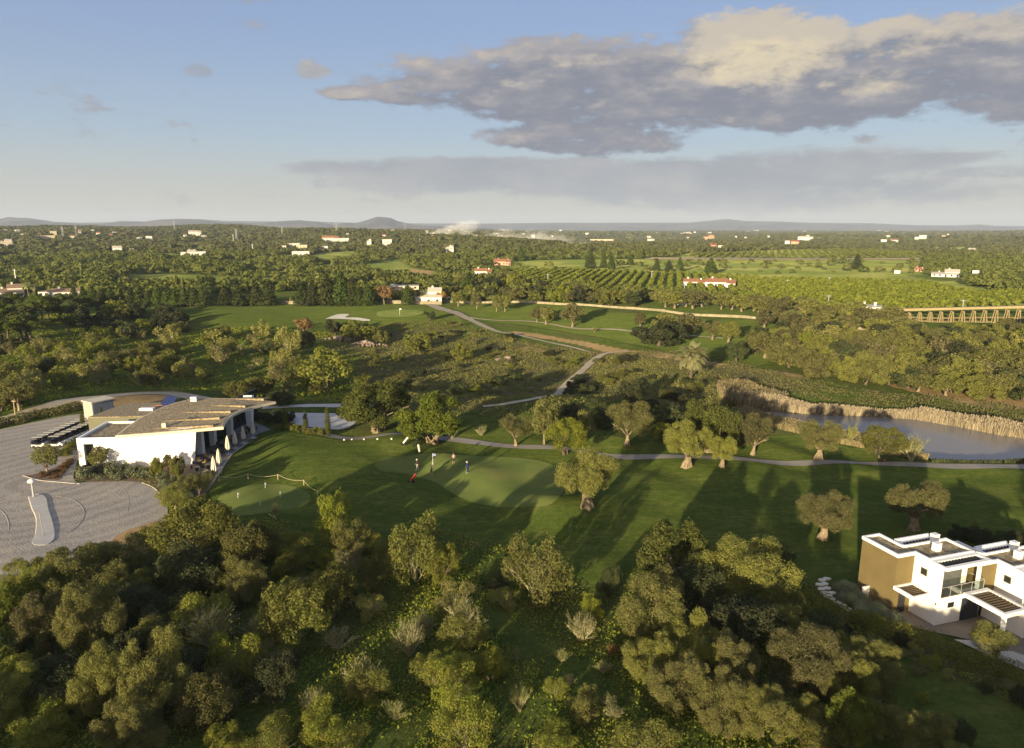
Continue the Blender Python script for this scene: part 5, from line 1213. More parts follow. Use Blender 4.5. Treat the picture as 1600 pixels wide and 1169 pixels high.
# foreground
for a in (('green', 310, 888, 782, 112, 'large bright leafy tree between the yard and the practice green'), ('green', 393, 908, 815, 84, 'bright leafy tree right of the large one below the practice green'),
          ('scrub', 520, 850, 768, 62, 'pointed scrub tree at the lawn edge below the rope fence'), ('scrub', 545, 868, 808, 60, 'lower scrub tree leaning against the pointed one'), ('scrub', 462, 880, 828, 60, 'brownish sparse bush left of the pointed scrub tree'),
          ('scrub', 650, 908, 805, 96, 'tall mixed scrub tree at the lawn edge in the middle'), ('green', 690, 915, 850, 56, 'green bush leaning right of the tall mixed scrub tree'), ('scrub', 600, 880, 845, 40, 'small bush behind the tall mixed scrub tree'),
          ('green', 580, 934, 872, 44, 'narrow green bush standing left of the tall mixed scrub tree'),
          ('scrub', 840, 938, 835, 104, 'isolated rounded scrub tree in the middle at the lawn edge'), ('dark', 775, 925, 898, 40, 'low dark bush left of the isolated rounded tree'),
          ('green', 520, 965, 880, 92, 'spreading light green tree below the pointed scrub tree'), ('scrub', 462, 1005, 903, 108, 'wide olive coloured scrub tree in the left middle'),
          ('twiggy', 640, 1025, 935, 76, 'upright twiggy tree with pale vertical stems'), ('twiggy', 725, 1005, 908, 108, 'wide drooping twiggy tree right of the upright one'), ('scrub', 728, 1010, 950, 80, 'leafy undergrowth bush below the drooping twiggy tree'),
          ('twiggy', 568, 1082, 992, 88, 'fan shaped twiggy tree in the lower middle'), ('scrub', 575, 1090, 1035, 70, 'leafy bush at the foot of the fan shaped tree'), ('twiggy', 490, 1115, 1052, 64, 'small fan of bare twigs in the lower left middle'),
          ('scrub', 725, 1172, 1080, 90, 'dense shaded scrub tree at the bottom middle'), ('twiggy', 910, 1002, 936, 62, 'pale twiggy bush beside the big olive clump'), ('twiggy', 812, 1112, 1050, 44, 'leafless bush in the dark strip'), ('twiggy', 808, 1035, 998, 16, 'thin dead sapling in the dark strip'),
          ('carob', 1048, 918, 815, 120, 'carob with sunlit yellow green tips at the back of the big clump'), ('bigolive', 1165, 938, 832, 135, 'wide olive at the back right of the big clump'), ('bigolive', 1030, 1000, 882, 130, 'olive at the left of the big clump'),
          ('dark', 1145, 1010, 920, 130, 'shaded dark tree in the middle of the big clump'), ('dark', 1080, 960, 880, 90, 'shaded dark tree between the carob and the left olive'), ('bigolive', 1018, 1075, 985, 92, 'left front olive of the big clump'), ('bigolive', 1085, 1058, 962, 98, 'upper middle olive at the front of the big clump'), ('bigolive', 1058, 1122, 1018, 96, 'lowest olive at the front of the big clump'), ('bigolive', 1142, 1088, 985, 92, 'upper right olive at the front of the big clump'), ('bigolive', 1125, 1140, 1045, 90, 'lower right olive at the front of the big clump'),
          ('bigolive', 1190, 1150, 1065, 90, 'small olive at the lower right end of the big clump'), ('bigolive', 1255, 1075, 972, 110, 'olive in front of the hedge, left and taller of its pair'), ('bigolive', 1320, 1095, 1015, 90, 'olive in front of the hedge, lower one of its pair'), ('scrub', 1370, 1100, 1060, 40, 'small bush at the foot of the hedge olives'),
          ('carob', 1325, 1165, 1082, 74, 'sunlit tipped carob at the bottom right'), ('bigolive', 1405, 1178, 1098, 84, 'olive beside the sunlit carob at the bottom right'), ('bigolive', 1460, 1185, 1115, 84, 'olive next to the round bush at the bottom right'), ('dark', 1495, 1168, 1126, 50, 'round blue green bush at the bottom right'), ('shrub', 1440, 1098, 1080, 26, 'lone low bush on the small shaded lawn'),
          ('green', 1270, 1180, 1120, 70, 'green tree cut by the bottom edge near the right'), ('olive', 1552, 1030, 976, 62, 'small rounded olive growing on the gravel by the villa drive'),
          ('bigolive', 130, 940, 850, 128, 'olive toned tree overhanging the cobbled yard'), ('scrub', 75, 945, 880, 70, 'bush at the lower edge of the cobbled yard'), ('bigolive', 82, 1022, 922, 92, 'outer grey green tree in the left lower thicket'), ('bigolive', 150, 1030, 905, 92, 'inner grey green tree in the left lower thicket'), ('bigolive', 168, 1115, 1000, 96, 'left one of the three low olives in the thicket'), ('bigolive', 255, 1120, 985, 105, 'right one of the three low olives in the thicket'), ('bigolive', 215, 1172, 1070, 104, 'lowest of the three low olives in the thicket'),
          ('dark', 240, 985, 905, 110, 'shaded dark tree inside the left lower thicket'), ('dark', 200, 925, 890, 50, 'dark bush next to the ochre earth'), ('twiggy', 330, 1010, 905, 120, 'half bare tree leaning right in the left lower thicket'), ('scrub', 310, 990, 915, 100, 'leafy tree behind the half bare one'), ('scrub', 370, 1065, 985, 80, 'scrub with bare branches at the right end of the left thicket'),
          ('carob', 35, 990, 905, 84, 'dark glossy carob at the left edge below the yard'), ('scrub', 20, 1075, 1010, 80, 'weedy bush at the left edge'), ('scrub', 60, 1165, 1100, 110, 'overgrown bush in the bottom left corner'), ('green', 350, 1175, 1125, 60, 'green flowering bush at the bottom left'), ('dark', 290, 1080, 1000, 100, 'dark tree between the big left tree and the leaning one'),
          ('scrub', 430, 1175, 1120, 90, 'low scrub at the bottom edge right of the flowering bush'), ('scrub', 540, 1180, 1130, 80, 'low scrub at the bottom edge below the twig fan'), ('scrub', 860, 1180, 1130, 90, 'low scrub at the bottom edge below the dead sapling'), ('scrub', 1010, 1190, 1120, 100, 'scrub at the bottom edge under the big clump'),
          ('green', 268, 905, 878, 36, 'small yellow green bush by the ochre earth'), ('dark', 950, 930, 880, 40, 'dark bush at the shaded corner of the lawn')):
    T(a[0], *a[1:5], a[5])
# hedge in front of the villas: a dense row
def leafy_band(name, pts, width, height, n, size, mat, label, cat, seed=1):
    rng = np.random.default_rng(seed); c_ = smooth_line([tuple(gp(*p_)[:2]) for p_ in pts], 6); blobs = []
    for i in range(len(c_)-1):
        L_ = (c_[i+1]-c_[i]).length; k2 = max(1, int(L_/(width*.35)))
        for j in range(k2):
            q_ = c_[i].lerp(c_[i+1], j/k2); z_ = H1(q_.x, q_.y)
            for _ in range(3): blobs.append([q_.x+rng.normal(0, width*.22), q_.y+rng.normal(0, width*.22), z_+height*rng.uniform(.25, .7), width*rng.uniform(.28, .42)])
    blobs = np.array(blobs); o_ = np.array([c_[0].x, c_[0].y, 0]); blobs[:, :3] -= o_
    V, t_ = blob_leaves(blobs, n, size, rng); ob = link(name, quads_mesh(name, V, t_, M[mat])); ob.location = o_; return tag(ob, label, cat)
leafy_band('hedge', [(1232, 930), (1290, 954), (1350, 984), (1400, 998), (1450, 1013), (1500, 1032), (1560, 1051), (1640, 1076), (1720, 1104)], 1.6, 1.4, 46000, .12, 'fresh', 'long dense hedge curving below the villas', 'hedge', 4)
leafy_band('hedge', [(-60, 680), (0, 667), (40, 658), (90, 647), (125, 640)], 2.4, 1.3, 14000, .3, 'scrub', 'low green hedge between the cobbled yard and the dirt road', 'hedge', 5)
T('shrub', 1358, 985, 955, 48, 'sunlit yellow flowering bush in the hedge near the ball shrubs', lod=0)
for i, a in enumerate(((1310, 925), (1322, 932), (1331, 927), (1316, 940), (1329, 942), (1340, 937), (1350, 945), (1343, 953), (1358, 958), (1370, 956), (1366, 967), (1378, 963), (1382, 972), (1392, 970), (1404, 978), (1352, 970), (1320, 922), (1346, 962))):
    q = gp(a[0], a[1]); put('ballb', q, 1.1, .95, 'clipped round grey green ball shrub beside the brown villa wall', 'ball shrubs beside the villa', lod=0)
# flat stepping stones
k_ = 0
for i, (x, y) in enumerate(((1284, 908), (1281, 915), (1283, 922), (1288, 928), (1294, 933), (1301, 938), (1309, 943), (1317, 948), (1292, 906), (1289, 914), (1293, 921), (1300, 928), (1326, 954))):
    q = gp(x, y); a = rs.uniform(0, 6); mb = MB(); n = 6; r0 = .42; mb.prism([(r0*rs.uniform(.8, 1.2)*math.cos(a+k_*2*math.pi/n), r0*.75*rs.uniform(.8, 1.2)*math.sin(a+k_*2*math.pi/n)) for k_ in range(n)], 0, .16); o = mb.build('flat_stone', M['sand'], bevel=.02); o.location = (q.x, q.y, q.z+.02)
    tag(o, 'flat pale stone in the curved edging beside the ball shrubs', 'stone', 'flat stones edging the ball shrubs')
T('reddish' if 0 else 'redsh', 957, 1022, 1004, 22, 'small rust coloured dead bush beside the big olive clump', lod=0)

# more scrub between the named foreground trees
def px_of(x, y, z=0):
    d = depth(x, y, z); return 800+FPX*x/d
FGP = [([(0, 925), (60, 905), (240, 880), (420, 890), (440, 1169), (0, 1169)], 15, 'thicket below the yard', ['scrub', 'bigolive', 'green', 'dark', 'twiggy'], (4, 7)),
       ([(420, 900), (600, 890), (780, 940), (860, 1000), (640, 1169), (430, 1169)], 15, 'overgrown middle ground', ['scrub', 'twiggy', 'pale', 'green', 'twiggy'], (2.5, 5)),
       ([(280, 880), (420, 860), (600, 850), (640, 890), (420, 915), (290, 915)], 9, 'strip below the practice green', ['scrub', 'green', 'pale'], (2.5, 4.5)),
       ([(880, 960), (960, 930), (980, 1100), (1000, 1169), (820, 1169)], 8, 'slope beside the clump', ['scrub', 'twiggy'], (1.6, 3)),
       ([(1180, 1000), (1240, 960), (1380, 1080), (1300, 1169), (1200, 1169)], 12, 'shade below the hedge', ['bigolive', 'scrub', 'dark'], (3, 5)),
       ([(1240, 950), (1330, 975), (1600, 1080), (1600, 1120), (1400, 1040), (1280, 990)], 16, 'bank below the hedge', ['scrub', 'pale', 'dark'], (1.0, 2.2))]
frs = random.Random(99)
for (pl, n, where_, kinds, wr) in FGP:
    got = tries = 0; xs = [q[0] for q in pl]; ys = [q[1] for q in pl]
    while got < n and tries < 900:
        tries += 1; x = frs.uniform(min(xs), max(xs)); y = frs.uniform(min(ys), max(ys)); w_ = frs.uniform(*wr)
        if not inpoly(x, y, pl): continue
        p = gp(x, y)
        if any((p.x-q[0])**2+(p.y-q[1])**2 < (.36*(w_+q[2]))**2 for q in placed): continue
        k_ = frs.choice(kinds); ad = {'scrub': 'olive green scrub bush', 'bigolive': 'grey green wild olive', 'green': 'bright leafy bush', 'dark': 'dark shaded bush', 'twiggy': 'bare twiggy bush', 'pale': 'dry straw toned bush'}[k_]
        pos_ = ('left' if x < min(xs)+(max(xs)-min(xs))/3 else 'right' if x > max(xs)-(max(xs)-min(xs))/3 else 'centre')+(', upper part' if y < (min(ys)+max(ys))/2 else ', lower part')
        lb = ('big ' if w_ > (wr[0]+wr[1])/2 else 'small ')+ad+' in the '+where_+', '+pos_
        put(k_, p, w_, w_*frs.uniform(.6, .9), lb, lb); got += 1
# ------------------------------------------------------------------ palm
def palm_tree(px, base, top, wpx, label, seed=1, nf=110):
    p = gp(px, base); dp = depth(p.x, p.y); wid = wpx*dp/FPX; hh = ztop(top, p.y)-p.z; t = tag(empty('palm_tree', p), label, 'palm tree')
    Rf = wid*.52; zc = hh-Rf*.85
    MB().tube([(0, 0, -.3), (.05, 0, zc*.5), (0, 0, zc+.2)], [.42, .33, .4], 9).build('trunk', M['barkd'], t)
    rng = np.random.default_rng(seed); V = []
    for i in range(nf):
        a = rng.uniform(0, 6.283); e = rng.uniform(-.35, 1.45); Lf = Rf*rng.uniform(1.0, 1.25); w0 = .7
        pts = []; cur = np.array([0, 0, zc+.3]); ang = e
        for k in range(9):
            d = np.array([math.cos(a)*math.cos(ang), math.sin(a)*math.cos(ang), math.sin(ang)]); pts.append((cur.copy(), d)); cur = cur+d*Lf/8; ang -= .09+.17*k/8+.06*max(0, math.cos(e))
        side = np.array([-math.sin(a), math.cos(a), 0])
        for k in range(8):
            p0, d = pts[k]; p1 = pts[k+1][0]
            for s in (-1, 1):
                for m_ in range(4):
                    b = p0+(p1-p0)*(m_/4); up = np.cross(d, side)*s*0; L2 = w0*math.sin(math.pi*(.15+.8*(k+m_/4)/8))*Rf/2.8
                    tip = b+side*s*L2*.85+d*L2*.6-np.array([0, 0, .25])*L2; V.append([b-d*.05, b+d*.09, tip+d*.03, tip-d*.02])
    V = np.array(V); link('fronds', quads_mesh('fronds', V, rng.random(len(V)), M['palm']), t)
palm_tree(1079, 594, 537, 50, 'large round headed date palm beside the upper track')
palm_tree(45*1, 466, 442, 14, 'palm beside the two storey mansion at the left edge, left of the pair', 2, 30); palm_tree(56, 467, 443, 14, 'palm beside the two storey mansion at the left edge, right of the pair', 3, 30)
# ------------------------------------------------------------------ middle distance trees, placed one by one
for a in (('scrub', 512, 610, 547, 72, 'big rounded scrub tree above the clubhouse roof tip'), ('scrub', 470, 590, 555, 44, 'scrub tree left of the big rounded one'), ('pale', 452, 556, 511, 36, 'tall pale dry bush near the far green'), ('autumn', 474, 522, 498, 32, 'orange tinted bush at the far fairway edge'),
          ('dark', 524, 524, 500, 28, 'dark round bush below the sand bunker'), ('scrub', 562, 530, 502, 52, 'wide green bush below the sand bunker'), ('scrub', 595, 538, 517, 22, 'bush right of the rubble pile'), ('scrub', 655, 548, 520, 42, 'pair of round bushes in the weedy field'), ('scrub', 720, 564, 536, 30, 'upright bush in the weedy field'),
          ('scrub', 632, 592, 580, 22, 'small round bush in the middle of the weedy field'), ('scrub', 568, 600, 584, 30, 'bright small bush left in the weedy field'), ('scrub', 748, 620, 607, 12, 'tiny bush near the dirt track end'), ('scrub', 765, 560, 552, 22, 'low bush by the white rubble'), ('dark', 500, 600, 575, 40, 'dark bush beside the big rounded scrub tree'),
          ('green', 495, 612, 598, 30, 'low leafy bush at the foot of the big rounded scrub tree'), ('green', 372, 622, 596, 40, 'round leafy bush right behind the clubhouse roof'), ('green', 410, 620, 590, 40, 'leafy bush above the roof tip of the clubhouse'), ('dark', 440, 634, 612, 40, 'dark bush right of the clubhouse roof tip'),
          ('dark', 1030, 541, 504, 74, 'wide dark clump of bushes on the upper fairway'), ('olive', 1074, 527, 492, 46, 'olive behind the wide dark clump'), ('olive', 1040, 518, 490, 36, 'olive at the top left of the wide dark clump'), ('olive', 1000, 512, 490, 20, 'small olive with a pale foot on the upper fairway'),
          ('olive', 1113, 531, 501, 30, 'olive with a thick pale trunk right of the wide dark clump'), ('olive', 1138, 535, 504, 34, 'olive next to the thick trunked one'), ('dark', 1150, 565, 534, 30, 'rounded dense bush right of the date palm'), ('olive', 1195, 560, 520, 44, 'large olive at the start of the pond side grove'),
          ('olive', 839, 504, 480, 18, 'left of two small olives on the upper fairway'), ('olive', 853, 507, 480, 26, 'right of two small olives on the upper fairway'), ('olive', 894.5, 511, 475, 30, 'taller olive casting a long shadow on the upper fairway'), ('twiggy', 929, 519, 503, 16, 'small sparse tree on the upper fairway'),
          ('dark', 672, 500, 487, 14, 'small dark tree right of the far green'), ('olive', 716, 479, 457, 22, 'olive with a pale trunk at the far track'), ('olive', 745, 483, 460, 18, 'olive on the lawn right of the far track, left of three'), ('olive', 776, 487, 463, 18, 'olive on the lawn right of the far track, middle of three'), ('olive', 789, 487, 462, 18, 'olive on the lawn right of the far track, right of three'),
          ('autumn', 600, 476, 447, 30, 'reddish autumn tree in front of the far green wall'), ('conif', 637, 476, 447, 17, 'dark upright tree left of the white farmhouse'), ('olive', 655, 474, 454, 16, 'tree in front of the white farmhouse'), ('autumn', 690, 474, 456, 16, 'pale tree beside the small white hut'),
          ('twiggy', 455, 475, 454, 16, 'leafless tree between the dark conifers'), ('pine', 605, 443, 426, 34, 'broad umbrella pine behind the parked cars'), ('conif', 1338, 421, 399, 15, 'lone tall conifer in the distant fields'),
          ('conif', 815, 408, 388, 13, 'dark pointed conifer above the orchard, leftmost'), ('conif', 922, 420, 391, 15, 'tall conifer of the trio above the orchard, left one'), ('conif', 943, 419, 390, 9, 'narrow conifer of the trio above the orchard, middle one'), ('conif', 955, 422, 397, 11, 'conifer of the trio above the orchard, right one'),
          ('conif', 1110, 428, 404, 18, 'broad conifer behind the orange roofed farmhouse'), ('conif', 1062, 424, 403, 11, 'conifer in the field left of the broad one'), ('conif', 1045, 425, 408, 12, 'short conifer in the small field row'), ('conif', 1026, 424, 405, 10, 'conifer at the left of the small field row'), ('conif', 985, 414, 399, 11, 'dark conifer at the far edge of the orchard')):
    T(a[0], *a[1:5], a[5])
ORD = 'first second third fourth fifth sixth seventh eighth ninth tenth eleventh twelfth'.split()
for i, x in enumerate(list(range(118, 188, 14))+list(range(206, 322, 14))): T('conif', x, 479, 447+rs.uniform(-1, 7), 18, 'dark evergreen of the tall screen '+('left' if i < 5 else 'right')+' of the gate gap, '+ORD[i if i < 5 else i-5]+' from the left', 'dark evergreens of the far fairway screen', lod=2)
for i, (x, tp, w_) in enumerate(((352, 448, 24), (372, 447, 26), (402, 444, 26), (420, 443, 24), (474, 444, 26), (490, 440, 24), (512, 430, 26), (535, 428, 28), (552, 440, 22), (560, 452, 16), (576, 446, 20))): T('conif', x, 478, tp, w_, 'broad green conifer behind the far green, '+ORD[i]+' from the left', 'broad conifers behind the far green')
def fill(kinds, poly, n, wr, hr, label, group, gap=.7, lodf=None, ar=1.0, seed=0, names=None, where=None):
    """random but fixed planting inside a pixel polygon, every tree a thing"""
    rng = random.Random(seed); xs = [q[0] for q in poly]; ys = [q[1] for q in poly]; got = 0; tries = 0
    x0_, x1_, y0_, y1_ = min(xs), max(xs), min(ys), max(ys); wm = sum(wr)/2
    while got < n and tries < n*60:
        tries += 1; x = rng.uniform(min(xs), max(xs)); y = rng.uniform(min(ys), max(ys))
        if not inpoly(x, y, poly): continue
        if rng.random() > ((ys and (y/max(ys)))**1): continue
        p = gp(x, y); w_ = rng.uniform(*wr)
        if any((p.x-q[0])**2+(p.y-q[1])**2 < (gap*.5*(w_+q[2]))**2 for q in placed): continue
        k_ = rng.choice(kinds); lb = label[k_] if isinstance(label, dict) else label
        if where is not None:
            rows, cols_ = where; fy = min(.999, max(0, (y-y0_)/(y1_-y0_))); fx = min(.999, max(0, (min(max(x, 0), 1600)-max(x0_, 0))/(min(x1_, 1600)-max(x0_, 0))))
            bits = [b for b in (rows[int(fy*len(rows))] if rows else '', cols_[int(fx*len(cols_))] if cols_ else '') if b]
            lb = ('large ' if w_ > wm+(wr[1]-wr[0])*.2 else 'small ' if w_ < wm-(wr[1]-wr[0])*.2 else '')+lb+', '+' '.join(bits)
        put(k_, p, w_, w_*rng.uniform(*hr), lb, lb, parts=p.y < 330); got += 1
LBL = {'scrub': 'olive toned scrub in wild ground behind clubhouse', 'pale': 'pale straw bush in wild ground behind clubhouse', 'green': 'leafy bush in wild ground behind clubhouse', 'dark': 'dark bush in wild ground behind clubhouse', 'twiggy': 'bare twiggy tree in wild ground behind clubhouse'}
fill(['scrub', 'pale', 'pale', 'scrub', 'green', 'dark', 'twiggy'], [(-60, 540), (120, 530), (280, 515), (440, 520), (520, 560), (500, 620), (345, 612), (200, 608), (60, 620), (0, 645), (-60, 650)], 105, (3.6, 7), (.7, .95), LBL, 'wild ground', .62, seed=3, where=(['back', 'middle', 'front'], ['at the left edge', 'left of the shed', 'above the shed', 'above the panels', 'right end']))
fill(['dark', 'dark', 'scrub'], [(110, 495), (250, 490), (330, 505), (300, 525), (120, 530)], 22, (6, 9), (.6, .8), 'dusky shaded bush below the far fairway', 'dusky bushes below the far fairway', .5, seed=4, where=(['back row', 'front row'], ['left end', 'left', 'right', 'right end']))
fill(['pine'], [(-60, 478), (60, 478), (110, 490), (115, 520), (40, 545), (-60, 560)], 26, (8, 12), (.65, .8), 'domed green stone pine in the grove at the left edge', 'stone pines at the left edge', .42, seed=5, where=(['back row', 'middle', 'front'], ['outer side', 'inner side']))
fill(['scrub', 'olive'], [(-60, 590), (30, 590), (50, 640), (-60, 655)], 8, (6, 9), (.7, .9), 'scrub tree behind the wooden post at the left edge', 'scrub trees by the wooden post', .5, seed=6)
LW = {'bigolive': 'low crowned olive in the pond grove', 'olive': 'olive in the pond grove', 'scrub': 'scrubby tree in the pond grove', 'pale': 'greyish pale tree in the pond grove', 'dark': 'dark tree in the pond grove'}
fill(['bigolive', 'bigolive', 'bigolive', 'olive', 'scrub', 'pale', 'dark'], [(1165, 530), (1300, 535), (1420, 535), (1640, 520), (1700, 560), (1700, 625), (1560, 628), (1420, 612), (1270, 590), (1180, 560)], 185, (6.5, 10), (.6, .8), LW, 'pond grove', .42, seed=7, where=(['by the wall', 'upper middle', 'lower middle', 'by the reeds'], ['near the palm', 'left part', 'centre', 'under the bridge', 'right edge']))
fill(['olive'], [(1190, 508), (1300, 514), (1420, 528), (1420, 536), (1300, 526), (1190, 518)], 14, (6, 9), (.7, .9), 'pale trunked olive just below the stone wall', 'olives along the stone wall', .6, seed=8, where=([], ['left end', 'left', 'centre', 'right', 'right end']))
fill(['olive'], [(1020, 480), (1200, 494), (1400, 512), (1400, 507), (1200, 486), (1000, 474)], 26, (7, 10), (.7, .85), 'olive behind the long stone wall', 'olives behind the stone wall', .5, seed=9, where=([], ['left end', 'left of the long roof', 'before the long roof', 'right of the long roof', 'near the chimneyed house', 'by the bridge end']))
fill(['olive', 'scrub', 'dark'], [(690, 470), (700, 458), (850, 462), (1000, 476), (1000, 481), (850, 472)], 50, (7, 10), (.65, .9), 'tree in the belt below the orchard', 'trees between orchard and upper fairway', .45, seed=10, where=([], ['by the farmhouse', 'left', 'centre left', 'centre right', 'right', 'right end']))
fill(['olive', 'scrub', 'conif'], [(690, 455), (800, 448), (830, 462), (700, 466)], 16, (8, 11), (.8, 1.0), 'tall tree right of the white farmhouse', 'tall trees right of the white farmhouse', .5, seed=12)
LV = {'scrub': 'low green bush in the weedy valley', 'dark': 'low dark bush in the weedy valley', 'pale': 'low dry bush in the weedy valley'}
fill(['scrub', 'dark', 'dark', 'scrub', 'pale'], [(560, 530), (700, 505), (860, 540), (930, 575), (860, 605), (700, 630), (560, 620)], 60, (2.0, 4.5), (.4, .6), LV, 'weedy valley', .8, seed=13, where=(['back', 'middle', 'front'], ['left end', 'left part', 'centre', 'right by the track']))
fill(['scrub', 'dark', 'green'], [(900, 575), (960, 560), (1060, 585), (1180, 610), (1150, 640), (960, 620), (880, 625)], 26, (2.0, 4.5), (.4, .6), 'low bush between the dirt track and the pond', 'low bushes between track and pond', .8, seed=14, where=(['back', 'front'], ['by the track', 'below the palm', 'by the pond']))
# ------------------------------------------------------------------ masses nobody could count
def scatter_mesh(name, pts, size, h, n, mat, seed, asp=.8, kind='stuff', label=None, fill_=.5):
    """one object: n leaf faces on a rounded clump at every point"""
    rng = np.random.default_rng(seed); pts = np.asarray(pts); m = len(pts)
    d = unit(rng.normal(0, 1, (m, n, 3))); d[..., 2] = np.abs(d[..., 2])*1.0-.15
    s = np.asarray(size)[:, None, None]; hh = np.asarray(h)[:, None]
    r = (.75+.3*rng.random((m, n, 1)))
    P = np.stack([pts[:, None, 0]+d[..., 0]*(s*r)[..., 0]*.5, pts[:, None, 1]+d[..., 1]*(s*r)[..., 0]*.5, pts[:, None, 2]+hh*.45+d[..., 2]*hh*.55*r[..., 0]], -1).reshape(-1, 3)
    ls = np.repeat(np.asarray(size)*fill_, n); N = d.reshape(-1, 3)
    tn = np.clip(np.repeat(rng.random(m), n)*.7+rng.random(m*n)*.3, 0, 1)
    N = unit(N+rng.normal(0, .45, N.shape)); T_ = unit(np.cross(N, rng.normal(0, 1, N.shape))); B_ = np.cross(N, T_)*asp
    T_ = T_*ls[:, None]*.5; B_ = B_*ls[:, None]*.5
    V = np.stack([P-T_, P-B_, P+T_, P+B_], 1)
    return tag(link(name, quads_mesh(name, V, tn, mat)), label, kind=kind)
def world_scatter(poly, spacing, jitter, seed, density=None, rowdir=None):
    rng = np.random.default_rng(seed); xs = [q[0] for q in poly]; ys = [q[1] for q in poly]
    if rowdir is None:
        n = int((max(xs)-min(xs))*(max(ys)-min(ys))/spacing**2); x = rng.uniform(min(xs), max(xs), n); y = rng.uniform(min(ys), max(ys), n)
    else:
        a, s2 = rowdir; c_, s_ = math.cos(a), math.sin(a); cxx, cyy = np.mean(xs), np.mean(ys); D = max(max(xs)-min(xs), max(ys)-min(ys))*.8
        A_, B_ = np.meshgrid(np.arange(-D, D, spacing), np.arange(-D, D, s2)); A_, B_ = A_.ravel()+rng.normal(0, jitter, A_.size), B_.ravel()+rng.normal(0, jitter*.3, A_.size)
        x = cxx+A_*c_-B_*s_; y = cyy+A_*s_+B_*c_
    ok = inpoly(x, y, poly); x, y = x[ok], y[ok]
    return x, y
ORCH = [[(1180, 437), (1300, 438), (1440, 443), (1500, 455), (1570, 470), (1600, 478), (1400, 486), (1290, 484), (1200, 462)], [(790, 424), (900, 423), (1060, 428), (1180, 434), (1200, 462), (1290, 484), (1190, 478), (1060, 462), (900, 458), (800, 448)],
        [(1450, 462), (1640, 455), (1700, 470), (1620, 480), (1560, 470)]]
pp = []
for i, pl in enumerate(ORCH):
    x, y = world_scatter(gpoly(pl), 3.6, .5, 20+i, rowdir=(R(77), 6.0))
    keep = np.random.default_rng(i).random(len(x)) > .08; x, y = x[keep], y[keep]; pp.append(np.stack([x, y, hgt(x, y)], 1))
pp = np.concatenate(pp); rg = np.random.default_rng(3); scatter_mesh('orchard_foliage', pp, 3.1+rg.random(len(pp))*.8, 2.4+rg.random(len(pp))*.7, 30, M['orchard'], 5, label='rows of bright green fruit trees of the far orchards')
# far orchards on the slopes
pp = []
for i, pl in enumerate([[(1080, 396), (1280, 391), (1440, 393), (1440, 402), (1080, 403)], [(930, 392), (1030, 383), (1080, 396), (1050, 401), (930, 402)]]):
    x, y = world_scatter(gpoly(pl), 5.5, .6, 30+i, rowdir=(R(70), 9)); pp.append(np.stack([x, y, hgt(x, y)], 1))
pp = np.concatenate(pp); scatter_mesh('orchard_foliage', pp, np.full(len(pp), 4.6), np.full(len(pp), 3.0), 8, M['orchard'], 6, label='hazy orchard rows on the distant slope')
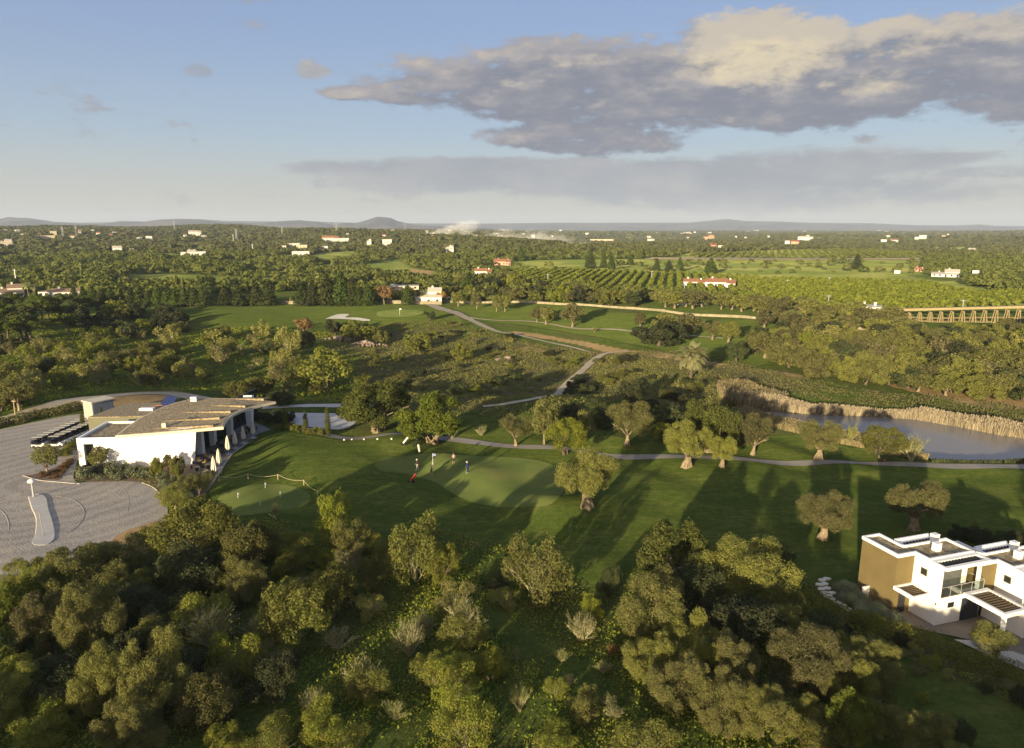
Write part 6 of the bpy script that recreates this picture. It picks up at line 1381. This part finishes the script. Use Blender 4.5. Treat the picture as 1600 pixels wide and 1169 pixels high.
# far woodland
CLEAR = [gpoly(p_) for p_ in FIELD+ORCH+[LAWN[1], LAWN[2]]+DRY[1:6]+[[(330, 462), (470, 455), (600, 440), (600, 448), (470, 475), (330, 476)], [(130, 440), (200, 447), (340, 447), (330, 441)], [(1395, 486), (1640, 484), (1640, 512), (1395, 503)]]]
HC = []   # house clearings, filled below
houses = [  # px, base py, width px, height px, kind, roof, label
 (16, 463, 40, 15, 'two', 'rooftile', 'large cream two storey mansion with brown roofs at the left edge'), (104, 463, 38, 9, 'long', 'rooftile', 'low white house with a brown roof and a dark glazed front beside the conifer screen'), (70, 463, 14, 8, 'one', 'rooftile', 'small yellow pavilion behind the palms'),
 (672, 473, 42, 20, 'two', 'white', 'white farmhouse with stepped gables behind the far green'), (632, 452, 44, 4, 'long', 'cream', 'long pale wall like outbuilding left of the white farmhouse'), (698, 471, 10, 6, 'one', 'cream', 'small cream hut at the end of the far green'),
 (755, 430, 27, 9, 'gable', 'terracotta', 'white cottage with an orange tiled roof above the track'), (786, 414, 26, 8, 'gable', 'pink', 'salmon and white villa behind the orange roofed cottage'), (1084, 446, 32, 9, 'gable', 'terracotta', 'left white farmhouse with orange roof in the orchard'), (1126, 448, 44, 11, 'gable', 'terracotta', 'right larger white farmhouse with orange roof in the orchard'),
 (1076, 474, 44, 9, 'gable', 'terracotta', 'long orange roofed building half hidden behind the stone wall olives'), (1045, 470, 12, 8, 'gable', 'pink', 'small pinkish house beside the half hidden long roof'), (1356, 486, 38, 7, 'chim', 'white', 'white house with two chimneys at the start of the bridge'),
 (1478, 432, 40, 8, 'two', 'white', 'sprawling white villa with low wings in the distant right fields'), (1436, 424, 12, 5, 'gable', 'pink', 'small pinkish house left of the sprawling white villa'), (1402, 427, 8, 3, 'one', 'white', 'tiny white hut left of the sprawling white villa'), (1525, 427, 8, 4, 'one', 'white', 'small white cube house right of the sprawling villa'),
 (9, 384, 20, 7, 'two', 'cream', 'yellow two storey house on the left hillside'), (77, 372, 24, 3, 'long', 'cream', 'long low pale shed on the left hillside'), (84, 368, 8, 6, 'one', 'cream', 'cream house above the long pale shed'), (184, 393, 13, 6, 'gable', 'white', 'white gabled house in the left woods'), (206, 393, 5, 3, 'one', 'white', 'tiny white house right of the gabled one'),
 (300, 399, 12, 6, 'gable', 'white', 'white gabled house beside the red earth bank'), (314, 399, 14, 5, 'long', 'shedblue', 'bluish white house beside the red earth bank'), (287, 399, 8, 3, 'one', 'white', 'small white shed left of the red earth bank houses'), (305, 368, 18, 6, 'gable', 'white', 'white house on the left ridge line'), (233, 374, 9, 4, 'one', 'white', 'white house below the left ridge line'), (218, 374, 7, 2, 'long', 'white', 'tiny white shed below the left ridge line'),
 (470, 399, 26, 5, 'long', 'white', 'low white farm building in the middle left woods'), (472, 391, 16, 7, 'one', 'cream', 'cream block house above the low white farm building'), (459, 386, 18, 5, 'long', 'white', 'pale warehouse left of the cream block house'), (444, 389, 6, 4, 'one', 'terracotta', 'small dark red barn in the middle left woods'),
 (517, 377, 26, 6, 'gable', 'terracotta', 'orange roofed white house on the middle hill'), (538, 377, 14, 4, 'long', 'white', 'white annex right of the orange roofed hill house'), (508, 390, 8, 4, 'one', 'white', 'small white house on the slope under the hill house'), (577, 382, 7, 7, 'two', 'white', 'narrow white tower house on the middle hill'), (605, 383, 13, 8, 'flat', 'white', 'white cube building left of the smoke'),
 (703, 394, 12, 8, 'two', 'white', 'white two storey house below the smoke'), (940, 378, 36, 4, 'long', 'cream', 'long row of pale houses right of the smoke'), (1017, 378, 11, 4, 'gable', 'white', 'white house on the far slope above the orchard'), (1108, 374, 17, 6, 'two', 'pink', 'pink manor on the far slope'), (1114, 387, 12, 4, 'gable', 'red_roof', 'red roofed house below the pink manor'), (1126, 388, 8, 3, 'one', 'white', 'white shed right of the red roofed house'),
 (1074, 368, 12, 5, 'gable', 'white', 'white and pink house on the far slope left of the pink manor'), (1258, 376, 22, 6, 'gable', 'white', 'cream mansion with a salmon wing on the right far slope'), (1242, 381, 12, 4, 'gable', 'red_roof', 'small red roofed house beside the cream mansion'), (1230, 381, 7, 4, 'one', 'white', 'white annex left of the small red roofed house'), (1518, 394, 10, 4, 'gable', 'white', 'white house on the far right slope'),
 (1381, 378, 8, 3, 'one', 'white', 'white cottage on the far slope, first of a pair'), (1397, 378, 12, 3, 'gable', 'terracotta', 'orange roofed cottage on the far slope, second of a pair'), (1442, 373, 10, 5, 'one', 'white', 'white house high on the far right slope'), (775, 369, 8, 4, 'gable', 'white', 'small white house seen above the drifting smoke'), (785, 357.5, 8, 3, 'gable', 'cream', 'tiny cream house on the horizon ridge by the smoke')]
M['red_roof'] = simple('red_roof_tiles', (.32, .10, .06), (.26, .08, .05), 1, .9)
def house(px, base, wpx, hpx, kind, roof, label, big=None, rot=None, hr=None):
    p = gp(px, max(base, 361.5)); dp = depth(p.x, p.y); w_ = wpx*dp/FPX; h_ = max(2.2, hpx*dp/FPX)+(1.5 if p.y > 700 else 0); d_ = min(w_*.7, 14)+3
    rng = random.Random(int(px*7+base)); a = math.atan2(-p.x, p.y)+rng.uniform(-.15, .15) if rot is None else rot
    wallm = M['cream'] if roof == 'cream' else (M['pink'] if roof == 'pink' else M['whitedull'] if roof == 'white' and wpx > 30 else M['white'] if base > 425 else M['farwhite'])
    if roof == 'red_roof': wallm = M['pink']
    roofm = M[{'white': 'fascia', 'cream': 'fascia', 'pink': 'terracotta', 'shedblue': 'shedblue'}.get(roof, roof)]
    t = tag(empty('house', p, a), label, 'house'); HC.append((p.x, p.y+2, w_*.5+6)); det = wpx >= 9
    def blk(x0, x1, y0, y1, z1, gab, nm='wall'):
        wb = MB().box(x0, x1, y0, y1, -1.5, z1).build(nm, wallm, t); e = .35
        if gab:
            rh = min((y1-y0)*.22, z1*.6); ym = (y0+y1)/2
            MB().add([(x0, y0+.05, z1), (x1, y0+.05, z1), (x1, ym, z1+rh-.1), (x0, ym, z1+rh-.1), (x0, y1-.05, z1), (x1, y1-.05, z1)], [(0, 1, 2, 3), (3, 2, 5, 4), (0, 3, 4), (1, 5, 2), (0, 4, 5, 1)]).build('gable', wallm, t)
            r_ = MB().add([(x0-e, y0-e, z1-.05), (x1+e, y0-e, z1-.05), (x1+e, ym, z1+rh), (x0-e, ym, z1+rh), (x0-e, y1+e, z1-.05), (x1+e, y1+e, z1-.05), (x0-e, y0-e, z1+.15), (x1+e, y0-e, z1+.15), (x1+e, ym, z1+rh+.2), (x0-e, ym, z1+rh+.2), (x0-e, y1+e, z1+.15), (x1+e, y1+e, z1+.15)],
                     [(6, 7, 8, 9), (9, 8, 11, 10), (0, 3, 2, 1), (3, 4, 5, 2), (0, 1, 7, 6), (4, 10, 11, 5), (0, 6, 9, 3), (3, 9, 10, 4), (1, 2, 8, 7), (2, 5, 11, 8)]).build('roof', roofm, t)
            if det: MB().box(x0+(x1-x0)*.25, x0+(x1-x0)*.25+.8, ym-.4, ym+.4, z1+rh*.4, z1+rh+1.0).build('chimney', wallm, r_)
        else:
            r_ = MB().box(x0-.15, x1+.15, y0-.15, y1+.15, z1+.003, z1+.4).build('roof', roofm, t)
            if kind == 'chim':
                for q in (.3, .7): MB().box(x0+(x1-x0)*q, x0+(x1-x0)*q+.9, (y0+y1)/2, (y0+y1)/2+.9, z1+.4, z1+2.0).build('chimney', wallm, r_)
        if det:
            n = max(2, int((x1-x0)/3.4)); fl = 2 if z1 > 6 else 1
            for f_ in range(fl):
                for i in range(n):
                    if rng.random() < .15: continue
                    x = x0+(i+.5)*(x1-x0)/n; z = .9+f_*3.1 if z1 > 3 else .7; door = f_ == 0 and i == n//2
                    fr_ = MB().box(x-.6, x+.6, y0-.06, y0-.003, (0.05 if door else z), z+1.3).build('door' if door else 'window', M['olivewall'] if door else M['darkm'], t)
                    MB().box(x-.45, x+.45, y0-.09, y0-.063, (0.15 if door else z+.15), z+1.15).build('pane', M['dark_glass'], fr_)
    W = w_/2
    if kind == 'two': blk(-W, W*.9, -d_/2, d_/2, h_*.5, True); blk(-W*.1, W*.85, -d_*.2, d_*.45, h_*.86, roof not in ('white',) or 1)
    elif kind == 'gable': blk(-W, W*.45, -d_/2, d_/2, h_*.72, True); blk(W*.45+.01, W, -d_/2-1.5, d_/2-1, h_*.62, True)
    elif kind == 'long': blk(-W, W, -d_/3, d_/3, h_*.85, roof == 'rooftile'); 
    else: blk(-W, W, -d_/2, d_/2, h_*.9, False)
    return t
for h_ in houses: house(*h_)
hrs = random.Random(77)
for i in range(64):     # white specks of houses on the far slopes, each a small house of its own
    x = hrs.choice([hrs.uniform(520, 900), hrs.uniform(880, 1600), hrs.uniform(900, 1600), hrs.uniform(0, 330)]); y = hrs.uniform(359.5, 374); y = 361.8+(y-359.5)*.85
    p = gp(x, y); dp = depth(p.x, p.y); w_ = hrs.uniform(2.5, 6)*dp/FPX; hh = max(5, hrs.uniform(1.8, 3.2)*dp/FPX); rf = hrs.choice(['fascia', 'fascia', 'terracotta'])
    mb = MB(); mb.box(-w_/2, w_/2, -5, 5, -2, hh, 0); mb.add([(-w_/2-.5, -5.5, hh), (w_/2+.5, -5.5, hh), (w_/2+.5, 0, hh+2.4), (-w_/2-.5, 0, hh+2.4), (-w_/2-.5, 5.5, hh), (w_/2+.5, 5.5, hh)], [(0, 1, 2, 3), (3, 2, 5, 4), (0, 3, 4), (1, 5, 2), (0, 4, 5, 1)], 1)
    o = mb.build('house', [M['farwhite'], M[rf]]); o.location = p; o.rotation_euler = (0, 0, math.atan2(-p.x, p.y)+hrs.uniform(-.3, .3)); HC.append((p.x, p.y, w_*.4))
    tag(o, 'tiny '+('orange' if rf == 'terracotta' else 'pale')+' roofed white house dotted on the far slopes', 'house', ('orange' if rf == 'terracotta' else 'pale')+' roofed houses on the far slopes')
placed_np = np.array([q for q in placed if q[1] > 150])
def notclear(x, y):
    ok = np.ones(len(x), bool)
    for pl in CLEAR: ok &= ~inpoly(x, y, pl)
    for (a, b, r_) in HC:
        ok &= ~(((x-a)**2+(y-b)**2) < r_**2)
        ok &= ~((np.abs(x-a-(a/b)*(y-b)) < r_*.8) & (y < b) & (y > b-10-b*(.12 if b < 700 else .07)))       # the open ground in front of each house
    return ok
rg = np.random.default_rng(8)
# 330-900 m: single crowns
N_ = 15000; y = 345*np.exp(rg.random(N_)*math.log(900/345)); x = (rg.random(N_)*2-1)*y*.82
dens = .55+.45*np.sin(x/47+y/80)*np.sin(y/61-x/120+1)+.2*rg.random(N_)
ok = notclear(x, y) & (dens > .22); x, y = x[ok], y[ok]
pp = np.stack([x, y, hgt(x, y)], 1)
near = np.zeros(len(pp), bool)
for q in placed_np: near |= ((pp[:, 0]-q[0])**2+(pp[:, 1]-q[1])**2) < (q[2]*.4)**2
pp = pp[~near & ~((pp[:, 1] < 400) & (pp[:, 0] > 120) & (pp[:, 0] < 230))]
sz = 3.2+6.5*rg.random(len(pp))**1.7; scatter_mesh('woodland', pp, sz, sz*(.55+.45*rg.random(len(pp))), 66, M['farwood'], 9, label='olive and carob woodland covering the plain beyond the golf course', fill_=.23)
# 900-3200 m
N_ = 19000; y = 880*np.exp(rg.random(N_)*math.log(3600/880)); x = (rg.random(N_)*2-1)*y*.8
dens = .6+.45*np.sin(x/97+y/180)*np.sin(y/161-x/220+1)+.15*rg.random(N_); ok = notclear(x, y) & (dens > .2); x, y = x[ok], y[ok]
pp = np.stack([x, y, hgt(x, y)], 1); sz = 5+9*rg.random(len(pp))**1.6+y/260; scatter_mesh('woodland', pp, sz, 3.2+3*rg.random(len(pp)), 14, M['farwood'], 10, label='hazy woodland far out on the plain', fill_=.5)
N_ = 7000; y = 3300*np.exp(rg.random(N_)*math.log(8000/3300)); x = (rg.random(N_)*2-1)*y*.8
pp = np.stack([x, y, hgt(x, y)], 1); sz = 26+26*rg.random(len(pp)); scatter_mesh('woodland', pp, sz, 5+4*rg.random(len(pp)), 8, M['farwood'], 11, label='thin strip of woodland on the horizon', fill_=.6)
x, y = world_scatter(gpoly([(960, 408), (1440, 408), (1440, 428), (1180, 430), (960, 424)]), 26, 0, 71); pp = np.stack([x, y, hgt(x, y)], 1); sz = rg.uniform(2.5, 8, len(pp)); scatter_mesh('bushes', pp, sz, sz*.7, 24, M['farwood'], 72, label='scattered bushes in the distant fields', fill_=.4)
# poles and pylons
def pylon(px, base, top, label):
    p = gp(px, base); h_ = ztop(top, p.y)-p.z; t = tag(empty('power_pylon' if h_ > 18 else 'power_pole', p), label, 'pylon' if h_ > 18 else 'power pole', 'power poles'); r_ = .35+h_*.012
    if h_ > 18:
        mb = MB()
        for a, b in ((-1, -1), (1, -1), (1, 1), (-1, 1)): mb.tube([(a*h_*.06, b*h_*.06, -1), (a*.4, b*.4, h_)], r_*.4, 4)
        mb.build('mast', M['steel'], t); MB().tube([(-h_*.14, 0, h_*.8), (h_*.14, 0, h_*.8)], r_*.4, 4).tube([(-h_*.1, 0, h_*.93), (h_*.1, 0, h_*.93)], r_*.4, 4).build('crossarm', M['steel'], t)
    else: MB().tube([(0, 0, -.5), (0, 0, h_)], [r_*.6, r_*.4], 5).build('mast', M['steel'], t); MB().tube([(-1.2, 0, h_-.5), (1.2, 0, h_-.5)], r_*.3, 4).build('crossarm', M['steel'], t)
for a in ((26, 446, 421, 'pole with a crossarm behind the mansion at the left edge'), (99, 374, 354, 'left pylon of two on the left hillside'), (120, 373, 353, 'right pylon of two on the left hillside'), (273, 361.8, 345, 'tall pylon on the left ridge'), (365, 381, 366, 'pole above the red earth bank'), (370, 378, 357, 'pylon right of the red earth bank'), (395, 396, 381, 'pole at the right end of the red earth bank'),
          (441, 368, 354, 'pylon left of the orange roofed hill house'), (526, 365, 348, 'pylon on the middle hill'), (633, 362, 348, 'tall mast on the horizon by the smoke'), (656, 383, 373, 'chimney like mast at the foot of the smoke'), (738, 417, 406, 'pole left of the orange roofed cottage'), (856, 440, 428, 'pole in the orchard, left'), (1018, 440, 423, 'pole at the back edge of the orchard'),
          (1069, 460, 444, 'pole left of the orchard farmhouses'), (1025, 459, 448, 'pole at the front of the orchard'), (1090, 462, 456, 'short pole among the olives behind the wall'), (1294, 476, 461, 'pole in front of the bright orchard'), (1504, 482, 468, 'pole standing behind the trestle bridge'), (1230, 446, 437, 'pole at the left back of the bright orchard'), (1295, 443, 433, 'pole at the back of the bright orchard')):
    pylon(*a)
# parked cars by the farmhouse
for x, lb, mm in ((613, 'bluish parked car behind the far green conifers', 'shedblue'), (626, 'silver parked car left of the white farmhouse', 'carpaint')):
    p = gp(x, 446); t = tag(empty('parked_car', p, .2), lb, 'car'); MB().prism([(-2.1, 0), (2.1, 0)] and [(-2.1, -.85), (2.1, -.85), (2.1, .85), (-2.1, .85)], .35, .9).build('body', M[mm], t, bevel=.12)
    MB().add([(-1.3, -.75, .9), (1.2, -.75, .9), (1.2, .75, .9), (-1.3, .75, .9), (-.9, -.6, 1.45), (.6, -.6, 1.45), (.6, .6, 1.45), (-.9, .6, 1.45)], [(4, 5, 6, 7), (0, 1, 5, 4), (1, 2, 6, 5), (2, 3, 7, 6), (3, 0, 4, 7), (0, 3, 2, 1)]).build('cabin', M['dark_glass'], t)
    for a in (-1.3, 1.3):
        for b in (-.8, .8): MB().tube([(a, b-.1, .33), (a, b+.1, .33)], .33, 10).build('wheel', M['black'], t)
# rubble
def rubble(name, px, base, w_, n, mat, label, seed):
    p = gp(px, base); rng = random.Random(seed); mb = MB()
    for _ in range(n):
        a = rng.uniform(0, 6.28); q = rng.random()**.7; x, y_ = math.cos(a)*q*w_, math.sin(a)*q*w_*.35; s_ = rng.uniform(.3, 1.0)*(1.2-q); z = (1-q)*w_*.16
        mb.lathe([(s_*.7, -.3), (s_, .1), (s_*.75, s_*.5), (s_*.15, s_*.75)], (x, y_, z), rng.choice((5, 6, 7)))
    o = mb.build(name, mat); o.location = p; tag(o, label, kind='stuff')
rubble('rubble', 572, 540, 8, 80, M['rock'], 'pinkish rubble heap below the sand bunker', 1); rubble('rubble', 530, 532, 8, 60, M['rock'], 'grey rubble heap below the sand bunker', 2)
rubble('rubble', 792, 562, 4, 22, M['rock'], 'white stones in the weedy valley', 3)
sheet('bare_bank', spoly(gpoly([(812, 545), (830, 543), (855, 549), (852, 552), (830, 550), (815, 548)])), M['ochre'], .25, 1.5)
# ------------------------------------------------------------------ reeds along the pond
def reeds(name, poly, n, h0, h1, label, seed, mt='reed'):
    rng = np.random.default_rng(seed); xs = [q[0] for q in poly]; ys = [q[1] for q in poly]; x = rng.uniform(min(xs), max(xs), n*4); y = rng.uniform(min(ys), max(ys), n*4)
    ok = inpoly(x, y, poly); x, y = x[ok][:n], y[ok][:n]; z = hgt(x, y); m = len(x); hh = rng.uniform(h0, h1, m)*(.8+.2*np.sin(x/3.1)*np.sin(y/2.3)+.18*np.sin(x/7.7+2)+.1*rng.random(m)); a = rng.uniform(0, 6.28, m); w_ = rng.uniform(.03, .08, m)
    lx, ly = rng.normal(.1, .16, m)*hh, rng.normal(0, .16, m)*hh; c_, s_ = np.cos(a)*w_, np.sin(a)*w_
    V = np.stack([np.stack([x-c_, y-s_, z-.3], 1), np.stack([x+c_, y+s_, z-.3], 1), np.stack([x+lx+c_*1.7, y+ly+s_*1.7, z+hh*.93], 1), np.stack([x+lx-c_*1.2, y+ly-s_*1.2, z+hh], 1)], 1)
    tag(link(name, quads_mesh(name, V, rng.random(m), M[mt])), label, kind='stuff')
RB1 = gpoly([(1140, 625), (1195, 631), (1270, 641), (1350, 644), (1440, 650), (1510, 661), (1580, 674), (1700, 690), (1760, 700)])+[pz(x, y, -.8) for x, y in ((1760, 704), (1640, 691), (1560, 680), (1500, 668), (1430, 656), (1350, 651), (1270, 648), (1215, 644), (1180, 640), (1140, 630))]
reeds('reeds', RB1, 45000, 1.6, 2.3, 'dry straw coloured reeds along the far bank of the pond', 1)
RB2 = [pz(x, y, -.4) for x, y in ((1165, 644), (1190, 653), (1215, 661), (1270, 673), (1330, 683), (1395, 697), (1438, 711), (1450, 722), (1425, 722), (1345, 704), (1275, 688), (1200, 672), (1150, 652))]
reeds('reeds', RB2, 12000, .5, 1.2, 'reeds coloured dark for shade along the near bank of the pond', 2, 'reed_shade')
RB3 = gpoly([(1120, 605), (1160, 606), (1230, 625), (1215, 640), (1165, 640), (1125, 625)]); reeds('reeds', RB3, 8000, 1.2, 2.2, 'pale reeds at the shallow left end of the pond', 3, 'reed_shade')
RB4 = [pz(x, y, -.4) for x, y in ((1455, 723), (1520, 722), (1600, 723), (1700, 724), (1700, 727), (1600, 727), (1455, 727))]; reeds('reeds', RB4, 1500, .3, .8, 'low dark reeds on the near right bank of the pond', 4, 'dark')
# ------------------------------------------------------------------ weeds and undergrowth
def weeds(name, poly_w, n, size, hgt_r, mat, label, seed, excl=(), clump=1.2):
    rng = np.random.default_rng(seed); xs = [q[0] for q in poly_w]; ys = [q[1] for q in poly_w]; x = rng.uniform(min(xs), max(xs), n*3); y = rng.uniform(min(ys), max(ys), n*3)
    ok = inpoly(x, y, poly_w)
    for e in excl: ok &= ~inpoly(x, y, e)
    f = np.sin(x/2.9+1.3*np.sin(y/4.1))*np.sin(y/3.3+1.7*np.sin(x/5.2))+.5*np.sin(x/1.1)*np.sin(y/1.3); ok &= (f+rng.normal(0, .55, len(x)) > -.25)
    x, y, f = x[ok][:n], y[ok][:n], f[ok][:n]; m = len(x); z = hgt(x, y)+rng.random(m)**1.6*hgt_r*(.55+.6*np.clip(f, 0, 1)); P = np.stack([x, y, z], 1)
    N = np.tile([0, 0, 1.], (m, 1))+rng.normal(0, .7, (m, 3)); V, t_ = cards(P, N, size, .55, rng, np.clip(.5+.35*f+rng.normal(0, .25, m), 0, 1))
    return tag(link(name, quads_mesh(name, V, t_, mat)), label, kind='stuff')
LAW0 = gpoly(LAWN[0]); YW = YARD; LAW3 = gpoly(LAWN[3])
VIL = [pz(1325, 905), pz(1700, 850), pz(1750, 1110), pz(1640, 1070), pz(1520, 1028), pz(1400, 990), pz(1340, 965), pz(1285, 930)]
FG = [(-75, 30), (75, 30), (75, 80), (40, 92), (-60, 100), (-110, 100), (-110, 60)]
weeds('undergrowth', FG, 260000, .22, .6, M['weeds'], 'lush weeds and grass under the foreground trees', 1, [LAW0, YW, VIL, LAW3])
VAL = gpoly([(560, 512), (700, 500), (800, 525), (950, 555), (1100, 580), (1200, 606), (1160, 640), (1180, 665), (1000, 660), (880, 640), (760, 655), (560, 640)])
TRK = [np.array(p_) for p_ in []]
trk = smooth_line([tuple(gp(*p_)[:2]) for p_ in ((755, 636), (800, 630), (845, 621), (878, 608), (900, 588), (915, 575), (932, 560), (950, 552), (985, 549))], 4)
tb_ = []
for s_ in (1, -1):
    side = []
    for i, q in enumerate(trk):
        d = (trk[min(i+1, len(trk)-1)]-trk[max(i-1, 0)]).normalized(); side.append((q.x-d.y*2.2*s_, q.y+d.x*2.2*s_))
    tb_ += side if s_ == 1 else side[::-1]
weeds('weeds', VAL, 130000, .42, .5, M['valley'], 'rough weeds and dead stalks in the valley behind the cart path', 2, [tb_, POND])
WG = gpoly([(-60, 500), (120, 490), (330, 515), (560, 520), (560, 640), (345, 612), (215, 608), (100, 622), (0, 650), (-60, 655)])
weeds('weeds', WG, 60000, .55, .5, M['weeds'], 'green weeds between the scrub trees behind clubhouse', 3)
PB = gpoly([(950, 552), (1130, 560), (1250, 590), (1400, 615), (1560, 630), (1640, 650), (1580, 664), (1500, 648), (1350, 632), (1200, 618), (1040, 580)])
weeds('weeds', PB, 36000, .4, .35, M['valley'], 'rough grass along the bank above the pond reeds', 4, [POND])
# unseen trees added behind and beside the camera to shade the foreground
rg = np.random.default_rng(44); pp = []
for i in range(80):
    x = rg.uniform(-80, 42); y = rg.uniform(-20, 29)
    if -36 < x < 12 and y > -6: continue
    pp.append((x, y, H1(x, y)))
for i in range(9): x = rg.uniform(27, 46); y = 30-rg.uniform(0, 24); pp.append((x, y, H1(x, y)))
for i in range(34): y = rg.uniform(34, 82); x = (y*math.cos(PITCH)+7.4)*.77+8+rg.uniform(0, 45); pp.append((x, y, H1(x, y)))
pp = np.array(pp); sz = rg.uniform(6, 11, len(pp)); scatter_mesh('woodland', pp, sz, rg.uniform(6, 10.5, len(pp)), 500, M['farwood'], 12, label='unseen trees added behind and beside the camera for shade', fill_=.13)
# ------------------------------------------------------------------ smoke and haze
def smoke(name, c, dims, rz, dens, seed, label, thr=.5, sc=4.0, base=None):
    mb = MB(); mb.lathe([(.55, -.9), (.9, -.5), (1, 0), (.9, .5), (.55, .9)], n=14)
    def fn(t):
        tc_ = t.n('ShaderNodeTexCoord').outputs['Object']; L_ = t.n('ShaderNodeVectorMath', {'operation': 'LENGTH'}, i0=tc_).outputs['Value']
        sc_ = t.n('ShaderNodeVectorMath', {'operation': 'MULTIPLY'}, i0=tc_, i1=(dims[0]/max(dims)*sc, sc*.6, dims[2]/max(dims)*sc*1.3)).outputs[0]
        nz_ = t.noise(sc_, 1.0, 5, .6); e = t.ramp(L_, .25, .95, 1.0, 0.0)
        d_ = t.m('MULTIPLY', t.m('MULTIPLY', t.ramp(t.m('ADD', nz_, t.m('MULTIPLY', t.m('SUBTRACT', e, .5), .5)), thr, thr+.25), e), dens)
        v = t.n('ShaderNodeVolumePrincipled', Color=(1., 1., 1.), Density=d_, Anisotropy=-.35); t.n('ShaderNodeOutputMaterial', Volume=v)
    mt = material(name+'_volume', fn); o = mb.build(name, mt, smooth=True); o.location = c; o.scale = dims; o.rotation_euler = rz; return tag(o, label, kind='stuff')
def at(px, py, Y): d = ray(px, py); t_ = Y/d[1]; return (d[0]*t_, Y, CAMH+d[2]*t_)
SMK = [(650, 371, 10, 3, .22, 1500), (666, 368, 12, 4.5, .17, 1500), (684, 364, 14, 6, .12, 1500), (703, 359, 15, 8, .09, 1500), (722, 354, 15, 9, .07, 1500), (738, 352, 13, 10, .04, 1500), (728, 366, 14, 11, .04, 1480), (715, 376, 12, 9, .025, 1470),
       (770, 375, 25, 14, .018, 1300), (800, 380, 32, 16, .02, 1290), (838, 378, 34, 18, .02, 1280), (872, 380, 28, 16, .014, 1300), (905, 388, 40, 12, .008, 1250), (790, 366, 22, 12, .01, 1320)]
for i, (x, y, rx, rz_2, dn, Y_) in enumerate(SMK):
    k = Y_/FPX*1.25; dn *= 2.6 if i < 8 else 2.2; rx *= 1.3; rz_2 *= 1.3; dn *= .09 if i < 8 else .2; rz_2 *= 1.15
    smoke('smoke', at(x, y, Y_), (rx*k, max(10, rz_2*k), rz_2*k), (0, R(-14 if i < 8 else 0), 0), dn, i, 'white smoke plume drifting right from the wooded plain' if i < 8 else 'thin bluish smoke lying over the plain', .46, 3.6)
def haze_fn(t): t.n('ShaderNodeOutputMaterial', Volume=t.n('ShaderNodeVolumePrincipled', Color=(.68, .78, .98), Density=6.2e-5, Anisotropy=0.0))
hz_ = MB().box(-24000, 24000, -400, 19000, -60, 330).build('haze', material('haze_air', haze_fn)); tag(hz_, kind='stuff')
